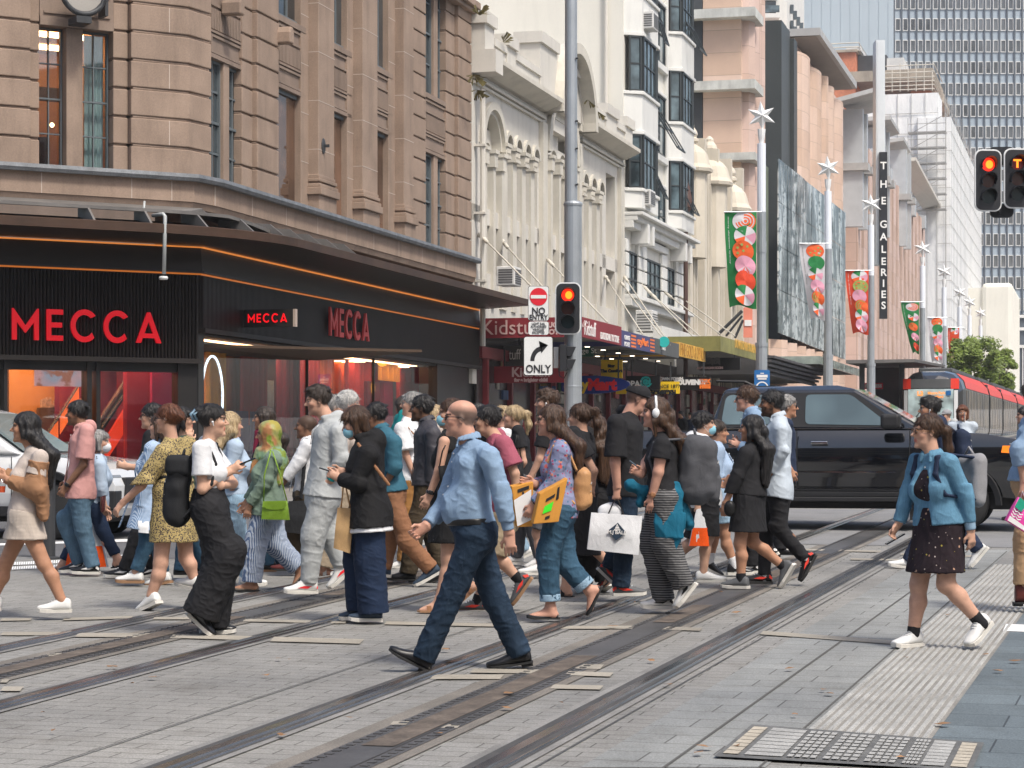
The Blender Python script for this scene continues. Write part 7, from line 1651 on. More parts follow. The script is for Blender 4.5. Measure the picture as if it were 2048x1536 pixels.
class Person:
 def __init__(s,crop,label,gy,face,head,neck,pelvis,hh=.232,**k):
  s.c=CROPS[crop];s.k=k;x0,y0,q=s.c;s.gy=y0+gy/q;s.Y=GY(s.gy)+k.get('dY',0);px0=x0+pelvis[0]/q
  s.o=W(px0,HY,s.Y);s.o.z=gz(s.Y);s.root=thing('person',label,'person',s.o,k.get('group','people crossing the street'));a=R(face)
  s.h=k.get('h')or(.0062 if s.Y<18.2 else .0072 if s.Y<21.6 else .0085 if s.Y<26 else .012)
  s.f=A3((-math.cos(a),-math.sin(a),0));l=A3((-s.f[1],s.f[0],0));s.l=l if(l[1]<-.2 or(abs(l[1])<=.2 and l[0]<0))else-l;s.u=A3((0,0,1))
  s.neck,s.pel=s.pt(neck),s.pt(pelvis);s.headc=s.pt(head);s.hh=hh;s.female=k.get('female',False)
  s.w=k.get('w',.94 if s.female else 1.0)
  sp=unit(s.neck-s.pel);s.sp=sp;s.sh={};s.el={};s.wr={};s.hd={};s.hip={};s.kn={};s.an={};s.pitch={}
  shw,hpw=k.get('shw',.165 if s.female else .185)*s.w,.088
  for n,sg in(('N',1),('F',-1)):
   S0=s.neck+s.l*shw*sg-sp*k.get('shd',.062)+s.f*k.get('shf',.0);s.sh[n]=s.pt(k['s'+n],S0[1])if 's'+n in k else S0
   H=s.pel+s.l*hpw*sg-s.u*.02;s.hip[n]=H
   arm=k.get('a'+n)
   if arm:dE,dW=arm[2:4]if len(arm)>3 else(1.1,.95);s.el[n]=s.pt(arm[0],S0[1]+(dE-1)*s.l[1]*shw*sg);s.wr[n]=s.pt(arm[1],s.pel[1]+s.l[1]*shw*dW*sg)
   else:s.el[n]=s.sh[n]-s.u*.27+s.l*.03*sg-s.f*.05;s.wr[n]=s.el[n]-s.u*.22+s.f*.09
   s.hd[n]=k.get('h'+n)
   leg=k.get('l'+n)
   if leg:s.kn[n]=s.pt(leg[0],H[1]);s.an[n]=s.pt(leg[1],H[1]);s.pitch[n]=leg[2]if len(leg)>2 else 0
   else:
    st=.18*sg;s.an[n]=H+s.f*st;s.an[n][2]=.09+(.06 if sg<0 else 0);s.kn[n]=(H+s.an[n])/2+s.f*.05;s.pitch[n]=0 if sg>0 else 25
  s.body();s.hair()
  for g in k.get('wear',()):
   kw=g[-1]if isinstance(g[-1],dict)else{};getattr(s,g[0])(*[a for a in g[1:]if not isinstance(a,dict)],**kw)
 def pt(s,p,y=None):
  """crop pixel -> point relative to the person's base, at local depth y"""
  x0,y0,q=s.c;y=0. if y is None else float(y);w=W(x0+p[0]/q,y0+p[1]/q,s.Y+y);return A3((w.x-s.o.x,w.y-s.o.y,w.z-s.o.z))
 def field(s,P,m=.14,h=None):
  P=np.array(P);return Field(P.min(0)-m,P.max(0)+m,h or s.h)
 def finish(s,F_,name,m,disp=0.,freq=(9,9,12),relaxn=1,ridge=True,parent=None,seed=0,fine=0.):
  r=F_.mesh()
  if r is None:return None
  V,Q=r;V=relax(V,Q,relaxn,.45)if relaxn else V
  if disp:
   N_=vnormals(V,Q);P=V*A3(freq)+7.3*(seed+s.Y)+.6*np.sin(V[:,::-1]*6);n=vnoise(P);n=(1-np.abs(2*n-1))**3 if ridge else n;n2=1-np.abs(2*vnoise(V*A3(freq)*2.2+3.1+np.sin(V[:,[1,2,0]]*11))-1);V=V+N_*(disp*(n-.3)*.60+disp*.34*(n2**3-.25))[:,None]
  if fine:N_=vnormals(V,Q);V=V+N_*(fine*(vnoise(V*A3((95,95,16))+seed)-.5)*2)[:,None]
  return to_obj(name,V,Q,m,parent or s.root)
 def hp(s,f,l,u):q=s.hh/.235;return s.headc+(s.hf*f+s.hl*l+s.hu*u)*q
 def torso(s,F_,g=0.,k=.05,hem=None,skirt=False):
  w,sp,l,f=s.w,s.sp,s.l,s.f;q=s.k.get('deep',1.0);st=(l,1.42*(w if not s.female else w*.93))
  F_.cap(s.neck-sp*.16,s.pel+sp*.14,.100*q+g,(.092 if not s.female else .082)*q+g,k,st)
  F_.ell(s.pel+s.u*.02-f*.012,((.118 if not s.female else .122)*q+g,.158*w+g,.13+g),(f,l,s.u),k)
  for n in 'NF':
   F_.cap(s.neck-sp*.030,s.sh[n]-s.l*(.012 if n=='N' else-.012),.045+g*.7,.050+g*.8,k)
   if s.female:F_.ell(s.neck-sp*.24+f*.075+s.l*(.07 if n=='N' else-.07)*w,(.058+g,.066+g,.066+g),(f,l,sp),.05)
  b=s.k.get('belly',0)
  if b:F_.ell(s.pel+sp*.17+f*(.045+b*.4),(.10+b*.6+g,.135*w+g,.15+g),(f,l,sp),.06)
 def arm(s,F_,n,g0,g1,t1=2.,k=.02,cuts=(),t0=0.):
  """upper arm then forearm; t1 in 0..2 is where the sleeve ends"""
  a,b,c=s.sh[n],s.el[n],s.wr[n];q=s.k.get('limb',.92 if s.female else 1.0);ra,rb,rc=.050*q+g0,.038*q+g0,.029*q+g1
  if t1<=1:e=a+(b-a)*t1;d=unit(b-a);F_.cap(a,e,ra,ra+(rb-ra)*t1+g1,k,cuts=[(e,d)]+list(cuts),ext=.25)
  else:
   F_.cap(a,b,ra,rb,k,cuts=cuts);tt=t1-1;e=b+(c-b)*tt;d=unit(c-b);F_.cap(b,e,rb*1.04,rb+(rc-rb)*tt,k,cuts=[(e,d)]+list(cuts),ext=.3 if tt<1 else 0.)
 def hand(s,F_,n):
  a,w=s.el[n],s.wr[n];spec=s.hd[n];q=.92 if s.female else 1.0;curl=.45
  d=unit(w-a);
  if spec:d=unit(s.pt(spec[0],w[1])-w);curl=spec[1]if len(spec)>1 else .45
  wd=s.f-d*float(s.f@d);wd=unit(wd)if np.linalg.norm(wd)>.35 else unit(np.cross(s.l,d));nn=np.cross(d,wd)
  inw=-s.l if n=='N' else s.l;nn=nn if float(nn@inw)>0 else-nn
  if abs(float(d[2]))<.5:wd=unit(A3((0,0,1))*.8+wd*.4);wd=unit(wd-d*float(wd@d));nn=np.cross(d,wd);nn=nn if float(nn@inw)>0 else-nn
  P=w+d*.045*q;F_.cap(w-d*.01,w+d*.075*q,.021*q,.019*q,.012,(wd,1.75))
  for i,(o,ln)in enumerate(((.031,.066),(.0105,.074),(-.0105,.069),(-.031,.054))):
   b0=w+d*.082*q+wd*o*q;c1,c2=curl*(.7+.1*i),curl*(1.7+.15*i);d1=d*math.cos(c1)+nn*math.sin(c1)+wd*o*1.5;d2=d*math.cos(c2)+nn*math.sin(c2)+wd*o*1.;m_=b0+d1*ln*.5*q;F_.cap(b0,m_,.0098*q,.0088*q,.006);F_.cap(m_,m_+d2*ln*.5*q,.0088*q,.0076*q,.004)
  t0=w+d*.025*q+wd*.026*q;d1=unit(d*.75+wd*.75+nn*(.25+.5*curl));m_=t0+d1*.042*q;F_.cap(t0,m_,.0125*q,.0105*q,.01);F_.cap(m_,m_+unit(d+nn*curl*.8)*.032*q,.0105*q,.0085*q,.005)
 def leg(s,F_,n,g=0.,k=.03,thigh=None,kneer=None,ank=None,t1=2.,flare=None):
  H,K,An=s.hip[n],s.kn[n],s.an[n];q=s.k.get('legw',1.0);th,kr,ar=(thigh or .082*q+g),(kneer or .055*q+g),(ank or .038*q+g)
  F_.cap(H-s.u*.02,K,th,kr,k)
  d=unit(An-K)
  if ank or g>0 or flare:
   e=K+(An-K)*(t1-1);F_.cap(K,e,kr,(kr+(ar-kr)*(t1-1)),k,cuts=[(e,d)],ext=.12)
  else:
   back=-s.f-d*float(-s.f@d);back=unit(back)if np.linalg.norm(back)>.2 else-s.f;m_=K+(An-K)*.36+back*.016
   F_.cap(K,m_,.050*q,.050*q,.03);F_.cap(m_,An-d*.02,.049*q,.034*q,.03);F_.cap(K+(An-K)*.3,An,.040*q,.033,.02)
 def footframe(s,n):
  a=R(s.pitch[n]);fl=s.f;x=fl*math.cos(a)-s.u*math.sin(a);z=s.u*math.cos(a)+fl*math.sin(a);y=np.cross(z,x);return x,y,z
 def body(s):
  k=s.k;tl=R(k.get('tilt',0));hf=k.get('hface');a=R(hf)if hf is not None else None
  f0=A3((-math.cos(a),-math.sin(a),0))if a is not None else s.f;l=A3((-f0[1],f0[0],0));s.hl=l if float(l@s.l)>0 or abs(l[1])<.3 else-l
  if abs(l[1])>=.3:s.hl=l if l[1]<0 else-l
  s.hf=f0*math.cos(tl)-s.u*math.sin(tl);s.hu=s.u*math.cos(tl)+f0*math.sin(tl);q=s.hh/.235;ax=(s.hf,s.hl,s.hu)
  pts=[s.headc+A3((0,0,.14)),s.headc-A3((.1,.1,.12)),s.headc+A3((.1,.1,0)),s.neck,s.pel]+[v for D in(s.sh,s.el,s.wr,s.kn,s.an)for v in D.values()]
  for n in 'NF':
   d=unit(s.wr[n]-s.el[n]);pts.append(s.wr[n]+d*.12)
   if s.hd[n]:pts.append(s.wr[n]+unit(s.pt(s.hd[n][0],s.wr[n][1])-s.wr[n])*.15)
  F_=s.field(pts,.115);E=lambda c,r,kk=.0,**kw:F_.ell(s.hp(*c),[x*q for x in r],ax,kk*q,**kw)
  s.torso(F_,-.022,.04)
  for n in 'NF':s.arm(F_,n,0.,0.,2.,.02);s.hand(F_,n);s.leg(F_,n)
  E((-.012,0,.034),(.098,.076,.084));E((.028,0,-.030),(.062,.059,.084),.03);E((.036,0,-.076),(.047,.047 if not s.female else .042,.038),.022);E((.078,0,-.101),(.019,.021,.018),.016)
  F_.cap(s.hp(.080,-.03,.024),s.hp(.080,.03,.024),.011*q,.011*q,.016)
  for sg in(-1,1):E((.060,.038*sg,-.020),(.026,.024,.024),.02)
  for sg in(-1,1):F_.ell(s.hp(.098,.031*sg,.004),[.017*q]*3,ax,.008,sub=True)
  for sg in(-1,1):E((.0735,.031*sg,.003),(.0135,.0145,.012),.004);E((.0765,.031*sg,.010),(.012,.017,.006),.004)
  F_.cap(s.hp(.088,0,.014),s.hp(.114,0,-.022),.0065*q,.0108*q,.007*q)
  for sg in(-1,1):E((.096,.011*sg,-.026),(.012,.008,.008),.006)
  F_.cap(s.hp(.084,-.017,-.0535),s.hp(.084,.017,-.0535),.0085*q,.0085*q,.006*q);F_.cap(s.hp(.081,-.015,-.065),s.hp(.081,.015,-.065),.0088*q,.0088*q,.005*q)
  for sg in(-1,1):E((-.006,.076*sg,-.006),(.018,.008,.030),.006);F_.ell(s.hp(.0,.086*sg,-.004),[.009*q,.006,.016*q],ax,.004,sub=True)
  nr=(.054 if not s.female else .045)*s.w;F_.cap(s.hp(-.022,0,-.055),s.neck-s.sp*.03+s.f*.005,nr,nr*1.12,.03);F_.cap(s.hp(.012,0,-.078),s.neck-s.sp*.02+s.f*.022,.028,.034,.022)
  for n in 'NF':
   x,y,z=s.footframe(n);An=s.an[n];L_=.155 if s.female else .17
   if not any(w_[0]=='shoes' and w_[1]in('flat','sandal')for w_ in k.get('wear',())):F_.cap(An,An-z*.03,.033,.026,.02);continue
   F_.cap(An,An-x*.035-z*.055,.033,.028,.03);F_.cap(An-z*.02,An+x*L_*.75-z*.068,.034,.024,.03);F_.cap(An-x*.02-z*.06,An+x*L_-z*.068,.024,.018,.03,(y,1.5))
  V,Q=F_.mesh();V=relax(V,Q,1,.25)
  sk=A3(SK[k.get('skin','light')]);col=np.tile(sk,(len(V),1));r=V-s.headc;fl,ll,ul=r@s.hf/q,np.abs(r@s.hl)/q,r@s.hu/q;inh=(np.linalg.norm(r,axis=1)<.17)
  def paint_(m_,c,wgt=1.):m_=(m_*wgt)[:,None];col[:]=col*(1-m_)+A3(c)*m_
  lips=inh&(fl>.070)&(ll<.024)&(ul<-.047)&(ul>-.073);paint_(lips,sk*A3((.95,.55,.55))if not s.female else sk*A3((1.0,.42,.42)),.8)
  blush=inh&(fl>.03)&(np.hypot(ul+.03,ll-.045)<.025);paint_(blush,sk*A3((1.08,.88,.85)),.35)
  hc={'hair_blonde':(.20,.12,.06),'hair_grey':(.2,.19,.18),'hair_white':(.3,.29,.28),'hair_brown':(.05,.03,.018),'hair_auburn':(.10,.04,.02)}.get(k.get('haircol'),(.014,.011,.010))
  beard=k.get('beard',0)
  if beard:paint_(inh&(fl>-.012)&(ul<-.028-.012*(fl<.05))&~((ll<.018)&(ul<-.047)&(ul>-.072))&(ul>-.135)&~((fl>.088)&(ul>-.034)),A3(hc)*.9+sk*.12,beard)
  paint_(inh&(fl>.062)&(np.hypot(ll-.031,ul-.003)<.0135)&(np.abs(ul-.003)<.0075),(.62,.58,.55));paint_(inh&(fl>.070)&(np.hypot(ll-.031,ul-.003)<.0078),(.010,.007,.006));paint_(inh&(fl>.060)&(np.abs(ul-.0115-.1*(.031-ll))<.0045)&(np.abs(ll-.033)<.019),A3(hc)*.5,.85)
  paint_(inh&(fl>.058)&(np.abs(ul-.0245+.12*np.abs(ll-.030))<.0062)&(ll>.012)&(ll<.054),hc,.85)
  st=k.get('hair');nz=(vnoise(V*60)-.5)*.012;hm=np.clip((.016-(fl*.62-ul*.78+nz))/.007,0,1)*np.clip((ul+.060-nz)/.02,0,1)*inh*(np.linalg.norm(r,axis=1)/q<.128)
  hm=hm*(1-np.clip((np.abs(ll)-.0845)/.003,0,1)*(ul<.03))
  if st=='balding':hm=hm*np.clip((.085-ul+.1*np.minimum(0,fl))/.045,0,1);paint_(hm,A3((.085,.066,.056)),.86)
  elif st=='buzz':paint_(hm,sk*.12+A3((.02,.018,.016)),.85)
  elif st:paint_(hm,A3(hc)*.9+sk*.06,.92)
  to_obj('body',V,Q,'skin',s.root,col)
 def hair(s):
  k=s.k;st=k.get('hair');
  if not st or st in('buzz','balding'):return
  m=k.get('haircol','hair_dark');q=s.hh/.235;ax=(s.hf,s.hl,s.hu);hp=s.hp;vec=lambda f,l,u:unit(s.hf*f+s.hl*l+s.hu*u);long=k.get('hlen',.28);drop=s.u if long>.2 else s.hu
  P=[hp(-.2,-.12,.17),hp(.13,.12,.12),hp(-.1,0,-.1),hp(.0,.1,0)]
  if st=='long':P+=[s.neck-s.f*.2-s.u*(long+.05)-s.l*.12,s.neck-s.f*.2-s.u*(long+.05)+s.l*.12]
  if st in('long','pony','bob'):P+=[hp(-.14,.1,0)-s.u*(long+.08),hp(-.14,-.1,0)-s.u*(long+.08)]
  F_=s.field(P,.03,min(s.h,.0075));t_=k.get('hthick',.012)
  front=(hp(.012/.62 if st!='bob' else .03,0,0),vec(.62,0,-.78));nape=(hp(0,0,-.05),vec(.25,0,-1));
  def capsh(th,cuts):F_.ell(hp(-.019,0,.036+th*.62),[(.098+th*.8)*q,(.0765+th*.62)*q,(.086+th*.62)*q],ax,.004,cuts=cuts)
  if st=='balding':capsh(.004,[front,nape,(hp(0,0,.052),vec(-.45,0,1)),(hp(.0,0,0),vec(1,0,-.2))])
  elif st=='buzz':capsh(.005,[front,nape])
  elif st in('short','quiff','crop'):
   capsh(t_,[front,nape]);F_.ell(hp(-.02,0,.078),[.085*q,.066*q,.050*q+t_],ax,.012,cuts=[front])
   if st=='quiff':F_.cap(hp(.055,-.035,.10),hp(.055,.035,.10),.030*q,.030*q,.02);F_.cap(hp(.0,-.03,.112),hp(.0,.03,.112),.030*q,.030*q,.03)
   for i in range(26 if k.get('messy')else 14):a,b=rl2.uniform(-1,1),rl2.uniform(-.1,.08);F_.ell(hp(b-.01,a*.055,.105-abs(a)*.03-max(0,b-.03)*.3),[.022*q,.02*q,.018*q],ax,.01)
  else:
   fr=(hp(.030,0,0),vec(.70,0,-.72))if st!='fringe' else(hp(.055,0,0),vec(.75,0,-.66));lo_cut=(hp(0,0,-.075),vec(0,0,-1))
   capsh(t_,[fr,lo_cut]if st!='pony' and st!='bun' else[front,nape])
   if st=='bob':
    for sg in(-1,1):F_.cap(hp(-.005,.066*sg,.03),hp(.012,.074*sg,-.075),.030*q,.022*q,.03);F_.cap(hp(-.06,.045*sg,.02),hp(-.06,.045*sg,-.08),.045*q,.035*q,.03)
    F_.cap(hp(.062,-.045,.066),hp(.062,.045,.066),.030*q,.030*q,.025)
   elif st=='long':
    for sg in(-1,1):
     a=hp(-.035,.060*sg,.02);b=hp(-.045,.066*sg,-.06);F_.cap(a,b,.036*q,.040*q,.03);bk=s.neck-s.f*(.128+.02*k.get('hback',1))-s.sp*.06;bk=bk+s.l*.055*(sg if float(s.hl@s.l)>0 else-sg);e=bk-s.sp*max(.0,long-.14)+s.f*.02*(1-k.get('hback',1));F_.cap(b,bk,.040*q,.040*q,.035);F_.cap(bk,e,.040*q,.022*q,.035)
     F_.cap(hp(.022,.072*sg,.03),hp(.010,.078*sg,-.07),.016*q,.020*q,.02);F_.cap(hp(.010,.078*sg,-.07),hp(.0,.07*sg,-.07)-s.u*long*.55,.020*q,.012*q,.02)if k.get('hfrontl',True)else None
    a=hp(-.075,0,.01);b=hp(-.085,0,-.06);bk=s.neck-s.f*(.135+.02*k.get('hback',1))-s.sp*.06;e=bk-s.sp*max(.0,long-.11)+s.f*.02*(1-k.get('hback',1));F_.cap(a,b,.045,.045,.03);F_.cap(b,bk,.046,.044,.04);F_.cap(bk,e,.044,.026,.04)
    if k.get('wavy'):
     for i in range(34):z=rl2.uniform(.0,long);th=rl2.uniform(-1.3,1.3);F_.ell(b+s.u*.05-s.u*z-s.f*(.02+.035*math.cos(th))+s.hl*.075*math.sin(th),[.026,.026,.04],None,.02)
   elif st=='pony':
    a=hp(-.10,0,k.get('ponyz',.05));b=hp(-.150,0,k.get('ponyz',.05)-.01);F_.ell(a,[.022*q]*3,ax,.012);e=b-s.u*long*.5-s.f*.02;F_.cap(a,b,.022,.030,.02);F_.cap(b,e,.034,.032,.03);F_.cap(e,e-s.u*long*.5+s.f*.02,.032,.010,.03)
   elif st=='bun':F_.ell(hp(-.105,0,k.get('bunz',.055)),[.045*q,.050*q,.045*q],ax,.01)
  o=s.finish(F_,'hair',m,.004 if k.get('messy')else 0,(45,45,30),1,fine=.0045,seed=len(st))
  if o:s.strands(o,st,m)
 def strands(s,o,st,m):
  """ribbons of hair lying over the mass and lifting at their tips"""
  me=o.data;n=len(me.vertices);V=np.zeros(n*3,dtype=f32);me.vertices.foreach_get('co',V);V=V.reshape(-1,3);Q=np.zeros(len(me.loops),dtype=np.int32);me.loops.foreach_get('vertex_index',Q);Q=Q.reshape(-1,4);Nn=vnormals(V,Q)
  cnt=int(np.clip(260000/s.Y**2,90,950));g=np.random.default_rng(int(s.Y*1000)%9973);pick=g.integers(0,n,cnt);short=st in('short','quiff','crop');seg=4;ln=(.028 if short else .042)*g.uniform(.6,1.3,cnt);wd=(.0026 if s.Y<20 else .0034)*g.uniform(.6,1.3,cnt)
  P=V[pick].copy();nn=Nn[pick];top=s.hp(-.03,0,.12);rel=P-top;flow=np.where((P[:,2]>s.headc[2]+.02)[:,None],rel*A3((1,1,.6))+s.hf*(.03 if st=='quiff' else-.02),A3((0,0,-1))*.12+rel*.05);flow=flow+g.normal(0,.018 if short else .008,(cnt,3));rows=[]
  for j in range(seg+1):
   d=flow-nn*(flow*nn).sum(1)[:,None]*(.9 if j<3 or not short else .5);d=d/np.maximum(1e-6,np.linalg.norm(d,axis=1))[:,None];side=np.cross(d,nn);side=side/np.maximum(1e-6,np.linalg.norm(side,axis=1))[:,None];w_=(wd*(1-.85*j/seg))[:,None];lift=nn*(.0012+(.0016 if short else .0005)*j)
   rows.append(np.stack([P+lift-side*w_,P+lift+side*w_],1));P=P+d*(ln/seg)[:,None]+(-nn*(.0008*j)if not short else 0)
  R_=np.stack(rows,1).reshape(-1,3);base=np.arange(cnt)[:,None]*(2*(seg+1));Fq=np.concatenate([base+np.array([[2*j,2*j+1,2*j+3,2*j+2]])for j in range(seg)],0).astype(np.int32)
  V2,Q2=np.concatenate([V,R_]).astype(f32),np.concatenate([Q,Fq+n]);me.clear_geometry();me.vertices.add(len(V2));me.vertices.foreach_set('co',V2.ravel());me.loops.add(len(Q2)*4);me.loops.foreach_set('vertex_index',Q2.ravel());me.polygons.add(len(Q2));me.polygons.foreach_set('loop_start',np.arange(0,len(Q2)*4,4,dtype=np.int32));me.polygons.foreach_set('use_smooth',np.ones(len(Q2),dtype=bool));me.update(calc_edges=True)
 def top(s,m,sleeve=.62,hem=-.02,loose=.012,collar=None,flare=0.,name='shirt',disp=.007,openf=False,necku=.0,cuff=None,sl_loose=None,tail=0.,waist=None):
  """sleeve: 0 none, <1 part of the upper arm, up to 2 the wrist; hem measured from the pelvis along the spine"""
  hemp=s.pel+s.sp*hem;P=[s.neck+s.sp*.06,hemp-s.u*.06]+list(s.sh.values())+(list(s.el.values())if sleeve>0 else[])+(list(s.wr.values())if sleeve>1 else[]);F_=s.field(P,.20)
  s.torso(F_,loose,.05)
  if hem<.04:F_.cap(s.pel+s.sp*.16,hemp,.094*s.k.get('deep',1)+loose,.112*s.k.get('deep',1)+loose+flare,.05,(s.l,1.36*s.w),ext=.1)
  if waist is not None:pass
  sl=sl_loose if sl_loose is not None else loose+.004
  top_p=s.neck+s.sp*(.012+necku);F_.cut(top_p,unit(s.sp*1.0-s.f*.30))
  if sleeve>0:
   for n in 'NF':s.arm(F_,n,sl,sl,sleeve,.014)
  else:
   for sg,n in((1,'N'),(-1,'F')):p=s.sh[n]+s.l*sg*-.012;F_.cut(p,unit(s.l*sg+s.sp*.25))
  F_.cut(hemp,unit(-s.sp+s.f*tail))
  if openf:F_.cap(s.neck-s.sp*.05+s.f*.16,hemp+s.f*.20-s.u*.1,openf,openf*1.25,.01,sub=True)
  if collar:s.collar(F_,collar)
  o=s.finish(F_,name,m,disp,(8,8,9),1,seed=1)
  if collar=='shirt' and s.Y<23 and o:s.placket(o,m,hem)
  if cuff:
   for n in 'NF':
    if sleeve>1:e=s.el[n]+(s.wr[n]-s.el[n])*(sleeve-1);d=unit(s.wr[n]-s.el[n]);G_=s.field([e-d*.07,e+d*.02],.07);G_.cap(e-d*.055,e+d*.006,.040,.037,cuts=[(e+d*.004,d),(e-d*.058,-d)],ext=.4);s.finish(G_,'cuff',cuff,0,parent=o)
  return o
 def placket(s,o,m,hem):
  """buttoned front: a raised strip down the middle with small buttons"""
  n=len(o.data.vertices);V=np.zeros(n*3,dtype=f32);o.data.vertices.foreach_get('co',V);V=V.reshape(-1,3);r=V-s.neck;h=r@s.sp;lat=r@s.l;fr=r@s.f;pts=[]
  for t in np.linspace(-.09,float((s.pel-s.neck)@s.sp)+hem+.02,9):
   q=np.where((np.abs(h-t)<.018)&(np.abs(lat)<.022),fr,-9);i=int(q.argmax())
   if q[i]>0:pts.append(s.neck+s.sp*t+s.f*float(q[i]))
  if len(pts)<3:return
  mb=MB();v=Vector(s.o);mb.add([tuple(Vector(tuple(p+s.l*w+s.f*e))+v)for p in pts for w,e in((-.016,-.002),(-.014,.004),(.014,.004),(.016,-.002))],[(4*i+j,4*i+j+1,4*i+5+j,4*i+4+j)for i in range(len(pts)-1)for j in range(3)]);k=mb.build('placket',m,o,smooth=True)
  mb=MB();[mb.ball(tuple(Vector(tuple(p+s.f*.006))+v),.0065,n=8)for p in pts[:-1]];mb.build_each('button','plastic_white',k,smooth=True)
 def collar(s,F_,kind):
  up=.012 if kind=='shirt' else .02;R_=(.058 if kind=='shirt' else .064)*s.w+.004;n=14;c0=s.neck+s.sp*.012;pts=[]
  for i in range(n+1):a=R(-150+300*i/n);pts.append(c0-s.f*R_*math.cos(a)*1.05+s.l*R_*1.1*math.sin(a)+s.sp*(up*.4+.012*math.cos(a))+s.f*.012)
  if kind=='shirt':
   for a,b in zip(pts,pts[1:]):o_=unit((a+b)/2-c0);F_.cap(a,b,.0068,.0068,.004,(unit(o_*.7-s.sp),3.6))
   for p,sg in((pts[0],-1),(pts[-1],1)):F_.cap(p-s.sp*.005,p-s.sp*.055+s.f*.016+s.l*sg*.010,.009,.007,.004,(s.l,1.8))
  else:
   for a,b in zip(pts,pts[1:]):F_.cap(a,b,.011,.011,.010)
  if kind=='hood':
   for sg in(-1,1):F_.cap(s.neck-s.f*.07+s.l*.02*sg+s.sp*.02,s.neck+s.f*.05+s.l*.075*sg-s.sp*.0,.036,.026,.03)
   F_.ell(s.neck-s.f*.085-s.sp*.03,(.078,.115,.095),(s.f,s.l,s.sp),.04)
 def trousers(s,m,loose=.012,thigh=None,knee=None,ankle=None,t1=2.06,waist=.10,name='trousers',disp=.010,belt=None,short=False,cuff=None):
  P=[s.pel+s.u*waist]+list(s.kn.values())+([]if short else list(s.an.values()));F_=s.field(P,.19);t1=min(1.,t1)if short else t1;q=s.k.get('deep',1.0)
  F_.ell(s.pel+s.u*.0-s.f*.014,(.122*q+loose,.160*s.w+loose,.15),(s.f,s.l,s.u),.04);F_.cap(s.pel+s.u*.02,s.pel+s.sp*(waist+.02),.110*q+loose*.7,.100*q+loose*.5,.04,(s.l,1.38*s.w))
  b=s.k.get('belly',0)
  if b:F_.ell(s.pel+s.sp*.11+s.f*(.03+b*.35),(.10+b*.5,.13*s.w,.10),(s.f,s.l,s.sp),.05)
  for n in 'NF':
   H,K,An=s.hip[n],s.kn[n],s.an[n];th,kr,ar=(thigh or .086*s.k.get('legw',1))+loose,(knee or .060)+loose,(ankle or .052)+loose
   if short:e=H+(K-H)*t1;F_.cap(H-s.u*.0,e,th,th*.92+.01,.035,cuts=[(e,unit(K-H))],ext=.2)
   else:F_.cap(H,K,th,kr,.035);e=K+(An-K)*(t1-1);F_.cap(K,e,kr,ar,.03,cuts=[(e,unit(An-K))],ext=.15)
  F_.cut(s.pel+s.sp*waist,s.sp);o=s.finish(F_,name,m,disp,(9,9,14),1,seed=3)
  if 'denim' in m and s.Y<22.8 and o:s.seam(o)
  if belt:
   G_=s.field([s.pel+s.sp*waist],.22);G_.cap(s.pel+s.u*.02,s.pel+s.sp*(waist+.04),.110*q+loose*.7+.010,.100*q+loose*.5+.012,.0,(s.l,1.38*s.w));
   if b:G_.ell(s.pel+s.sp*.11+s.f*(.03+b*.35),(.112+b*.5,.140*s.w,.112),(s.f,s.l,s.sp),.05)
   G_.cut(s.pel+s.sp*(waist+.008),s.sp);G_.cut(s.pel+s.sp*(waist-.032),-s.sp);s.finish(G_,'belt',belt,0)
  if cuff:
   for n in 'NF':d=unit(s.an[n]-s.kn[n]);e=s.kn[n]+(s.an[n]-s.kn[n])*(t1-1);r_=(ankle or .052)+loose+.006;G_=s.field([e],.11);G_.cap(e-d*.05,e+d*.01,r_,r_,cuts=[(e+d*.006,d),(e-d*.05,-d)],ext=.4);s.finish(G_,'cuff',cuff,.002,parent=o)
  return o
 def seam(s,o):
  """stitched outer seam down the near leg and a patch pocket behind"""
  n=len(o.data.vertices);V=np.zeros(n*3,dtype=f32);o.data.vertices.foreach_get('co',V);V=V.reshape(-1,3);lat=V@s.l;pts=[];H,K,An=s.hip['N'],s.kn['N'],s.an['N']
  for t in np.linspace(.02,1.94,22):
   c=H+(K-H)*t if t<1 else K+(An-K)*(t-1);d=unit(K-H)if t<1 else unit(An-K);r=V-c;q=np.where((np.abs(r@d)<.014)&(np.abs(r@s.f)<.022),lat,-9);i=int(q.argmax())
   if q[i]>-5:pts.append(V[i]+s.l*.0015)
  if len(pts)>4:mb=MB();v=Vector(s.o);mb.add([tuple(Vector(tuple(p+s.f*w))+v)for p in pts for w in(-.0045,.0045)],[(2*i,2*i+1,2*i+3,2*i+2)for i in range(len(pts)-1)]);mb.build('seam',o.data.materials[0],o,smooth=True)
 def skirt(s,m,hem=.42,r0=.10,r1=.17,name='skirt',disp=.008,waist=.10,lat=1.3,follow=.8):
  """hem: distance below the pelvis"""
  e=s.pel-s.u*hem+((s.kn['N']+s.kn['F'])/2-s.pel)*A3((1,1,0))*follow*.7;F_=s.field([s.pel+s.u*waist,e-s.u*.05],.28)
  F_.cap(s.pel+s.sp*waist,s.pel,r0,.124,.03,(s.l,1.32*s.w));F_.cap(s.pel,e,.126,r1,.04,(s.l,lat),ext=.1)
  for n in 'NF':F_.cap(s.hip[n],s.hip[n]+(s.kn[n]-s.hip[n])*min(1.1,hem/.42),.102,.095,.06)
  F_.cut(s.pel-s.u*hem,-s.u);F_.cut(s.pel+s.sp*waist,s.sp);return s.finish(F_,name,m,disp,(13,13,3),1,seed=5)
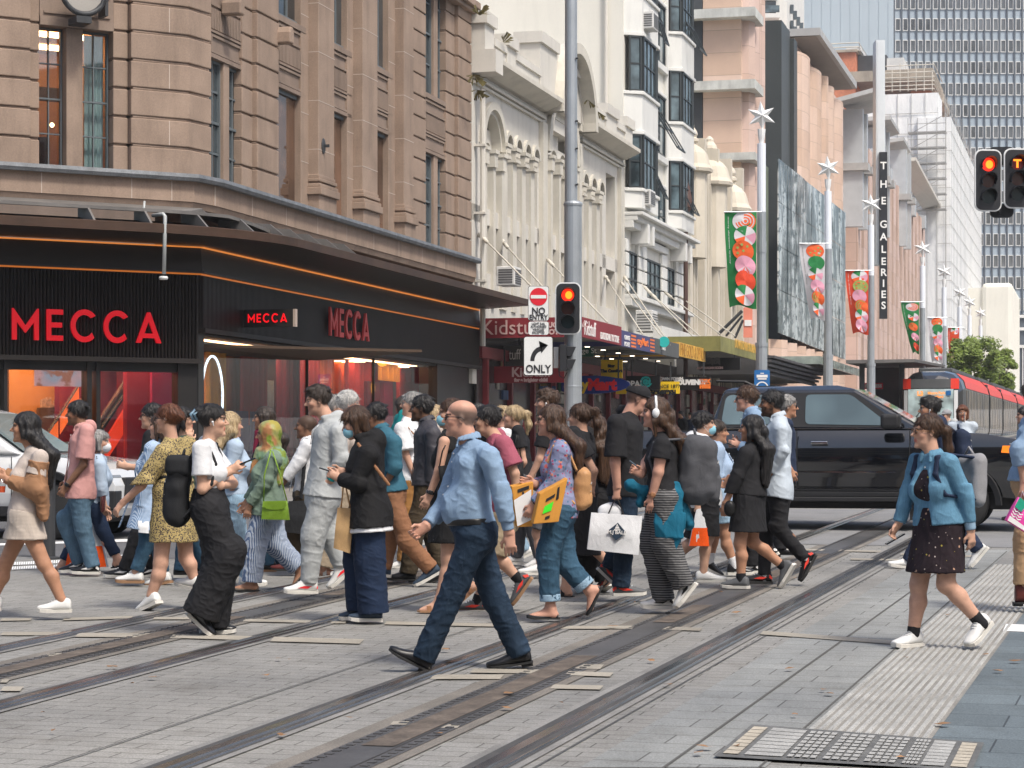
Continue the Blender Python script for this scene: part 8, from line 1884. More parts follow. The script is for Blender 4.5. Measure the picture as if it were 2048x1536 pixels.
 def shoes(s,kind='sneaker',m='shoe_white',sole='sole_white',accent=None,which='NF',lace=True):
  for n in which:
   x,y,z=s.footframe(n);An=s.an[n];Ls=(.262 if s.female else .288)*s.k.get('foot',1);b=An-z*.092-x*.075;Mx=lambda p:tuple(Vector(tuple(b+x*p[0]+y*p[1]+z*p[2]))+s.o)
   tops={'sneaker':((-.01,.030,.085),(.03,.042,.115),(.2,.044,.122),(.36,.046,.115),(.52,.049,.092),(.72,.053,.070),(.92,.046,.056),(1.01,.024,.042)),'dress':((-.01,.030,.075),(.03,.040,.105),(.2,.041,.112),(.36,.042,.105),(.52,.046,.082),(.74,.049,.060),(.93,.038,.050),(1.03,.016,.034)),'hightop':((-.01,.032,.13),(.03,.046,.17),(.2,.050,.18),(.36,.051,.16),(.5,.051,.11),(.72,.053,.072),(.92,.046,.058),(1.01,.024,.044)),'boot':((0,.030,.16),(.05,.045,.20),(.2,.050,.21),(.36,.046,.18),(.5,.045,.09),(.75,.045,.06),(.93,.036,.05),(1,.016,.038)),'flat':((0,.022,.045),(.05,.030,.055),(.2,.034,.048),(.38,.037,.040),(.6,.043,.040),(.78,.042,.040),(.93,.032,.034),(1,.012,.026)),'sandal':None}[kind]
   st=.026 if kind in('sneaker','hightop')else .014
   out=[(p,w_)for p,w_,_ in(tops or((0,.024,0),(.05,.032,0),(.2,.034,0),(.38,.034,0),(.55,.04,0),(.75,.045,0),(.92,.038,0),(1,.016,0)))]
   mb=MB();poly=[(p*Ls,w_+.004)for p,w_ in out]+[(p*Ls,-w_-.004)for p,w_ in out[::-1]];nP=len(poly);lift=(lambda p:max(0,p/Ls-.72)**2*.16)
   mb.add([Mx((p,w_,z_+lift(p)+.001))for z_ in(0,st)for p,w_ in poly],[list(range(nP))[::-1],list(range(nP,2*nP))]+[(i,(i+1)%nP,nP+(i+1)%nP,nP+i)for i in range(nP)])
   if kind in('dress','boot'):mb.add([Mx((p,w_,z_))for z_ in(-.018,.002)for p,w_ in((0,.03),(.075,.034),(.075,-.034),(0,-.03))],[(3,2,1,0),(4,5,6,7),(0,1,5,4),(1,2,6,5),(2,3,7,6),(3,0,4,7)])
   if tops:
    mu=MB();rings=[]
    for p,w_,hgt in tops:
     zz=st-.004+lift(p*Ls);hgt=hgt+lift(p*Ls)*.8;lean=-.012 if p<.1 else 0
     prof=[(-w_,zz),(-w_*1.02,zz+(hgt-zz)*.35),(-w_*.82,zz+(hgt-zz)*.75),(-w_*.45,hgt),(w_*.45,hgt),(w_*.82,zz+(hgt-zz)*.75),(w_*1.02,zz+(hgt-zz)*.35),(w_,zz)]
     rings.append([Mx((p*Ls+.004+(.010 if p==0 else 0),a,b_))for a,b_ in prof])
    mu.loft(rings);o=mu.build('shoe',m,s.root,smooth=True);sm=o.modifiers.new('smooth','SUBSURF');sm.levels=sm.render_levels=1
    if accent:
     ma=MB();sg=1 if float(y[1])<0 else-1
     for sg in(1,-1):ma.add([Mx((p*Ls,sg*(w_+.0075),z_))for p,w_,z_ in((.18,.041,.066),(.32,.0425,.046),(.62,.0465,.052),(.42,.044,.070))]+[Mx((p*Ls,sg*(w_+.008),z_))for p,w_,z_ in((.0,.027,.06),(.10,.037,.09),(.12,.038,.06),(.02,.031,.04))],[(0,1,2,3),(4,5,6,7)])
     ma.build('accent',accent,o)
    if kind in('sneaker','hightop')and lace:
     ml=MB()
     for i in range(4):p=.36+.07*i;hz=np.interp(p,[t[0]for t in tops],[t[2]for t in tops])+.002;ml.tube([Mx((p*Ls,-.026,hz-.006)),Mx((p*Ls+.004,0,hz+.003)),Mx((p*Ls,.026,hz-.006))],.0035,5)
     ml.build('laces','plastic_white' if m!='shoe_white' else 'ac_white',o)
    mb.build('sole',sole,o)
   else:
    o=mb.build('sandal',sole,s.root)
    ms=MB()
    for p,hgt in((.62,.055),(.34,.075)):ms.add([Mx((p*Ls+dx,w_,z_))for dx in(-.018,.018)for w_,z_ in((-.046,.012),(-.036,hgt),(.036,hgt),(.046,.012))],[(0,1,5,4),(1,2,6,5),(2,3,7,6)])
    ms.build('straps',m,o)
 def sock(s,m,hgt=.07):
  for n in 'NF':d=unit(s.kn[n]-s.an[n]);F_=s.field([s.an[n],s.an[n]+d*hgt],.08);F_.cap(s.an[n]-d*.02,s.an[n]+d*hgt,.044,.045,cuts=[(s.an[n]+d*hgt,d)],ext=.2);s.finish(F_,'sock',m,0)
 def glasses(s,m='frame_black',lens=None):
  mb=MB();q=s.hh/.235;o=Vector(s.o)
  for sg in(-1,1):
   ring=[Vector(tuple(s.hp(.099-.004*abs(math.cos(t)),(.031+.021*math.cos(t))*sg,.003+.017*math.sin(t))))+o for t in np.linspace(0,2*math.pi,13)];mb.tube(ring,.0028,5)
   mb.tube([Vector(tuple(s.hp(*p)))+o for p in((.095,.052*sg,.008),(.05,.074*sg,.008),(-.005,.081*sg,.006),(-.022,.080*sg,-.008))],.0028,5)
  mb.tube([Vector(tuple(s.hp(.103,-.011,.006)))+o,Vector(tuple(s.hp(.103,.011,.006)))+o],.0028,5);g=mb.build('glasses',m,s.root)
  ml=MB()
  for sg in(-1,1):ml.add([tuple(Vector(tuple(s.hp(.0985-.004*abs(math.cos(t)),(.031+.020*math.cos(t))*sg,.003+.016*math.sin(t))))+o)for t in np.linspace(0,2*math.pi,12,endpoint=False)],[list(range(12))])
  ml.build('lenses',lens or glass('lens_glass',(.8,.82,.82),.08),g)
 def mask(s,m='mask_blue'):
  F_=s.field([s.hp(.1,.06,0),s.hp(0,-.06,-.12)],.05,.006);q=s.hh/.235;ax=(s.hf,s.hl,s.hu);F_.ell(s.hp(.060,0,-.052),[.062*q,.058*q,.058*q],ax,cuts=[(s.hp(.03,0,0),unit(-s.hf+s.hu*.2)),(s.hp(.08,0,-.014),unit(s.hu)),(s.hp(.08,0,-.10),unit(-s.hu))]);o=s.finish(F_,'face_mask',m,.003,(10,10,60),1)
  mb=MB();v=Vector(s.o)
  for sg in(-1,1):
   for u in(-.025,-.08):mb.tube([Vector(tuple(s.hp(.04,.058*sg,u)))+v,Vector(tuple(s.hp(-.01,.082*sg,-.012+(u+.05)*.4)))+v],.002,4)
  mb.build('ear_loop','mask_white',o)
 def headphones(s,m='plastic_white'):
  mb=MB();v=Vector(s.o);mb.tube([Vector(tuple(s.hp(-.005,.090*math.cos(t),.015+.118*math.sin(t))))+v for t in np.linspace(-.05,math.pi+.05,15)],.012,8)
  for sg in(-1,1):mb.ball(tuple(Vector(tuple(s.hp(-.004,.090*sg,-.004)))+v),.034,.022+.014*abs(s.hl[0]),.042,12)
  mb.build('headphones',m,s.root,smooth=True)
 def earbud(s):
  mb=MB();v=Vector(s.o);p=Vector(tuple(s.hp(.008,.082,-.008)))+v;mb.ball(p,.009,n=8);mb.tube([p,p+Vector(tuple(s.hu))*-.03+Vector(tuple(s.hf))*.008],.0035,6);mb.build('earbud','plastic_white',s.root,smooth=True)
 def ballcap(s,m='black_cotton'):
  q=s.hh/.235;ax=(s.hf,s.hl,s.hu);F_=s.field([s.hp(.19,.08,.13),s.hp(-.13,-.08,0)],.04,.0065);F_.ell(s.hp(-.012,0,.040),[.112*q,.090*q,.098*q],ax,.0,cuts=[(s.hp(0,0,.036),unit(-s.hu+s.hf*-.06))]);F_.ell(s.hp(.118,0,.040),[.085*q,.075*q,.010*q],ax,.006,cuts=[(s.hp(.07,0,0),-s.hf)]);s.finish(F_,'cap',m,.002,(20,20,20),1)
 def hijab(s,m='silk_scarf'):
  q=s.hh/.235;ax=(s.hf,s.hl,s.hu);F_=s.field([s.hp(.1,.1,.13),s.hp(-.16,-.1,-.1),s.neck-s.sp*.28],.10);F_.ell(s.hp(-.018,0,.03),[.112*q,.092*q,.100*q],ax,.02);F_.cap(s.hp(-.03,0,0),s.neck-s.sp*.06,.085,.10,.04,(s.l,1.15));F_.ell(s.neck-s.sp*.10-s.f*.03,(.13,.17,.10),(s.f,s.l,s.sp),.05);F_.cap(s.neck-s.f*.09-s.sp*.05+s.l*.05,s.neck-s.f*.10-s.sp*.30+s.l*.10,.05,.03,.04);F_.cap(s.neck+s.f*.10-s.sp*.02+s.l*.04,s.neck+s.f*.15-s.sp*.2+s.l*.05,.04,.025,.03)
  F_.ell(s.hp(.085,0,-.02),[.075*q,.058*q,.085*q],ax,.01,sub=True);s.finish(F_,'headscarf',m,.010,(14,14,10),1)
 def hairclip(s,m='clip_blue'):
  mb=MB();v=Vector(s.o)
  for d in(-.012,.016):mb.tube([Vector(tuple(s.hp(-.118+d,.03,.085)))+v,Vector(tuple(s.hp(-.150+d,.05,.05)))+v,Vector(tuple(s.hp(-.128+d,.03,.005)))+v],.012,6)
  mb.build('hair_clip',m,s.root,smooth=True)
 def scarf(s,m):
  F_=s.field([s.neck],.22);
  for t in np.linspace(0,2*math.pi,12):a=s.neck+s.f*.075*math.cos(t)+s.l*.085*math.sin(t)+s.sp*.01;F_.ell(a,[.035,.035,.04],None,.02)
  F_.cap(s.neck+s.f*.1,s.neck+s.f*.13-s.sp*.25,.045,.03,.03);s.finish(F_,'scarf',m,.008,(14,14,9),1)
 def watch(s,n='N',m='watch_black'):
  a=unit(s.wr[n]-s.el[n]);p=s.wr[n]-a*.02;F_=s.field([p],.06,.005);F_.cap(p-a*.012,p+a*.012,.036,.036,cuts=[(p+a*.012,a),(p-a*.012,-a)],ext=.5);F_.rbox(p+(s.l if n=='N' else-s.l)*.034,(.018,.007,.018),(a,s.l,np.cross(a,s.l)),.004);s.finish(F_,'watch',m,0,relaxn=0)
 def strap(s,a,b,m='black_pack',r=.014,side=1.0,wid=2.4):
  """strap lying over the chest and back between two crop points"""
  p,q_=s.pt(a,s.l[1]*.16*side),s.pt(b,s.l[1]*.19*side);mid=(p+q_)/2+s.l*.03*side;F_=s.field([p,q_],.06,.007);pa=p
  for t in np.linspace(.1,1,8):pb=p*(1-t)**2+mid*2*t*(1-t)+q_*t*t;F_.cap(pa,pb,r*.6,r*.6,.004,(unit(np.cross(s.l,q_-p)),wid));pa=pb
  s.finish(F_,'strap',m,0)
rl2=random.Random(21)
def bag_field(p,pts,m=.12,h=.008):return p.field(pts,m,h)
def held(p,name,label,cat,at,group=None):o=thing(name,label,cat,Vector(tuple(at))+p.o,group);return o
def fin(p,F_,name,m,root,disp=0.,seed=0):
 V,Q=F_.mesh();V=relax(V,Q,1,.45)
 if disp:V=V+vnormals(V,Q)*(disp*(vnoise(V*14+seed)-.5)*2)[:,None]
 d=ORG[root.name]-p.o;return to_obj(name,V-A3(d),Q,m,root)
def ptube(p,root,name,m,pts,r,n=6):mb=MB();mb.tube([Vector(tuple(q))+p.o for q in pts],r,n);return mb.build(name,m,root,smooth=True)
def backpack(p,label,x0,x1,y0,y1,m,dep=.13,tilt=0.,side=0.,pocket=True,straps=True,flap=False,wid=.15,pm=None,sm=None):
 """rucksack filling crop box x0..x1, y0..y1 behind the person; dep is half its width across the back"""
 a,b=p.pt((x0,y1)),p.pt((x1,y0));c=(a+b)/2+p.l*side;c[1]+=0;hs=((b-a)/2);t=R(tilt);fx=p.f*math.cos(t)+p.u*math.sin(t);uz=p.u*math.cos(t)-p.f*math.sin(t);root=held(p,'backpack',label,'backpack',c-A3((0,0,abs(hs[2]))),'backpacks worn by walkers');hx=abs(float(hs[0]));hz=abs(float(hs[2]))
 F_=p.field([a,b],.28,.008);ax=(fx,p.l,uz);F_.rbox(c,(hx*.86,dep,hz),ax,min(.11,hx*.85,dep*.85));F_.rbox(c-uz*hz*.22-fx*hx*.35,(hx*.72,dep*.86,hz*.62),ax,.08,.03)
 o=fin(p,F_,'bag_body',m,root,.010)
 if pocket:G_=p.field([a,b],.28,.008);G_.rbox(c-uz*hz*.45-fx*hx*.55,(hx*.62,dep*.74,hz*.42),ax,.05);fin(p,G_,'front_pocket',pm or m,root,.006)
 if flap:G_=p.field([a,b],.28,.008);G_.rbox(c+uz*hz*.72,(hx*.95,dep*1.04,hz*.30),ax,.05);fin(p,G_,'flap',m,root,.006)
 ptube(p,root,'handle',m,[c+uz*hz*.97+fx*hx*.2-p.l*.04,c+uz*(hz+.045)+fx*hx*.3,c+uz*hz*.97+fx*hx*.2+p.l*.04],.010)
 for z in(.25,-.1):ptube(p,root,'zip','pole_dark',[c+uz*hz*z-fx*hx*.9-p.l*dep*.7,c+uz*hz*(z+.08)-fx*hx*1.0,c+uz*hz*z-fx*hx*.9+p.l*dep*.7],.004)
 if straps:
  for n,sg in(('N',1),('F',-1)):
   s0=p.sh[n]-p.l*sg*.055;q=[c+uz*hz*.85+fx*hx*.7+p.l*sg*.07,s0+p.sp*.062-p.f*.03,s0+p.sp*.040+p.f*.055,s0-p.sp*.08+p.f*.098+p.l*sg*.01,s0-p.sp*.22+p.f*.06+p.l*sg*.045,c-uz*hz*.7+fx*hx*.7+p.l*sg*.10];G_=p.field(q,.06,.008)
   for u,v in zip(q,q[1:]):G_.cap(u,v,.012,.012,.012,(p.l,2.0))
   fin(p,G_,'shoulder_strap',sm or m,root)
 return root
def flatbag(p,name,label,cat,pts,depth,m,n='N',handle=None,hm='txt_black',dy=None,band=None,group=None,rr=.012):
 """paper or cloth bag: crop outline (4 points tl tr br bl) given real thickness; handle points to the hand"""
 y=float(p.wr[n][1])if dy is None else dy;q=[p.pt(a,y)for a in pts];c=sum(q)/4;root=held(p,name,label,cat,A3((c[0],c[1],min(a[2]for a in q))),group);nu,nv=8,8;d=depth/2
 def S_(u,v):return q[0]*(1-u)*(1-v)+q[1]*u*(1-v)+q[2]*u*v+q[3]*(1-u)*v
 mb=MB();V=[];
 for sg in(-1,1):
  for j in range(nv+1):
   for i in range(nu+1):u,v=i/nu,j/nv;e=min(1,.30+v*1.4)if rr>.01 else min(1.,.5+v);bul=d*e*(1-.25*(abs(u-.5)*2)**4)+.004*math.sin(u*9+v*6);pp=S_(u,v);V.append(tuple(Vector((float(pp[0]),float(pp[1])+sg*bul,float(pp[2])))+p.o))
 n_=(nu+1)*(nv+1);W_=nu+1;fs=[(j*W_+i,j*W_+i+1,(j+1)*W_+i+1,(j+1)*W_+i)for j in range(nv)for i in range(nu)];fs+=[tuple(n_+k for k in f[::-1])for f in fs]
 for j in range(nv):fs+=[(j*W_,(j+1)*W_,n_+(j+1)*W_,n_+j*W_),(j*W_+nu,n_+j*W_+nu,n_+(j+1)*W_+nu,(j+1)*W_+nu)]
 for i in range(nu):fs+=[(nv*W_+i,nv*W_+i+1,n_+nv*W_+i+1,n_+nv*W_+i),(i,n_+i,n_+i+1,i+1)]
 mb.add(V,fs);body=mb.build('bag_body',m,root,smooth=True);body.data.set_sharp_from_angle(angle=R(50))
 if band:
  mB=MB();v0,v1=band[1:3];V=[]
  for v in(v0,v1):
   for i in range(nu+1):u=i/nu;e=min(1,.30+v*1.4);pp=S_(u,v);V.append(tuple(Vector((float(pp[0]),float(pp[1])-(d*e*(1-.25*(abs(u-.5)*2)**4)+.004*math.sin(u*9+v*6))-.003,float(pp[2])))+p.o))
  mB.add(V,[(i,i+1,W_+i+1,W_+i)for i in range(nu)]);mB.build('colour_band',band[0],root,smooth=True)
 if handle:
  for hpts in handle:ptube(p,root,'handle',hm,[p.pt(a,y)for a in hpts],.006)
 return root,S_,d
def phone(p,label,at,ang,n='N',m='phone_black',dy=None,l=.15):
 y=float(p.wr[n][1])if dy is None else dy;c=p.pt(at,y);root=held(p,'phone',label,'phone',c,'phones in hands');a=R(ang);ux=A3((math.cos(a),0,math.sin(a)));mb=MB(Matrix.Translation(Vector(tuple(c))+p.o)@Matrix(((ux[0],0,-ux[2],0),(0,1,0,0),(ux[2],0,ux[0],0),(0,0,0,1))));mb.box(-l/2,l/2,-.036,.036,-.005,.005);mb.build('case',m,root,bevel=.004);mb=MB(Matrix.Translation(Vector(tuple(c))+p.o)@Matrix(((ux[0],0,-ux[2],0),(0,1,0,0),(ux[2],0,ux[0],0),(0,0,0,1))));mb.box(-l/2+.006,l/2-.006,-.032,.032,.0052,.006);mb.build('screen','phone_grey',root);return root
T,TR_,SHO='top','trousers','shoes'
def bl(**k):k.setdefault('cuff','blue_shirt');return k
p=Person('E','balding man in glasses, light blue shirt and dark jeans, striding ahead of the crowd',1488,0,(412,196),(462,305),(484,790),.229,skin='pink',hair='balding',haircol='hair_buzz',belly=.05,w=1.06,deep=1.06,aN=((625,600),(662,790)),hN=((672,900),.55),sN=(560,390),aF=((318,660),(232,752),.9,.3),hF=((196,778),1.25),sF=(420,390),lN=((372,1085),(232,1405),-26),lF=((588,1120),(712,1385),9),wear=((T,'blue_shirt',1.86,.075,.012,'shirt',{'cuff':'blue_shirt','disp':.012,'sl_loose':.018}),(TR_,'denim_dark',.008,.092,.068,.066,2.08,.095,{'belt':'belt_black','disp':.013}),(SHO,'dress','shoe_black','sole_black'),('glasses',)))
p=Person('I','woman with sunglasses, blue denim jacket and dark floral dress walking left on the right',1476,34,(476,286),(512,408),(545,790),.225,female=True,skin='light',hair='pony',haircol='hair_brown',hlen=.26,ponyz=.02,w=1.04,legw=1.12,hface=12,aN=((690,640),(718,830)),hN=((728,935),.5),sN=(600,455),aF=((372,620),(322,790),1.,.9),hF=((270,860),.8),sF=(425,450),lN=((580,1120),(760,1318),38),lF=((432,1120),(402,1390),2),wear=(('skirt','floral_dark',.33,.105,.175,'dress_skirt',.012,.12,1.15,.5),(T,'floral_dark',0,.08,.010,None,0.,'dress_top'),(T,'denim_jacket',1.93,.0,.022,'shirt',.012,'jacket',.010,.075,{'cuff':'denim_light','sl_loose':.016}),(SHO,'sneaker','shoe_white','sole_white'),('sock','black_cotton',.05),('glasses','strap_tan','dark_glass')))
backpack(p,'light grey rucksack with orange tag on the woman in the denim jacket',655,765,405,700,'light_grey_pack',.14,4,0.,True,True,False,.15,None,'navy_cloth');phone(p,'phone held low by the woman in the denim jacket',(302,872),30,'F')
p=Person('B','woman in white tee and wide black trousers with phone, facing right',1478,180,(655,238),(618,352),(640,735),.228,female=True,skin='asian',hair='bun',haircol='hair_black',bunz=.07,aN=((592,632),(752,528),1.1,.2),hN=((830,478),.7),sN=(588,428),aF=((770,600),(700,612),.8,-.6),hF=((640,560),.4),lN=((725,1040),(592,1345),44),lF=((700,1030),(640,1398),0),wear=((T,'white_cotton',.62,.10,.014),(TR_,'black_cotton',.012,.115,.118,.125,2.06,.14,{'disp':.014}),(SHO,'sneaker','shoe_black','sole_white','shoe_grey'),('earbud',),('hairclip',)))
backpack(p,'tall black flap backpack on the woman in the white tee',378,530,440,852,'black_pack',.14,-3,0.,False,True,True);phone(p,'dark phone held up by the woman in the white tee',(848,475),22,'N','phone_black',0.)
p=Person('C','woman with brown bob and mask in black hooded jacket and wide navy trousers',1494,0,(800,312),(858,400),(885,850),.228,female=True,skin='light',hair='bob',haircol='hair_brown',tilt=20,w=1.12,deep=1.1,aN=((800,668),(705,640),1.,.5),hN=((640,605),.9),sN=(880,500),aF=((780,650),(720,600),.6,.2),hF=((650,600),.8),lN=((885,1130),(905,1415),0),lF=((820,1120),(838,1395),8),wear=((T,'black_wool',1.88,-.10,.026,'hood',.03,'jacket',.010,{'sl_loose':.024}),(T,'white_cotton',0,-.135,.022,None,.03,'undershirt'),(TR_,'navy_trouser',.012,.110,.105,.108,2.08,.1,{'disp':.010}),(SHO,'sneaker','shoe_navy','sole_white'),('mask','mask_blue'),('strap',(812,432),(1000,680),'strap_tan',.010)))
flatbag(p,'tote_bag','plain tan cloth bag hanging from the masked woman in the black jacket','bag',((695,812),(792,818),(770,1082),(672,1050)),.10,'kraft','N',[((715,815),(728,690),(742,640)),((770,818),(745,700),(735,640))],'tan_leather');phone(p,'phone in the hands of the masked woman in the black jacket',(640,595),-18,'N','phone_black',-.05)
p=Person('F','woman with long straight brown hair, floral blouse and jeans carrying boxes',1484,0,(492,252),(552,358),(545,800),.230,female=True,skin='pink',hair='long',haircol='hair_brown',hlen=.40,hback=1.0,hfrontl=False,aN=((508,640),(392,765),1.,.9),hN=((335,870),.6),sN=(560,440),aF=((470,640),(400,640),.4,-.3),hF=((345,628),.5),lN=((478,1085),(495,1398),0),lF=((592,1130),(728,1290),66),wear=((T,'floral_grey',1.90,-.06,.016,None,.012,'blouse',.012,{'sl_loose':.022}),(TR_,'denim_blue',.014,.095,.072,.062,1.86,.09,{'cuff':'denim_light','disp':.012}),(SHO,'flat','shoe_black','sole_black'),('watch','N'),('glasses',)))
backpack(p,'small tan leather backpack on the woman in the floral blouse',625,745,535,800,'tan_leather',.11,4)
def cardboard(p,label,pts,thick,dy,marks,lime=None,white=None):
 q=[p.pt(a,dy)for a in pts];c=sum(q)/4;root=held(p,'cardboard_box',label,'box',A3((c[0],c[1],min(a[2]for a in q))),'orange cardboard boxes carried by one woman');n=unit(np.cross(q[1]-q[0],q[3]-q[0]));n=n if n[1]<0 else-n;sh=n*thick+A3((.02,0,-.01));mb=MB();V=[tuple(Vector(tuple(v+e))+p.o)for e in(A3((0,0,0)),-sh)for v in q]
 mb.add(V,[(0,1,2,3),(7,6,5,4),(0,4,5,1),(1,5,6,2),(2,6,7,3),(3,7,4,0)]);mb.build('carton',mat('carton_orange',(.60,.27,.04),.7,var=.08,vs=6),root,bevel=.006);S_=lambda u,v,o=.004:Vector(tuple((q[0]*(1-u)+q[1]*u)*(1-v)+(q[3]*(1-u)+q[2]*u)*v+n*o))+p.o
 mb=MB();[mb.add([tuple(S_(u,v))for u,v in m_],[list(range(len(m_)))])for m_ in marks];mb.build('print','sign_ink',root)
 if lime:mb=MB();mb.add([tuple(S_(u,v,.006))for u,v in lime],[(0,1,2,3)]);mb.build('sticker',mat('lime_label',(.06,.80,.03),.5),root)
 if white:mb=MB();mb.add([tuple(S_(u,v,.006))for u,v in white],[(0,1,2,3)]);mb.build('label','txt_white',root)
cardboard(p,'orange cardboard box with a lime sticker held under the arm of the floral blouse woman',((430,700),(602,605),(545,872),(388,886)),.10,-.30,[[(.30,.28),(.62,.24),(.62,.33),(.30,.38)],[(.66,.1),(.74,.1),(.80,.42),(.70,.44)],[(.42,.82),(.60,.80),(.60,.88),(.42,.91)]],[(.30,.50),(.62,.44),(.60,.68),(.28,.72)])
cardboard(p,'second orange cardboard box with a white label, held behind the first',((255,655),(390,625),(385,900),(290,905)),.08,-.10,[[(.25,.10),(.8,.06),(.8,.14),(.25,.18)],[(.45,.18),(.55,.18),(.6,.36),(.5,.36)]],None,[(.02,.34),(.9,.16),(.9,.85),(.02,.98)])
p=Person('G','woman with white headphones, black tee and patterned trousers walking left',1474,0,(572,258),(614,378),(622,770),.230,female=True,skin='pink',hair='long',haircol='hair_brown',hlen=.24,wavy=True,w=1.12,deep=1.1,limb=1.08,aN=((592,615),(553,765)),hN=((545,850),.4),sN=(612,470),aF=((520,560),(490,630),.6,-.2),hF=((445,605),.9),lN=((645,1065),(742,1290),52),lF=((570,1060),(625,1370),0),wear=((T,'black_cotton',.45,.02,.012),(TR_,'aztec',.016,.115,.092,.070,2.05,.08,{'disp':.014}),(SHO,'sneaker','shoe_white','sole_white','shoe_black'),('headphones',),('watch','N','strap_tan')))
F_=p.field([p.pel,p.pel-A3((0,0,.45))],.36);F_.cap(p.pel+p.sp*.13,p.pel+p.u*.03,.118,.140,.03,(p.l,1.35));F_.cap(p.pt((640,720),-.13),p.pt((668,940),-.17),.12,.15,.03,(p.l,.28));F_.cap(p.pt((668,920),-.17),p.pt((690,1085),-.18),.14,.015,.03,(p.l,.25));F_.cap(p.pt((690,760),.0),p.pt((775,930),.0),.07,.045,.06,(p.l,1.6));F_.cut(p.pel+p.sp*.13,p.sp)
p.finish(F_,'tied_jacket','teal_jacket',.016,(9,9,6),1);F_=p.field([p.pt((420,700),0),p.pt((520,760),0)],.14);F_.ell(p.pt((505,730),-.05),(.06,.05,.05),None,.02);F_.cap(p.pt((505,730),-.05),p.pt((425,695),-.05),.03,.05,.02);F_.cap(p.pt((500,740),-.05),p.pt((480,800),-.05),.03,.035,.02);p.finish(F_,'jacket_knot','teal_jacket',.012,(12,12,9),1)
backpack(p,'bulky dark grey backpack on the woman with white headphones',692,950,392,812,'grey_pack',.16,6);phone(p,'blue grey phone in the hand of the woman with headphones',(462,580),-38,'F','phone_grey',.0)
p=Person('A','young woman with long black hair, tan jacket off the shoulder and short tweed skirt',1410,6,(148,282),(202,400),(150,790),.228,female=True,skin='tan',hair='long',haircol='hair_black',hlen=.36,hback=1.1,hfrontl=False,aN=((190,640),(40,590),1.1,.8),hN=((-30,560),.9),sN=(232,480),aF=((120,600),(10,545),.4,.3),hF=((-50,530),.8),lN=((258,1085),(366,1305),0),lF=((30,1085),(-40,1290),-8),wear=((T,'beige_tee',.5,-.02,.016),('skirt','tweed',.20,.10,.165,'skirt',.008,.03,1.25,.35),(SHO,'sneaker','shoe_white','sole_white')))
F_=p.field(list(p.sh.values())+list(p.el.values())+list(p.wr.values())+[p.pel-A3((0,0,.15))],.22);p.arm(F_,'N',.03,.03,1.85,.03);p.arm(F_,'F',.03,.03,1.85,.03);F_.cap(p.pt((258,500),0),p.pt((248,790),0),.045,.055,.05,(p.l,2.6));F_.cap(p.pt((215,600),-.18),p.pt((262,815),-.16),.05,.03,.05);q_=p.sh['N']-p.u*.02;F_.cut(q_+p.sp*.02,unit(p.sp));p.finish(F_,'jacket','tan_jacket',.014,(9,9,9),1)
cu=held(p,'drink_cup','clear cup of orange drink in the hand of the girl in the tan jacket','cup',p.pt((8,665),float(p.wr['N'][1])));c=Vector(tuple(p.pt((8,665),float(p.wr['N'][1]))))+p.o;mb=MB();mb.lathe([(.03,0),(.038,.11)],c,14);mb.build('cup','lens_glass',cu,smooth=True);mb=MB();mb.lathe([(0,.002),(.029,.002),(.033,.05),(0,.05)],c,14);mb.build('drink','tangerine',cu)
p=Person('G','tall man in black tee and backwards looking black cap carrying white shopping bag',1396,180,(470,178),(412,258),(400,740),.238,skin='pink',hair='buzz',haircol='hair_buzz',tilt=16,limb=1.12,w=1.08,deep=1.1,aN=((332,560),(345,712)),hN=((342,800),1.3),sN=(340,362),aF=((420,560),(440,700)),lN=((385,1050),(368,1295),0),lF=((372,1020),(300,1190),44),wear=((T,'black_cotton',.82,-.03,.022),(TR_,'denim_dark',.014,.09,.072,.064,2.05,.08),(SHO,'sneaker','shoe_grey','sole_white','shoe_red'),('ballcap',)))
r_,S_,d_=flatbag(p,'shopping_bag','large white paper shopping bag with navy diamond emblem, carried by the man in the cap','bag',((188,858),(495,880),(470,1112),(163,1078)),.16,'white_cotton','N',[((288,875),(322,795),(345,775)),((388,884),(360,805),(345,775))],'frame_black',rr=.0)
mb=MB();cx_,cy_=.53,.45;P_=lambda u,v,o=.004:Vector(tuple(S_(u,v)))+p.o+Vector((0,-d_-.012-o,0))
mb.add([tuple(P_(cx_+a,cy_+b))for a,b in((-.18,0),(0,-.24),(.18,0),(0,.24))],[(0,1,2,3)]);mb.build('emblem',mat('emblem_navy',(.02,.04,.07),.6),r_)
mb=MB();cc=P_(cx_,cy_+.02,.006);text(mb,'M.J BALE',.042,face_M(cc,Vector((1,0,-.05))),.001,.001);cr=P_(cx_,cy_-.08,.006);[mb.add([(cr.x+x,cr.y,cr.z+z)for x,z in q_],[list(range(len(q_)))])for q_ in(((-.03,-.015),(.03,-.015),(.024,-.004),(-.024,-.004)),((-.02,0),(.02,0),(.012,.02),(-.012,.02)),((-.01,.024),(.01,.024),(.0,.042)))];mb.build('lettering','txt_white',r_)
F_=p.field([p.pt((250,850),-.1),p.pt((400,850),-.1)],.12,.009);F_.ell(p.pt((320,850),-.12),(.13,.06,.07),None);fin(p,F_,'inner_bag','white_cotton',r_,.012)
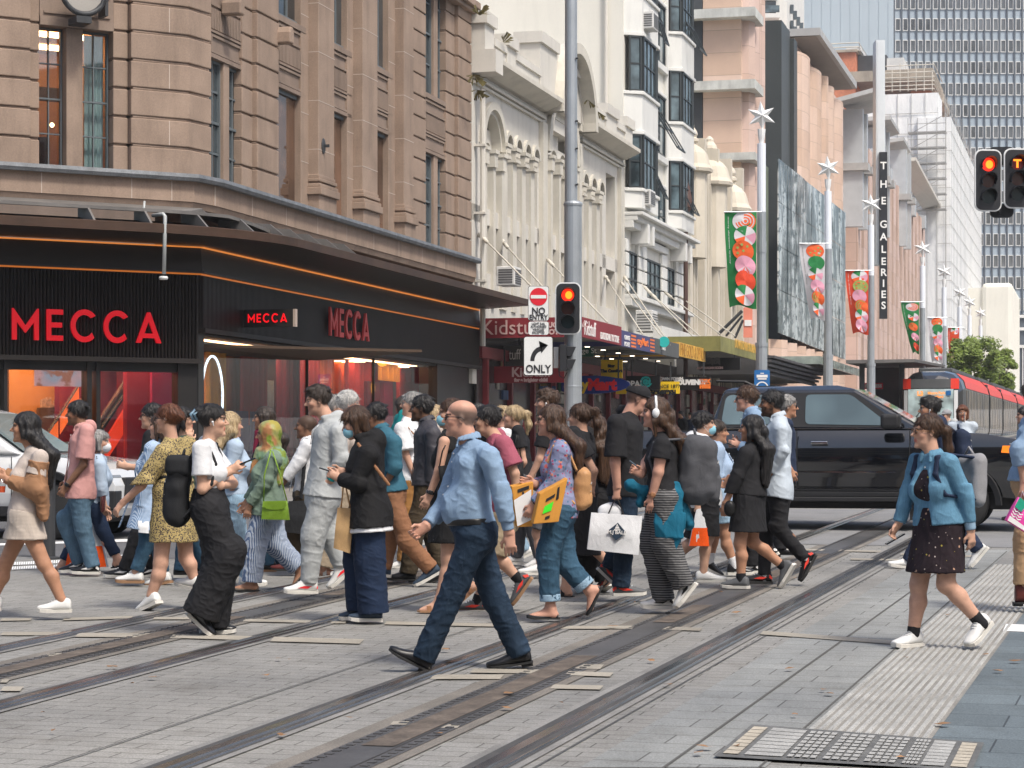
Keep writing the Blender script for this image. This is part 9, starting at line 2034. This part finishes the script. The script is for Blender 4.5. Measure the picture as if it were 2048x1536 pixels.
p=Person('H','woman with long wavy black hair in short black dress and grey slip-ons',1466,-25,(575,392),(592,488),(560,850),.228,female=True,skin='tan',hair='long',haircol='hair_black',hlen=.44,wavy=True,hface=-12,aN=((470,740),(402,895)),hN=((392,985),.7),sN=(540,560),aF=((560,700),(430,720),.8,.6),hF=((415,745),.6),lN=((500,1160),(508,1392),0),lF=((585,1150),(792,1312),60),wear=((T,'black_cotton',1.9,.02,.020,None,.01,'dress_top',{'sl_loose':.026}),('skirt','black_cotton',.31,.11,.17,'dress_skirt',.012,.10,1.2,.5),(SHO,'sneaker','shoe_grey','sole_white',{'lace':False}),('sock','black_cotton',.05)))
F_=p.field([p.pt((430,925),-.2)],.14);F_.ell(p.pt((432,925),-.2),(.055,.04,.075),None);root=held(p,'purse','small shiny black purse held by the woman in the black dress','purse',p.pt((432,950),-.2));fin(p,F_,'purse_body','black_leather',root)
p=Person('H','bearded man in untucked pale grey shirt and slim black trousers stepping left',1438,0,(708,228),(762,306),(745,800),.232,skin='brown',hair='short',haircol='hair_black',beard=.8,w=.98,aN=((775,570),(700,690),1.1,.8),hN=((660,740),.5),sN=(775,400),aF=((700,560),(640,680)),lN=((765,1065),(932,1252),62),lF=((672,1085),(662,1362),0),wear=((T,'pale_grey_shirt',1.9,-.07,.022,'shirt',.02,{'sl_loose':.014,'cuff':'pale_grey_shirt','tail':.15}),(TR_,'black_cotton',.008,.088,.062,.050,2.02,.08),(SHO,'sneaker','shoe_black','sole_black','shoe_red'),('sock','white_cotton',.07)))
p=Person('C','tall young man in pale grey hooded tracksuit and white high-top shoes',1362,12,(578,182),(648,288),(600,760),.236,skin='light',hair='quiff',haircol='hair_dark',tilt=8,beard=.25,w=1.05,deep=1.08,aN=((712,545),(648,655)),hN=((600,700),.4),sN=(700,365),aF=((590,560),(570,690)),lN=((550,990),(525,1258),0),lF=((660,985),(720,1160),40),wear=((T,'grey_fleece',1.72,.02,.026,'hood',.014,'hoodie',.008,{'sl_loose':.024,'cuff':'grey_fleece'}),(TR_,'grey_fleece',.022,.10,.080,.050,2.0,.1,{'disp':.008}),(SHO,'hightop','shoe_white','sole_white','txt_red'),('watch','N','teal_tee')))
F_=p.field([p.pel+p.sp*.12+p.f*.12],.16,.008);F_.ell(p.pel+p.sp*.13+p.f*.085,(.055,.13,.085),(p.f,p.l,p.sp));p.finish(F_,'front_pocket','grey_fleece',.004)
mb=MB();v=Vector(p.o);[mb.tube([Vector(tuple(p.neck+p.f*.075+p.l*w-p.sp*.03))+v,Vector(tuple(p.neck+p.f*.135+p.l*w*1.2-p.sp*.10))+v,Vector(tuple(p.neck+p.f*.14+p.l*w*1.2-p.sp*.22))+v],.004,6)for w in(.035,-.035)];mb.build_each('drawstring','plastic_white',p.root,smooth=True)
p=Person('B','woman with auburn bun in belted leopard print dress, seen from behind',1334,-35,(392,228),(418,338),(428,640),.228,female=True,skin='light',hair='bun',haircol='hair_auburn',bunz=.03,w=1.08,legw=1.08,hface=-15,aN=((240,612),(128,715),1.2,.8),hN=((80,775),.6),sN=(370,425),aF=((480,560),(500,700)),lN=((352,1060),(296,1252),22),lF=((498,1030),(545,1150),-8),wear=((T,'leopard',1.9,.06,.018,None,.0,'dress_top',.012,{'sl_loose':.034}),('skirt','leopard',.42,.105,.165,'dress_skirt',.012,.12,1.22,.4),(SHO,'sneaker','shoe_white','sole_white'),('glasses',)))
F_=p.field([p.pel+p.sp*.10],.25);F_.cap(p.pel+p.sp*.08,p.pel+p.sp*.125,.128,.126,cuts=[(p.pel+p.sp*.125,p.sp),(p.pel+p.sp*.08,-p.sp)],st=(p.l,1.36),ext=.4);p.finish(F_,'belt','belt_black')
p=Person('C','woman in colourful headscarf, green linen jacket and striped trousers',1308,0,(283,378),(302,468),(278,800),.226,female=True,skin='tan',w=1.08,tilt=6,aN=((258,680),(172,800)),hN=((160,860),.5),sN=(318,535),aF=((230,660),(160,780)),lN=((212,1030),(188,1248),0),lF=((340,1040),(462,1165),52),wear=((T,'green_linen',1.9,-.09,.024,None,.025,'jacket',.012,{'sl_loose':.022}),(TR_,'stripe_trouser',.014,.10,.085,.075,2.02,.08),(SHO,'flat','shoe_taupe','sole_black'),('hijab',),('strap',(300,470),(262,775),'lime_leather',.008)))
r_,S_,d_=flatbag(p,'handbag','lime green leather shoulder bag on the woman in the headscarf','bag',((255,775),(398,772),(410,885),(246,880)),.10,'lime_leather','N',[((258,778),(262,620),(300,480)),((396,776),(350,600),(310,480))],'lime_leather',-.26)
mb=MB();mb.add([tuple(Vector(tuple(S_(u,v)))+p.o+Vector((0,-.058,0)))for u,v in((.04,.0),(.96,.0),(.97,.25),(.82,.42),(.5,.48),(.18,.42),(.03,.25))],[list(range(7))]);mb.build('flap','lime_leather',r_,bevel=.003)
p=Person('D','sleeveless woman in black floral dress with wrist watch, half behind the man in blue',1428,4,(742,208),(738,318),(722,740),.228,female=True,skin='light',hair='pony',haircol='hair_brown',hlen=.1,aN=((668,560),(612,705)),hN=((560,815),.35),sN=(702,380),aF=((700,560),(680,700)),lN=((725,1095),(672,1352),5),lF=((790,1080),(840,1250),40),wear=((T,'floral_black',0,.04,.016,None,0.,'dress_top'),('skirt','floral_black',.34,.11,.17,'dress_skirt',.01,.1,1.2,.3),(SHO,'sandal','strap_tan','sole_tan'),('mask','mask_blue'),('watch','N')))
flatbag(p,'handbag','flat black leather bag under the arm of the sleeveless woman','bag',((665,530),(735,520),(735,655),(680,665)),.07,'black_leather','N',[((672,535),(690,440),(710,400))],'black_leather',-.24)
p=Person('E','man with black hair in dusty maroon tee and khaki shorts behind the man in blue',1180,0,(545,212),(592,282),(632,700),.232,skin='asian',hair='crop',haircol='hair_black',aN=((690,480),(700,620)),aF=((560,480),(540,600)),sN=(640,350),lN=((585,900),(712,1022),56),lF=((560,940),(498,1135),0),wear=((T,'maroon_tee',.7,-.04,.022),(TR_,'khaki_short',.02,None,None,None,.95,.08,{'short':True}),(SHO,'sneaker','shoe_grey','sole_tan','shoe_red'),('sock','black_cotton',.06)))
p=Person('A','man in pink polo shirt and faded jeans with black striped sneakers',1156,0,(455,200),(492,272),(475,670),.232,skin='brown',hair='short',haircol='hair_black',beard=.5,aN=((492,500),(392,628)),hN=((350,690),.7),sN=(510,335),aF=((440,470),(400,590)),lN=((492,885),(545,1092),0),lF=((392,850),(470,1072),8),wear=((T,'pink_polo',.80,-.05,.022,'shirt',.012,'polo_shirt'),(TR_,'denim_wash',.012,.09,.070,.060,2.06,.08),(SHO,'sneaker','shoe_black','sole_white','txt_white'),('watch','N')))
p=Person('A','grey haired person in white face mask and pale blue shirt walking right',1132,180,(588,368),(576,442),(562,720),.225,female=True,skin='light',hair='bob',haircol='hair_grey',aN=((602,640),(612,730)),sN=(588,505),lN=((610,890),(695,1055),-6),lF=((450,930),(372,1085),14),wear=((T,'pale_blue',1.5,-.06,.02),(TR_,'navy_trouser',.008,.08,.058,.048,1.85,.08),(SHO,'flat','shoe_black','sole_black'),('mask','mask_white'),('strap',(570,450),(608,700),'black_leather',.006)))
flatbag(p,'handbag','small brown bag at the hip of the person in the white mask','bag',((598,690),(622,680),(618,770),(600,785)),.06,mat('maroon_leather',(.07,.015,.015),.5),'N',None,dy=-.22)
flatbag(p,'carrier_bag','big white carrier bag with orange lower corners beside the pink polo man','bag',((470,730),(560,735),(636,1105),(390,1108)),.16,'white_cotton','N',[((500,735),(530,700),(560,735))],'white_cotton',-.02,('tangerine',.66,.99))
p=Person('A','man in glasses and black tee pointing left ahead of the leopard dress',1168,0,(892,218),(925,296),(880,760),.232,skin='asian',hair='short',haircol='hair_black',messy=True,aN=((872,520),(752,512),1.2,1.),hN=((660,490),.9),sN=(888,370),lN=((812,940),(742,1112),0),lF=((870,950),(905,1100),15),wear=((T,'black_cotton',.85,-.06,.024),(TR_,'black_cotton',.012,.09,.07,.06,2.05,.08),(SHO,'sneaker','shoe_black','sole_white','txt_white'),('glasses',)))
p=Person('A','woman in loose blue striped shirt and jeans hidden behind the leopard dress',1214,-10,(945,275),(938,370),(890,770),.226,female=True,skin='light',hair='long',haircol='hair_brown',hlen=.2,aN=((860,600),(840,760)),lN=((868,960),(800,1142),0),lF=((935,980),(962,1150),10),wear=((T,'stripe_blue',1.9,-.18,.035,'shirt',.05,{'sl_loose':.03}),(TR_,'denim_blue',.01,.085,.062,.052,1.9,.06),(SHO,'sneaker','shoe_white','sole_tan')))
flatbag(p,'handbag','small white crossbody bag on the woman in the striped shirt','bag',((815,830),(880,835),(880,905),(820,900)),.06,'plastic_white','N',None,dy=-.22)
p=Person('B','person with black fringe and glasses, hand raised to the face, in dark green',1160,180,(484,232),(492,330),(505,660),.226,female=True,skin='asian',hair='bob',haircol='hair_black',aN=((470,500),(522,360),.9,.5),hN=((520,290),.7),lN=((490,900),(470,1090),0),lF=((540,900),(600,1080),10),wear=((T,'dark_green',1.9,-.05,.025),(TR_,'denim_blue',.01,.085,.065,.055),(SHO,'sneaker','shoe_black','sole_white'),('glasses',)))
p=Person('B','woman with straight blonde hair in sheer white shirt and light blue jeans',1190,195,(762,262),(770,350),(785,690),.226,female=True,skin='light',hair='long',haircol='hair_blonde',hlen=.20,hfrontl=True,hface=210,aN=((760,520),(770,640)),lN=((790,930),(850,1140),0),lF=((800,880),(818,985),50),wear=((T,'pale_blue',1.9,.04,.026),(TR_,'denim_light',.008,.09,.066,.056),(SHO,'sneaker','shoe_white','sole_white')))
p=Person('C','dark haired woman in profile with maroon scarf behind the headscarf',1186,0,(258,288),(288,375),(280,700),.226,female=True,skin='tan',hair='long',haircol='hair_dark',hlen=.26,lN=((260,950),(290,1140),0),lF=((310,950),(350,1130),20),wear=((T,'black_cotton',1.9,-.05,.02),(TR_,'denim_blue',.008,.085,.06,.052),(SHO,'sneaker','shoe_black','sole_tan'),('scarf','maroon_scarf')))
p=Person('C','bald man in white shirt carrying a black briefcase on a strap',1212,0,(508,336),(528,412),(505,750),.232,skin='brown',hair='buzz',haircol='hair_buzz',aN=((450,560),(382,648),1.1,1.1),hN=((350,690),.5),lN=((440,960),(432,1130),0),lF=((490,960),(560,1190),0),wear=((T,'white_cotton',1.95,.04,.02,'shirt'),(TR_,'olive_trouser',.01,.088,.068,.06),(SHO,'dress','shoe_brown','sole_black'),('strap',(515,405),(480,760),'black_pack',.014)))
r_,S_,d_=flatbag(p,'briefcase','black padded briefcase hanging beside the bald man in the white shirt','bag',((405,775),(522,770),(520,972),(378,955)),.12,'black_pack','N',[((430,775),(450,745),(490,745),(505,772))],'black_pack',-.18)
p=Person('C','man with short grey hair looking right behind the hooded tracksuit',1135,180,(682,222),(672,300),(690,700),.232,skin='light',hair='short',haircol='hair_grey',lN=((700,930),(720,1100),0),lF=((670,930),(640,1090),20),wear=((T,'white_cotton',1.9,.02,.022,'shirt'),(TR_,'olive_trouser',.012,.09,.07,.06),(SHO,'dress','shoe_brown','sole_black')))
p=Person('C','person with curly white hair and wide beige trousers walking right',1210,180,(765,205),(758,290),(715,720),.230,female=True,skin='pink',hair='short',haircol='hair_white',messy=True,hthick=.022,lN=((650,1010),(612,1165),0),lF=((720,1000),(740,1150),8),wear=((T,'beige_tee',1.6,-.05,.025),(TR_,'beige_trouser',.014,.11,.105,.10,1.95,.08),(SHO,'sandal','shoe_white','sole_tan')))
p=Person('D','man in teal shirt and rust brown trousers looking down',1268,0,(278,228),(322,292),(375,700),.232,skin='brown',hair='short',haircol='hair_black',tilt=12,aN=((395,540),(340,640)),sN=(392,385),lN=((482,1005),(618,1155),30),lF=((370,960),(330,1150),-5),wear=((T,'teal_shirt',1.35,.02,.024,'shirt',.012),(TR_,'tan_trouser',.012,.09,.07,.062,2.05,.08,{'belt':'belt_black'}),(SHO,'sneaker','shoe_navy','sole_white')))
p=Person('D','grey haired woman in white tee and mustard trousers with arm bracelets',1150,0,(498,150),(488,240),(488,620),.228,female=True,skin='light',hair='short',haircol='hair_grey',messy=True,aN=((470,470),(535,625),1.2,1.2),hN=((550,690),.5),sN=(445,330),lN=((480,880),(455,1100),10),lF=((500,860),(510,1080),0),wear=((T,'white_cotton',.75,-.03,.03),(TR_,'mustard_trouser',.012,.09,.075,.062),(SHO,'sneaker','shoe_white','sole_white'),('strap',(455,260),(530,350),'strap_tan',.006)))
p=Person('D','man in charcoal shirt and olive trousers with polished black shoes',1250,0,(560,178),(602,245),(600,650),.234,skin='deep',hair='short',haircol='hair_black',beard=.3,aN=((640,480),(620,640)),sN=(632,335),lN=((530,890),(482,1172),0),lF=((610,900),(690,1150),30),wear=((T,'charcoal_shirt',1.9,.0,.026,'shirt',.012),(TR_,'olive_trouser',.014,.095,.075,.068),(SHO,'dress','shoe_black','sole_black')))
p=Person('D','blonde woman glimpsed between the charcoal shirt and the floral dress',1080,190,(655,222),(660,290),(650,620),.226,female=True,skin='light',hair='long',haircol='hair_blonde',hlen=.22,hface=215,lN=((640,860),(610,1030),10),lF=((660,860),(680,1020),0),wear=((T,'beige_tee',.6,0.,.02),('skirt','black_cotton',.36),(SHO,'flat','shoe_black','sole_black')))
p=Person('D','woman in bright teal tee far behind the white tee',1010,180,(462,165),(455,205),(450,340),.226,female=True,skin='tan',hair='bob',haircol='hair_dark',wear=((T,'teal_tee',.6,-.05,.02),(TR_,'navy_trouser',.01,.085,.065,.055),(SHO,'sneaker','shoe_white','sole_white')))
p=Person('E','woman with blonde ponytail in black tee behind the maroon tee',960,0,(680,192),(708,248),(722,500),.226,female=True,skin='light',hair='pony',haircol='hair_blonde',hlen=.22,aN=((735,420),(705,480),1.1,.8),lN=((770,720),(820,900),20),lF=((720,730),(700,900),0),wear=((T,'black_cotton',.5,.02,.014),(TR_,'grey_pack',.010,.088,.064,.056),(SHO,'sneaker','shoe_white','sole_white')))
flatbag(p,'tote_bag','black leather tote on the shoulder of the blonde with the ponytail','bag',((675,420),(735,415),(735,545),(665,540)),.10,'black_leather','N',[((680,425),(692,330),(700,280)),((728,425),(712,330),(705,280))],'black_leather',-.22)
p=Person('E','pale faced person in light top beside the blonde ponytail',940,0,(622,195),(640,250),(650,500),.226,female=True,skin='pink',hair='short',haircol='hair_blonde',wear=((T,'white_cotton',1.5,-.03,.02),(TR_,'denim_light',.01,.085,.065,.055),(SHO,'sneaker','shoe_white','sole_white')))
p=Person('F','stubbled man with swept up brown hair in black tee behind the boxes',1216,0,(472,140),(518,212),(485,650),.236,skin='light',hair='quiff',haircol='hair_brown',beard=.45,aN=((428,485),(372,600),1.1,1.),hN=((352,650),.6),sN=(470,305),aF=((440,470),(440,560)),lN=((415,940),(432,1140),0),lF=((480,930),(520,1120),20),wear=((T,'black_cotton',.62,-.03,.018),(TR_,'grey_pack',.016,None,None,None,.92,.08,{'short':True}),(SHO,'sneaker','shoe_white','sole_white'),('earbud',)))
p=Person('F','woman with high brown ponytail in long black dress behind the tan backpack',1326,-20,(672,232),(692,318),(680,710),.228,female=True,skin='light',hair='pony',haircol='hair_brown',hlen=.22,ponyz=.07,w=1.06,aN=((760,560),(750,640)),lN=((598,1090),(588,1272),0),lF=((700,980),(868,1150),45),wear=((T,'black_cotton',.6,.02,.02,None,.0,'dress_top'),('skirt','black_cotton',.52,.11,.19,'dress_skirt',.014,.1,1.2,.5),(SHO,'sandal','shoe_black','sole_black')))
p=Person('F','woman with very long wavy brown hair in black, seen from behind',1310,-60,(772,300),(780,380),(790,720),.226,female=True,skin='light',hair='long',haircol='hair_brown',hlen=.42,wavy=True,lN=((760,1000),(690,1220),0),lF=((800,1000),(830,1220),20),wear=((T,'black_cotton',0,.04,.014),(TR_,'black_cotton',.012,.1,.09,.085),(SHO,'sneaker','shoe_red','sole_white','shoe_black')))
p=Person('G','boy in blue face mask, white tee and black shorts walking right',1272,180,(868,328),(846,412),(885,790),.222,skin='asian',hair='short',haircol='hair_black',messy=True,w=.86,limb=.9,aN=((830,640),(830,790)),hN=((832,850),1.1),sN=(850,480),lN=((892,1010),(862,1222),0),lF=((800,1035),(705,1125),55),wear=((T,'white_cotton',.7,-.05,.03,'hood'),(TR_,'black_cotton',.02,None,None,None,.95,.08,{'short':True}),(SHO,'sneaker','shoe_white','sole_white'),('mask','mask_blue')))
flatbag(p,'carrier_bag','white and orange plastic carrier bag hanging from the masked boy','bag',((822,832),(880,830),(896,1060),(776,1058)),.10,'white_cotton','N',[((830,835),(832,815),(845,832))],'white_cotton',None,('tangerine',.52,1.))
p=Person('G','woman with tied back dark hair and blue shirt beside the masked boy',1240,180,(948,375),(932,448),(958,760),.224,female=True,skin='tan',hair='bun',haircol='hair_dark',aN=((930,620),(990,720)),lN=((990,980),(1050,1178),0),lF=((940,980),(900,1150),30),wear=((T,'stripe_blue',1.4,-.12,.03,'shirt',.03),(TR_,'denim_light',.02,None,None,None,.72,.08,{'short':True}),(SHO,'sneaker','shoe_black','sole_white'),('sock','white_cotton',.09)))
p=Person('H','young man with brown hair and glasses in blue shirt reading his phone',1352,0,(540,198),(582,268),(600,700),.236,skin='pink',hair='short',haircol='hair_brown',hthick=.02,aN=((590,540),(500,500),1.1,.6),hN=((420,490),.8),aF=((560,540),(500,500),.8,.4),lN=((575,1080),(575,1295),0),lF=((620,1060),(690,1200),30),wear=((T,'blue_shirt',1.9,-.04,.024,'shirt',.012),(TR_,'black_cotton',.012,.09,.07,.06),(SHO,'sneaker','shoe_black','sole_white','txt_white'),('glasses',)))
phone(p,'phone held by the young man with glasses and brown hair',(425,492),-25,'N','phone_black')
p=Person('H','older man in sunglasses facing right against the pickup window',1262,180,(818,246),(795,330),(795,720),.234,skin='tan',hair='short',haircol='hair_grey',lN=((770,960),(770,1180),0),lF=((740,950),(690,1130),25),wear=((T,'navy_cloth',1.2,-.05,.024),(TR_,'black_cotton',.012,.09,.07,.06),(SHO,'dress','shoe_black','sole_black'),('glasses','frame_black','dark_glass')))
p=Person('I','young man with black hair and white earbuds behind the denim jacket',1036,0,(490,162),(532,232),(545,590),.232,skin='tan',hair='quiff',haircol='hair_black',aN=((590,440),(560,560)),lN=((640,780),(752,920),50),lF=((470,800),(380,985),-5),wear=((T,'navy_cloth',.7,-.04,.024),(TR_,'navy_cloth',.012,.09,.068,.058),(SHO,'sneaker','shoe_white','sole_white'),('earbud',)))
backpack(p,'navy backpack on the young man with white earbuds',610,715,270,440,'navy_cloth',.14,0,0.,True,True)
p=Person('I','man in grey cap and grey tee far down the tram stop',570,20,(583,196),(600,225),(605,360),.232,skin='light',hair='buzz',haircol='hair_grey',wear=((T,'grey_fleece',.6,-.05,.02),(TR_,'navy_trouser',.012,.09,.07,.06),(SHO,'sneaker','shoe_white','sole_white'),('ballcap','light_grey_pack')))
p=Person('I','woman in pale pink holding up a phone in front of the tram',752,80,(672,182),(672,232),(672,420),.226,female=True,skin='tan',hair='bob',haircol='hair_auburn',aN=((640,300),(664,232),1.,.6),hN=((672,205),.6),aF=((705,300),(686,240),1.,.6),wear=((T,'pale_grey_shirt',1.8,-.05,.024),(TR_,'denim_blue',.012,.09,.07,.06),(SHO,'sneaker','shoe_white','sole_white')))
phone(p,'pale phone raised by the woman in pale pink before the tram',(682,205),90,'N','beige_tee',-.16)
p=Person('I','man in light blue shirt and tan trousers cut by the right edge',1274,180,(1085,90),(1072,205),(1040,560),.236,skin='light',hair='short',haircol='hair_dark',aN=((985,400),(1010,560),1.1,1.),hN=((1005,640),.8),lN=((1010,900),(1000,1165),0),lF=((1060,900),(1120,1120),0),wear=((T,'blue_shirt',1.4,.0,.03,'shirt',.02,{'disp':.012}),(TR_,mat('chino',(.42,.27,.15),.85,var=.15,vs=5),.014,.09,.07,.062,1.84,.06),(SHO,'boot','shoe_brown','sole_black')))
r_,S_,d_=flatbag(p,'shopping_bag','pink and green patterned paper bag at the right edge','bag',((975,640),(1060,720),(1040,850),(908,768)),.12,mat('bag_pink',(.75,.06,.36),.6),'N',[((990,655),(1000,610),(1020,660))],'white_cotton',-.3,rr=.0)
Pq=lambda u,v,o=.004:tuple(Vector(tuple(S_(u,v)))+p.o+Vector((0,-d_-.01-o,0)))
mb=MB();mb.add([Pq(*a)for a in((0,0),(.5,0),(.35,.42),(0,.42))],[(0,1,2,3)]);mb.build('green_panel',mat('bag_green',(.01,.32,.20),.6),r_);mb=MB();mb.add([Pq(*a)for a in((0,.8),(1,.86),(1,1),(0,1))],[(0,1,2,3)]);mb.build('white_strip','txt_white',r_)
mb=MB();[mb.add([Pq(u,v,.006)for u,v in((x,.45+y),(x+.12,.52+y),(x+.24,.45+y),(x+.24,.50+y),(x+.12,.57+y),(x,.50+y))],[(0,1,4,5),(1,2,3,4)])for y in(0,.11,.22)for x in(.0,.2)];mb.build('chevrons','txt_white',r_)
p=Person('I','dark haired person far behind at the right edge',770,0,(1006,196),(1025,240),(1030,430),.23,skin='light',hair='short',haircol='hair_black',wear=((T,'pale_blue',.8,-.05,.02),(TR_,'navy_trouser',.012,.09,.07,.06),(SHO,'sneaker','shoe_black','sole_black')))
for crop,lab,gy,hx,hy,face,hr,hc,m1,sk in(('A','woman in glasses seen beyond the white car by the shop',745,388,412,40,'long','hair_dark','maroon_scarf','asian'),('A','person with brown hair behind the white car bonnet',720,345,420,0,'bob','hair_brown','beige_tee','light'),('G','dark haired passer-by at the shops left of the pickup bed',475,725,268,30,'short','hair_black','black_cotton','tan'),('G','second dark haired passer-by close to the pickup rear window',470,782,275,60,'bob','hair_dark','navy_cloth','light'),('G','pedestrian half hidden behind the man in the cap near the shops',490,350,245,0,'short','hair_brown','teal_shirt','light'),('G','blonde shopper beyond the bed of the pickup',480,470,280,20,'long','hair_blonde','white_cotton','pink'),('D','shopper in dark clothes at the corner shop window',830,905,195,20,'short','hair_black','black_cotton','tan')):
 q_=CROPS[crop][2];k_=F/GY(CROPS[crop][1]+gy/q_)*q_
 p=Person(crop,lab,gy,face,(hx,hy),(hx+.07*k_*(1 if face<50 else .2),hy+.16*k_),(hx+.05*k_,hy+.66*k_),.23,skin=sk,hair=hr,haircol=hc,hlen=.22,female=hr!='short',group='shoppers beyond the crossing',wear=((T,m1,1.5,-.05,.022),(TR_,'navy_trouser',.012,.09,.07,.06),(SHO,'sneaker','shoe_black','sole_white')))
mb=MB();mb.box(-330,330,-60,760,-6,70)
hm=bpy.data.materials.new('haze');hm.use_nodes=True;t=hm.node_tree;t.nodes.clear()
pv=N(t,'ShaderNodeVolumePrincipled',i_Density=.00035,i_Color=(.95,.97,1.,1),i_Anisotropy=.2);L(t,pv.outputs[0],N(t,'ShaderNodeOutputMaterial').inputs['Volume'])
mb.build('haze',hm,kind='stuff')
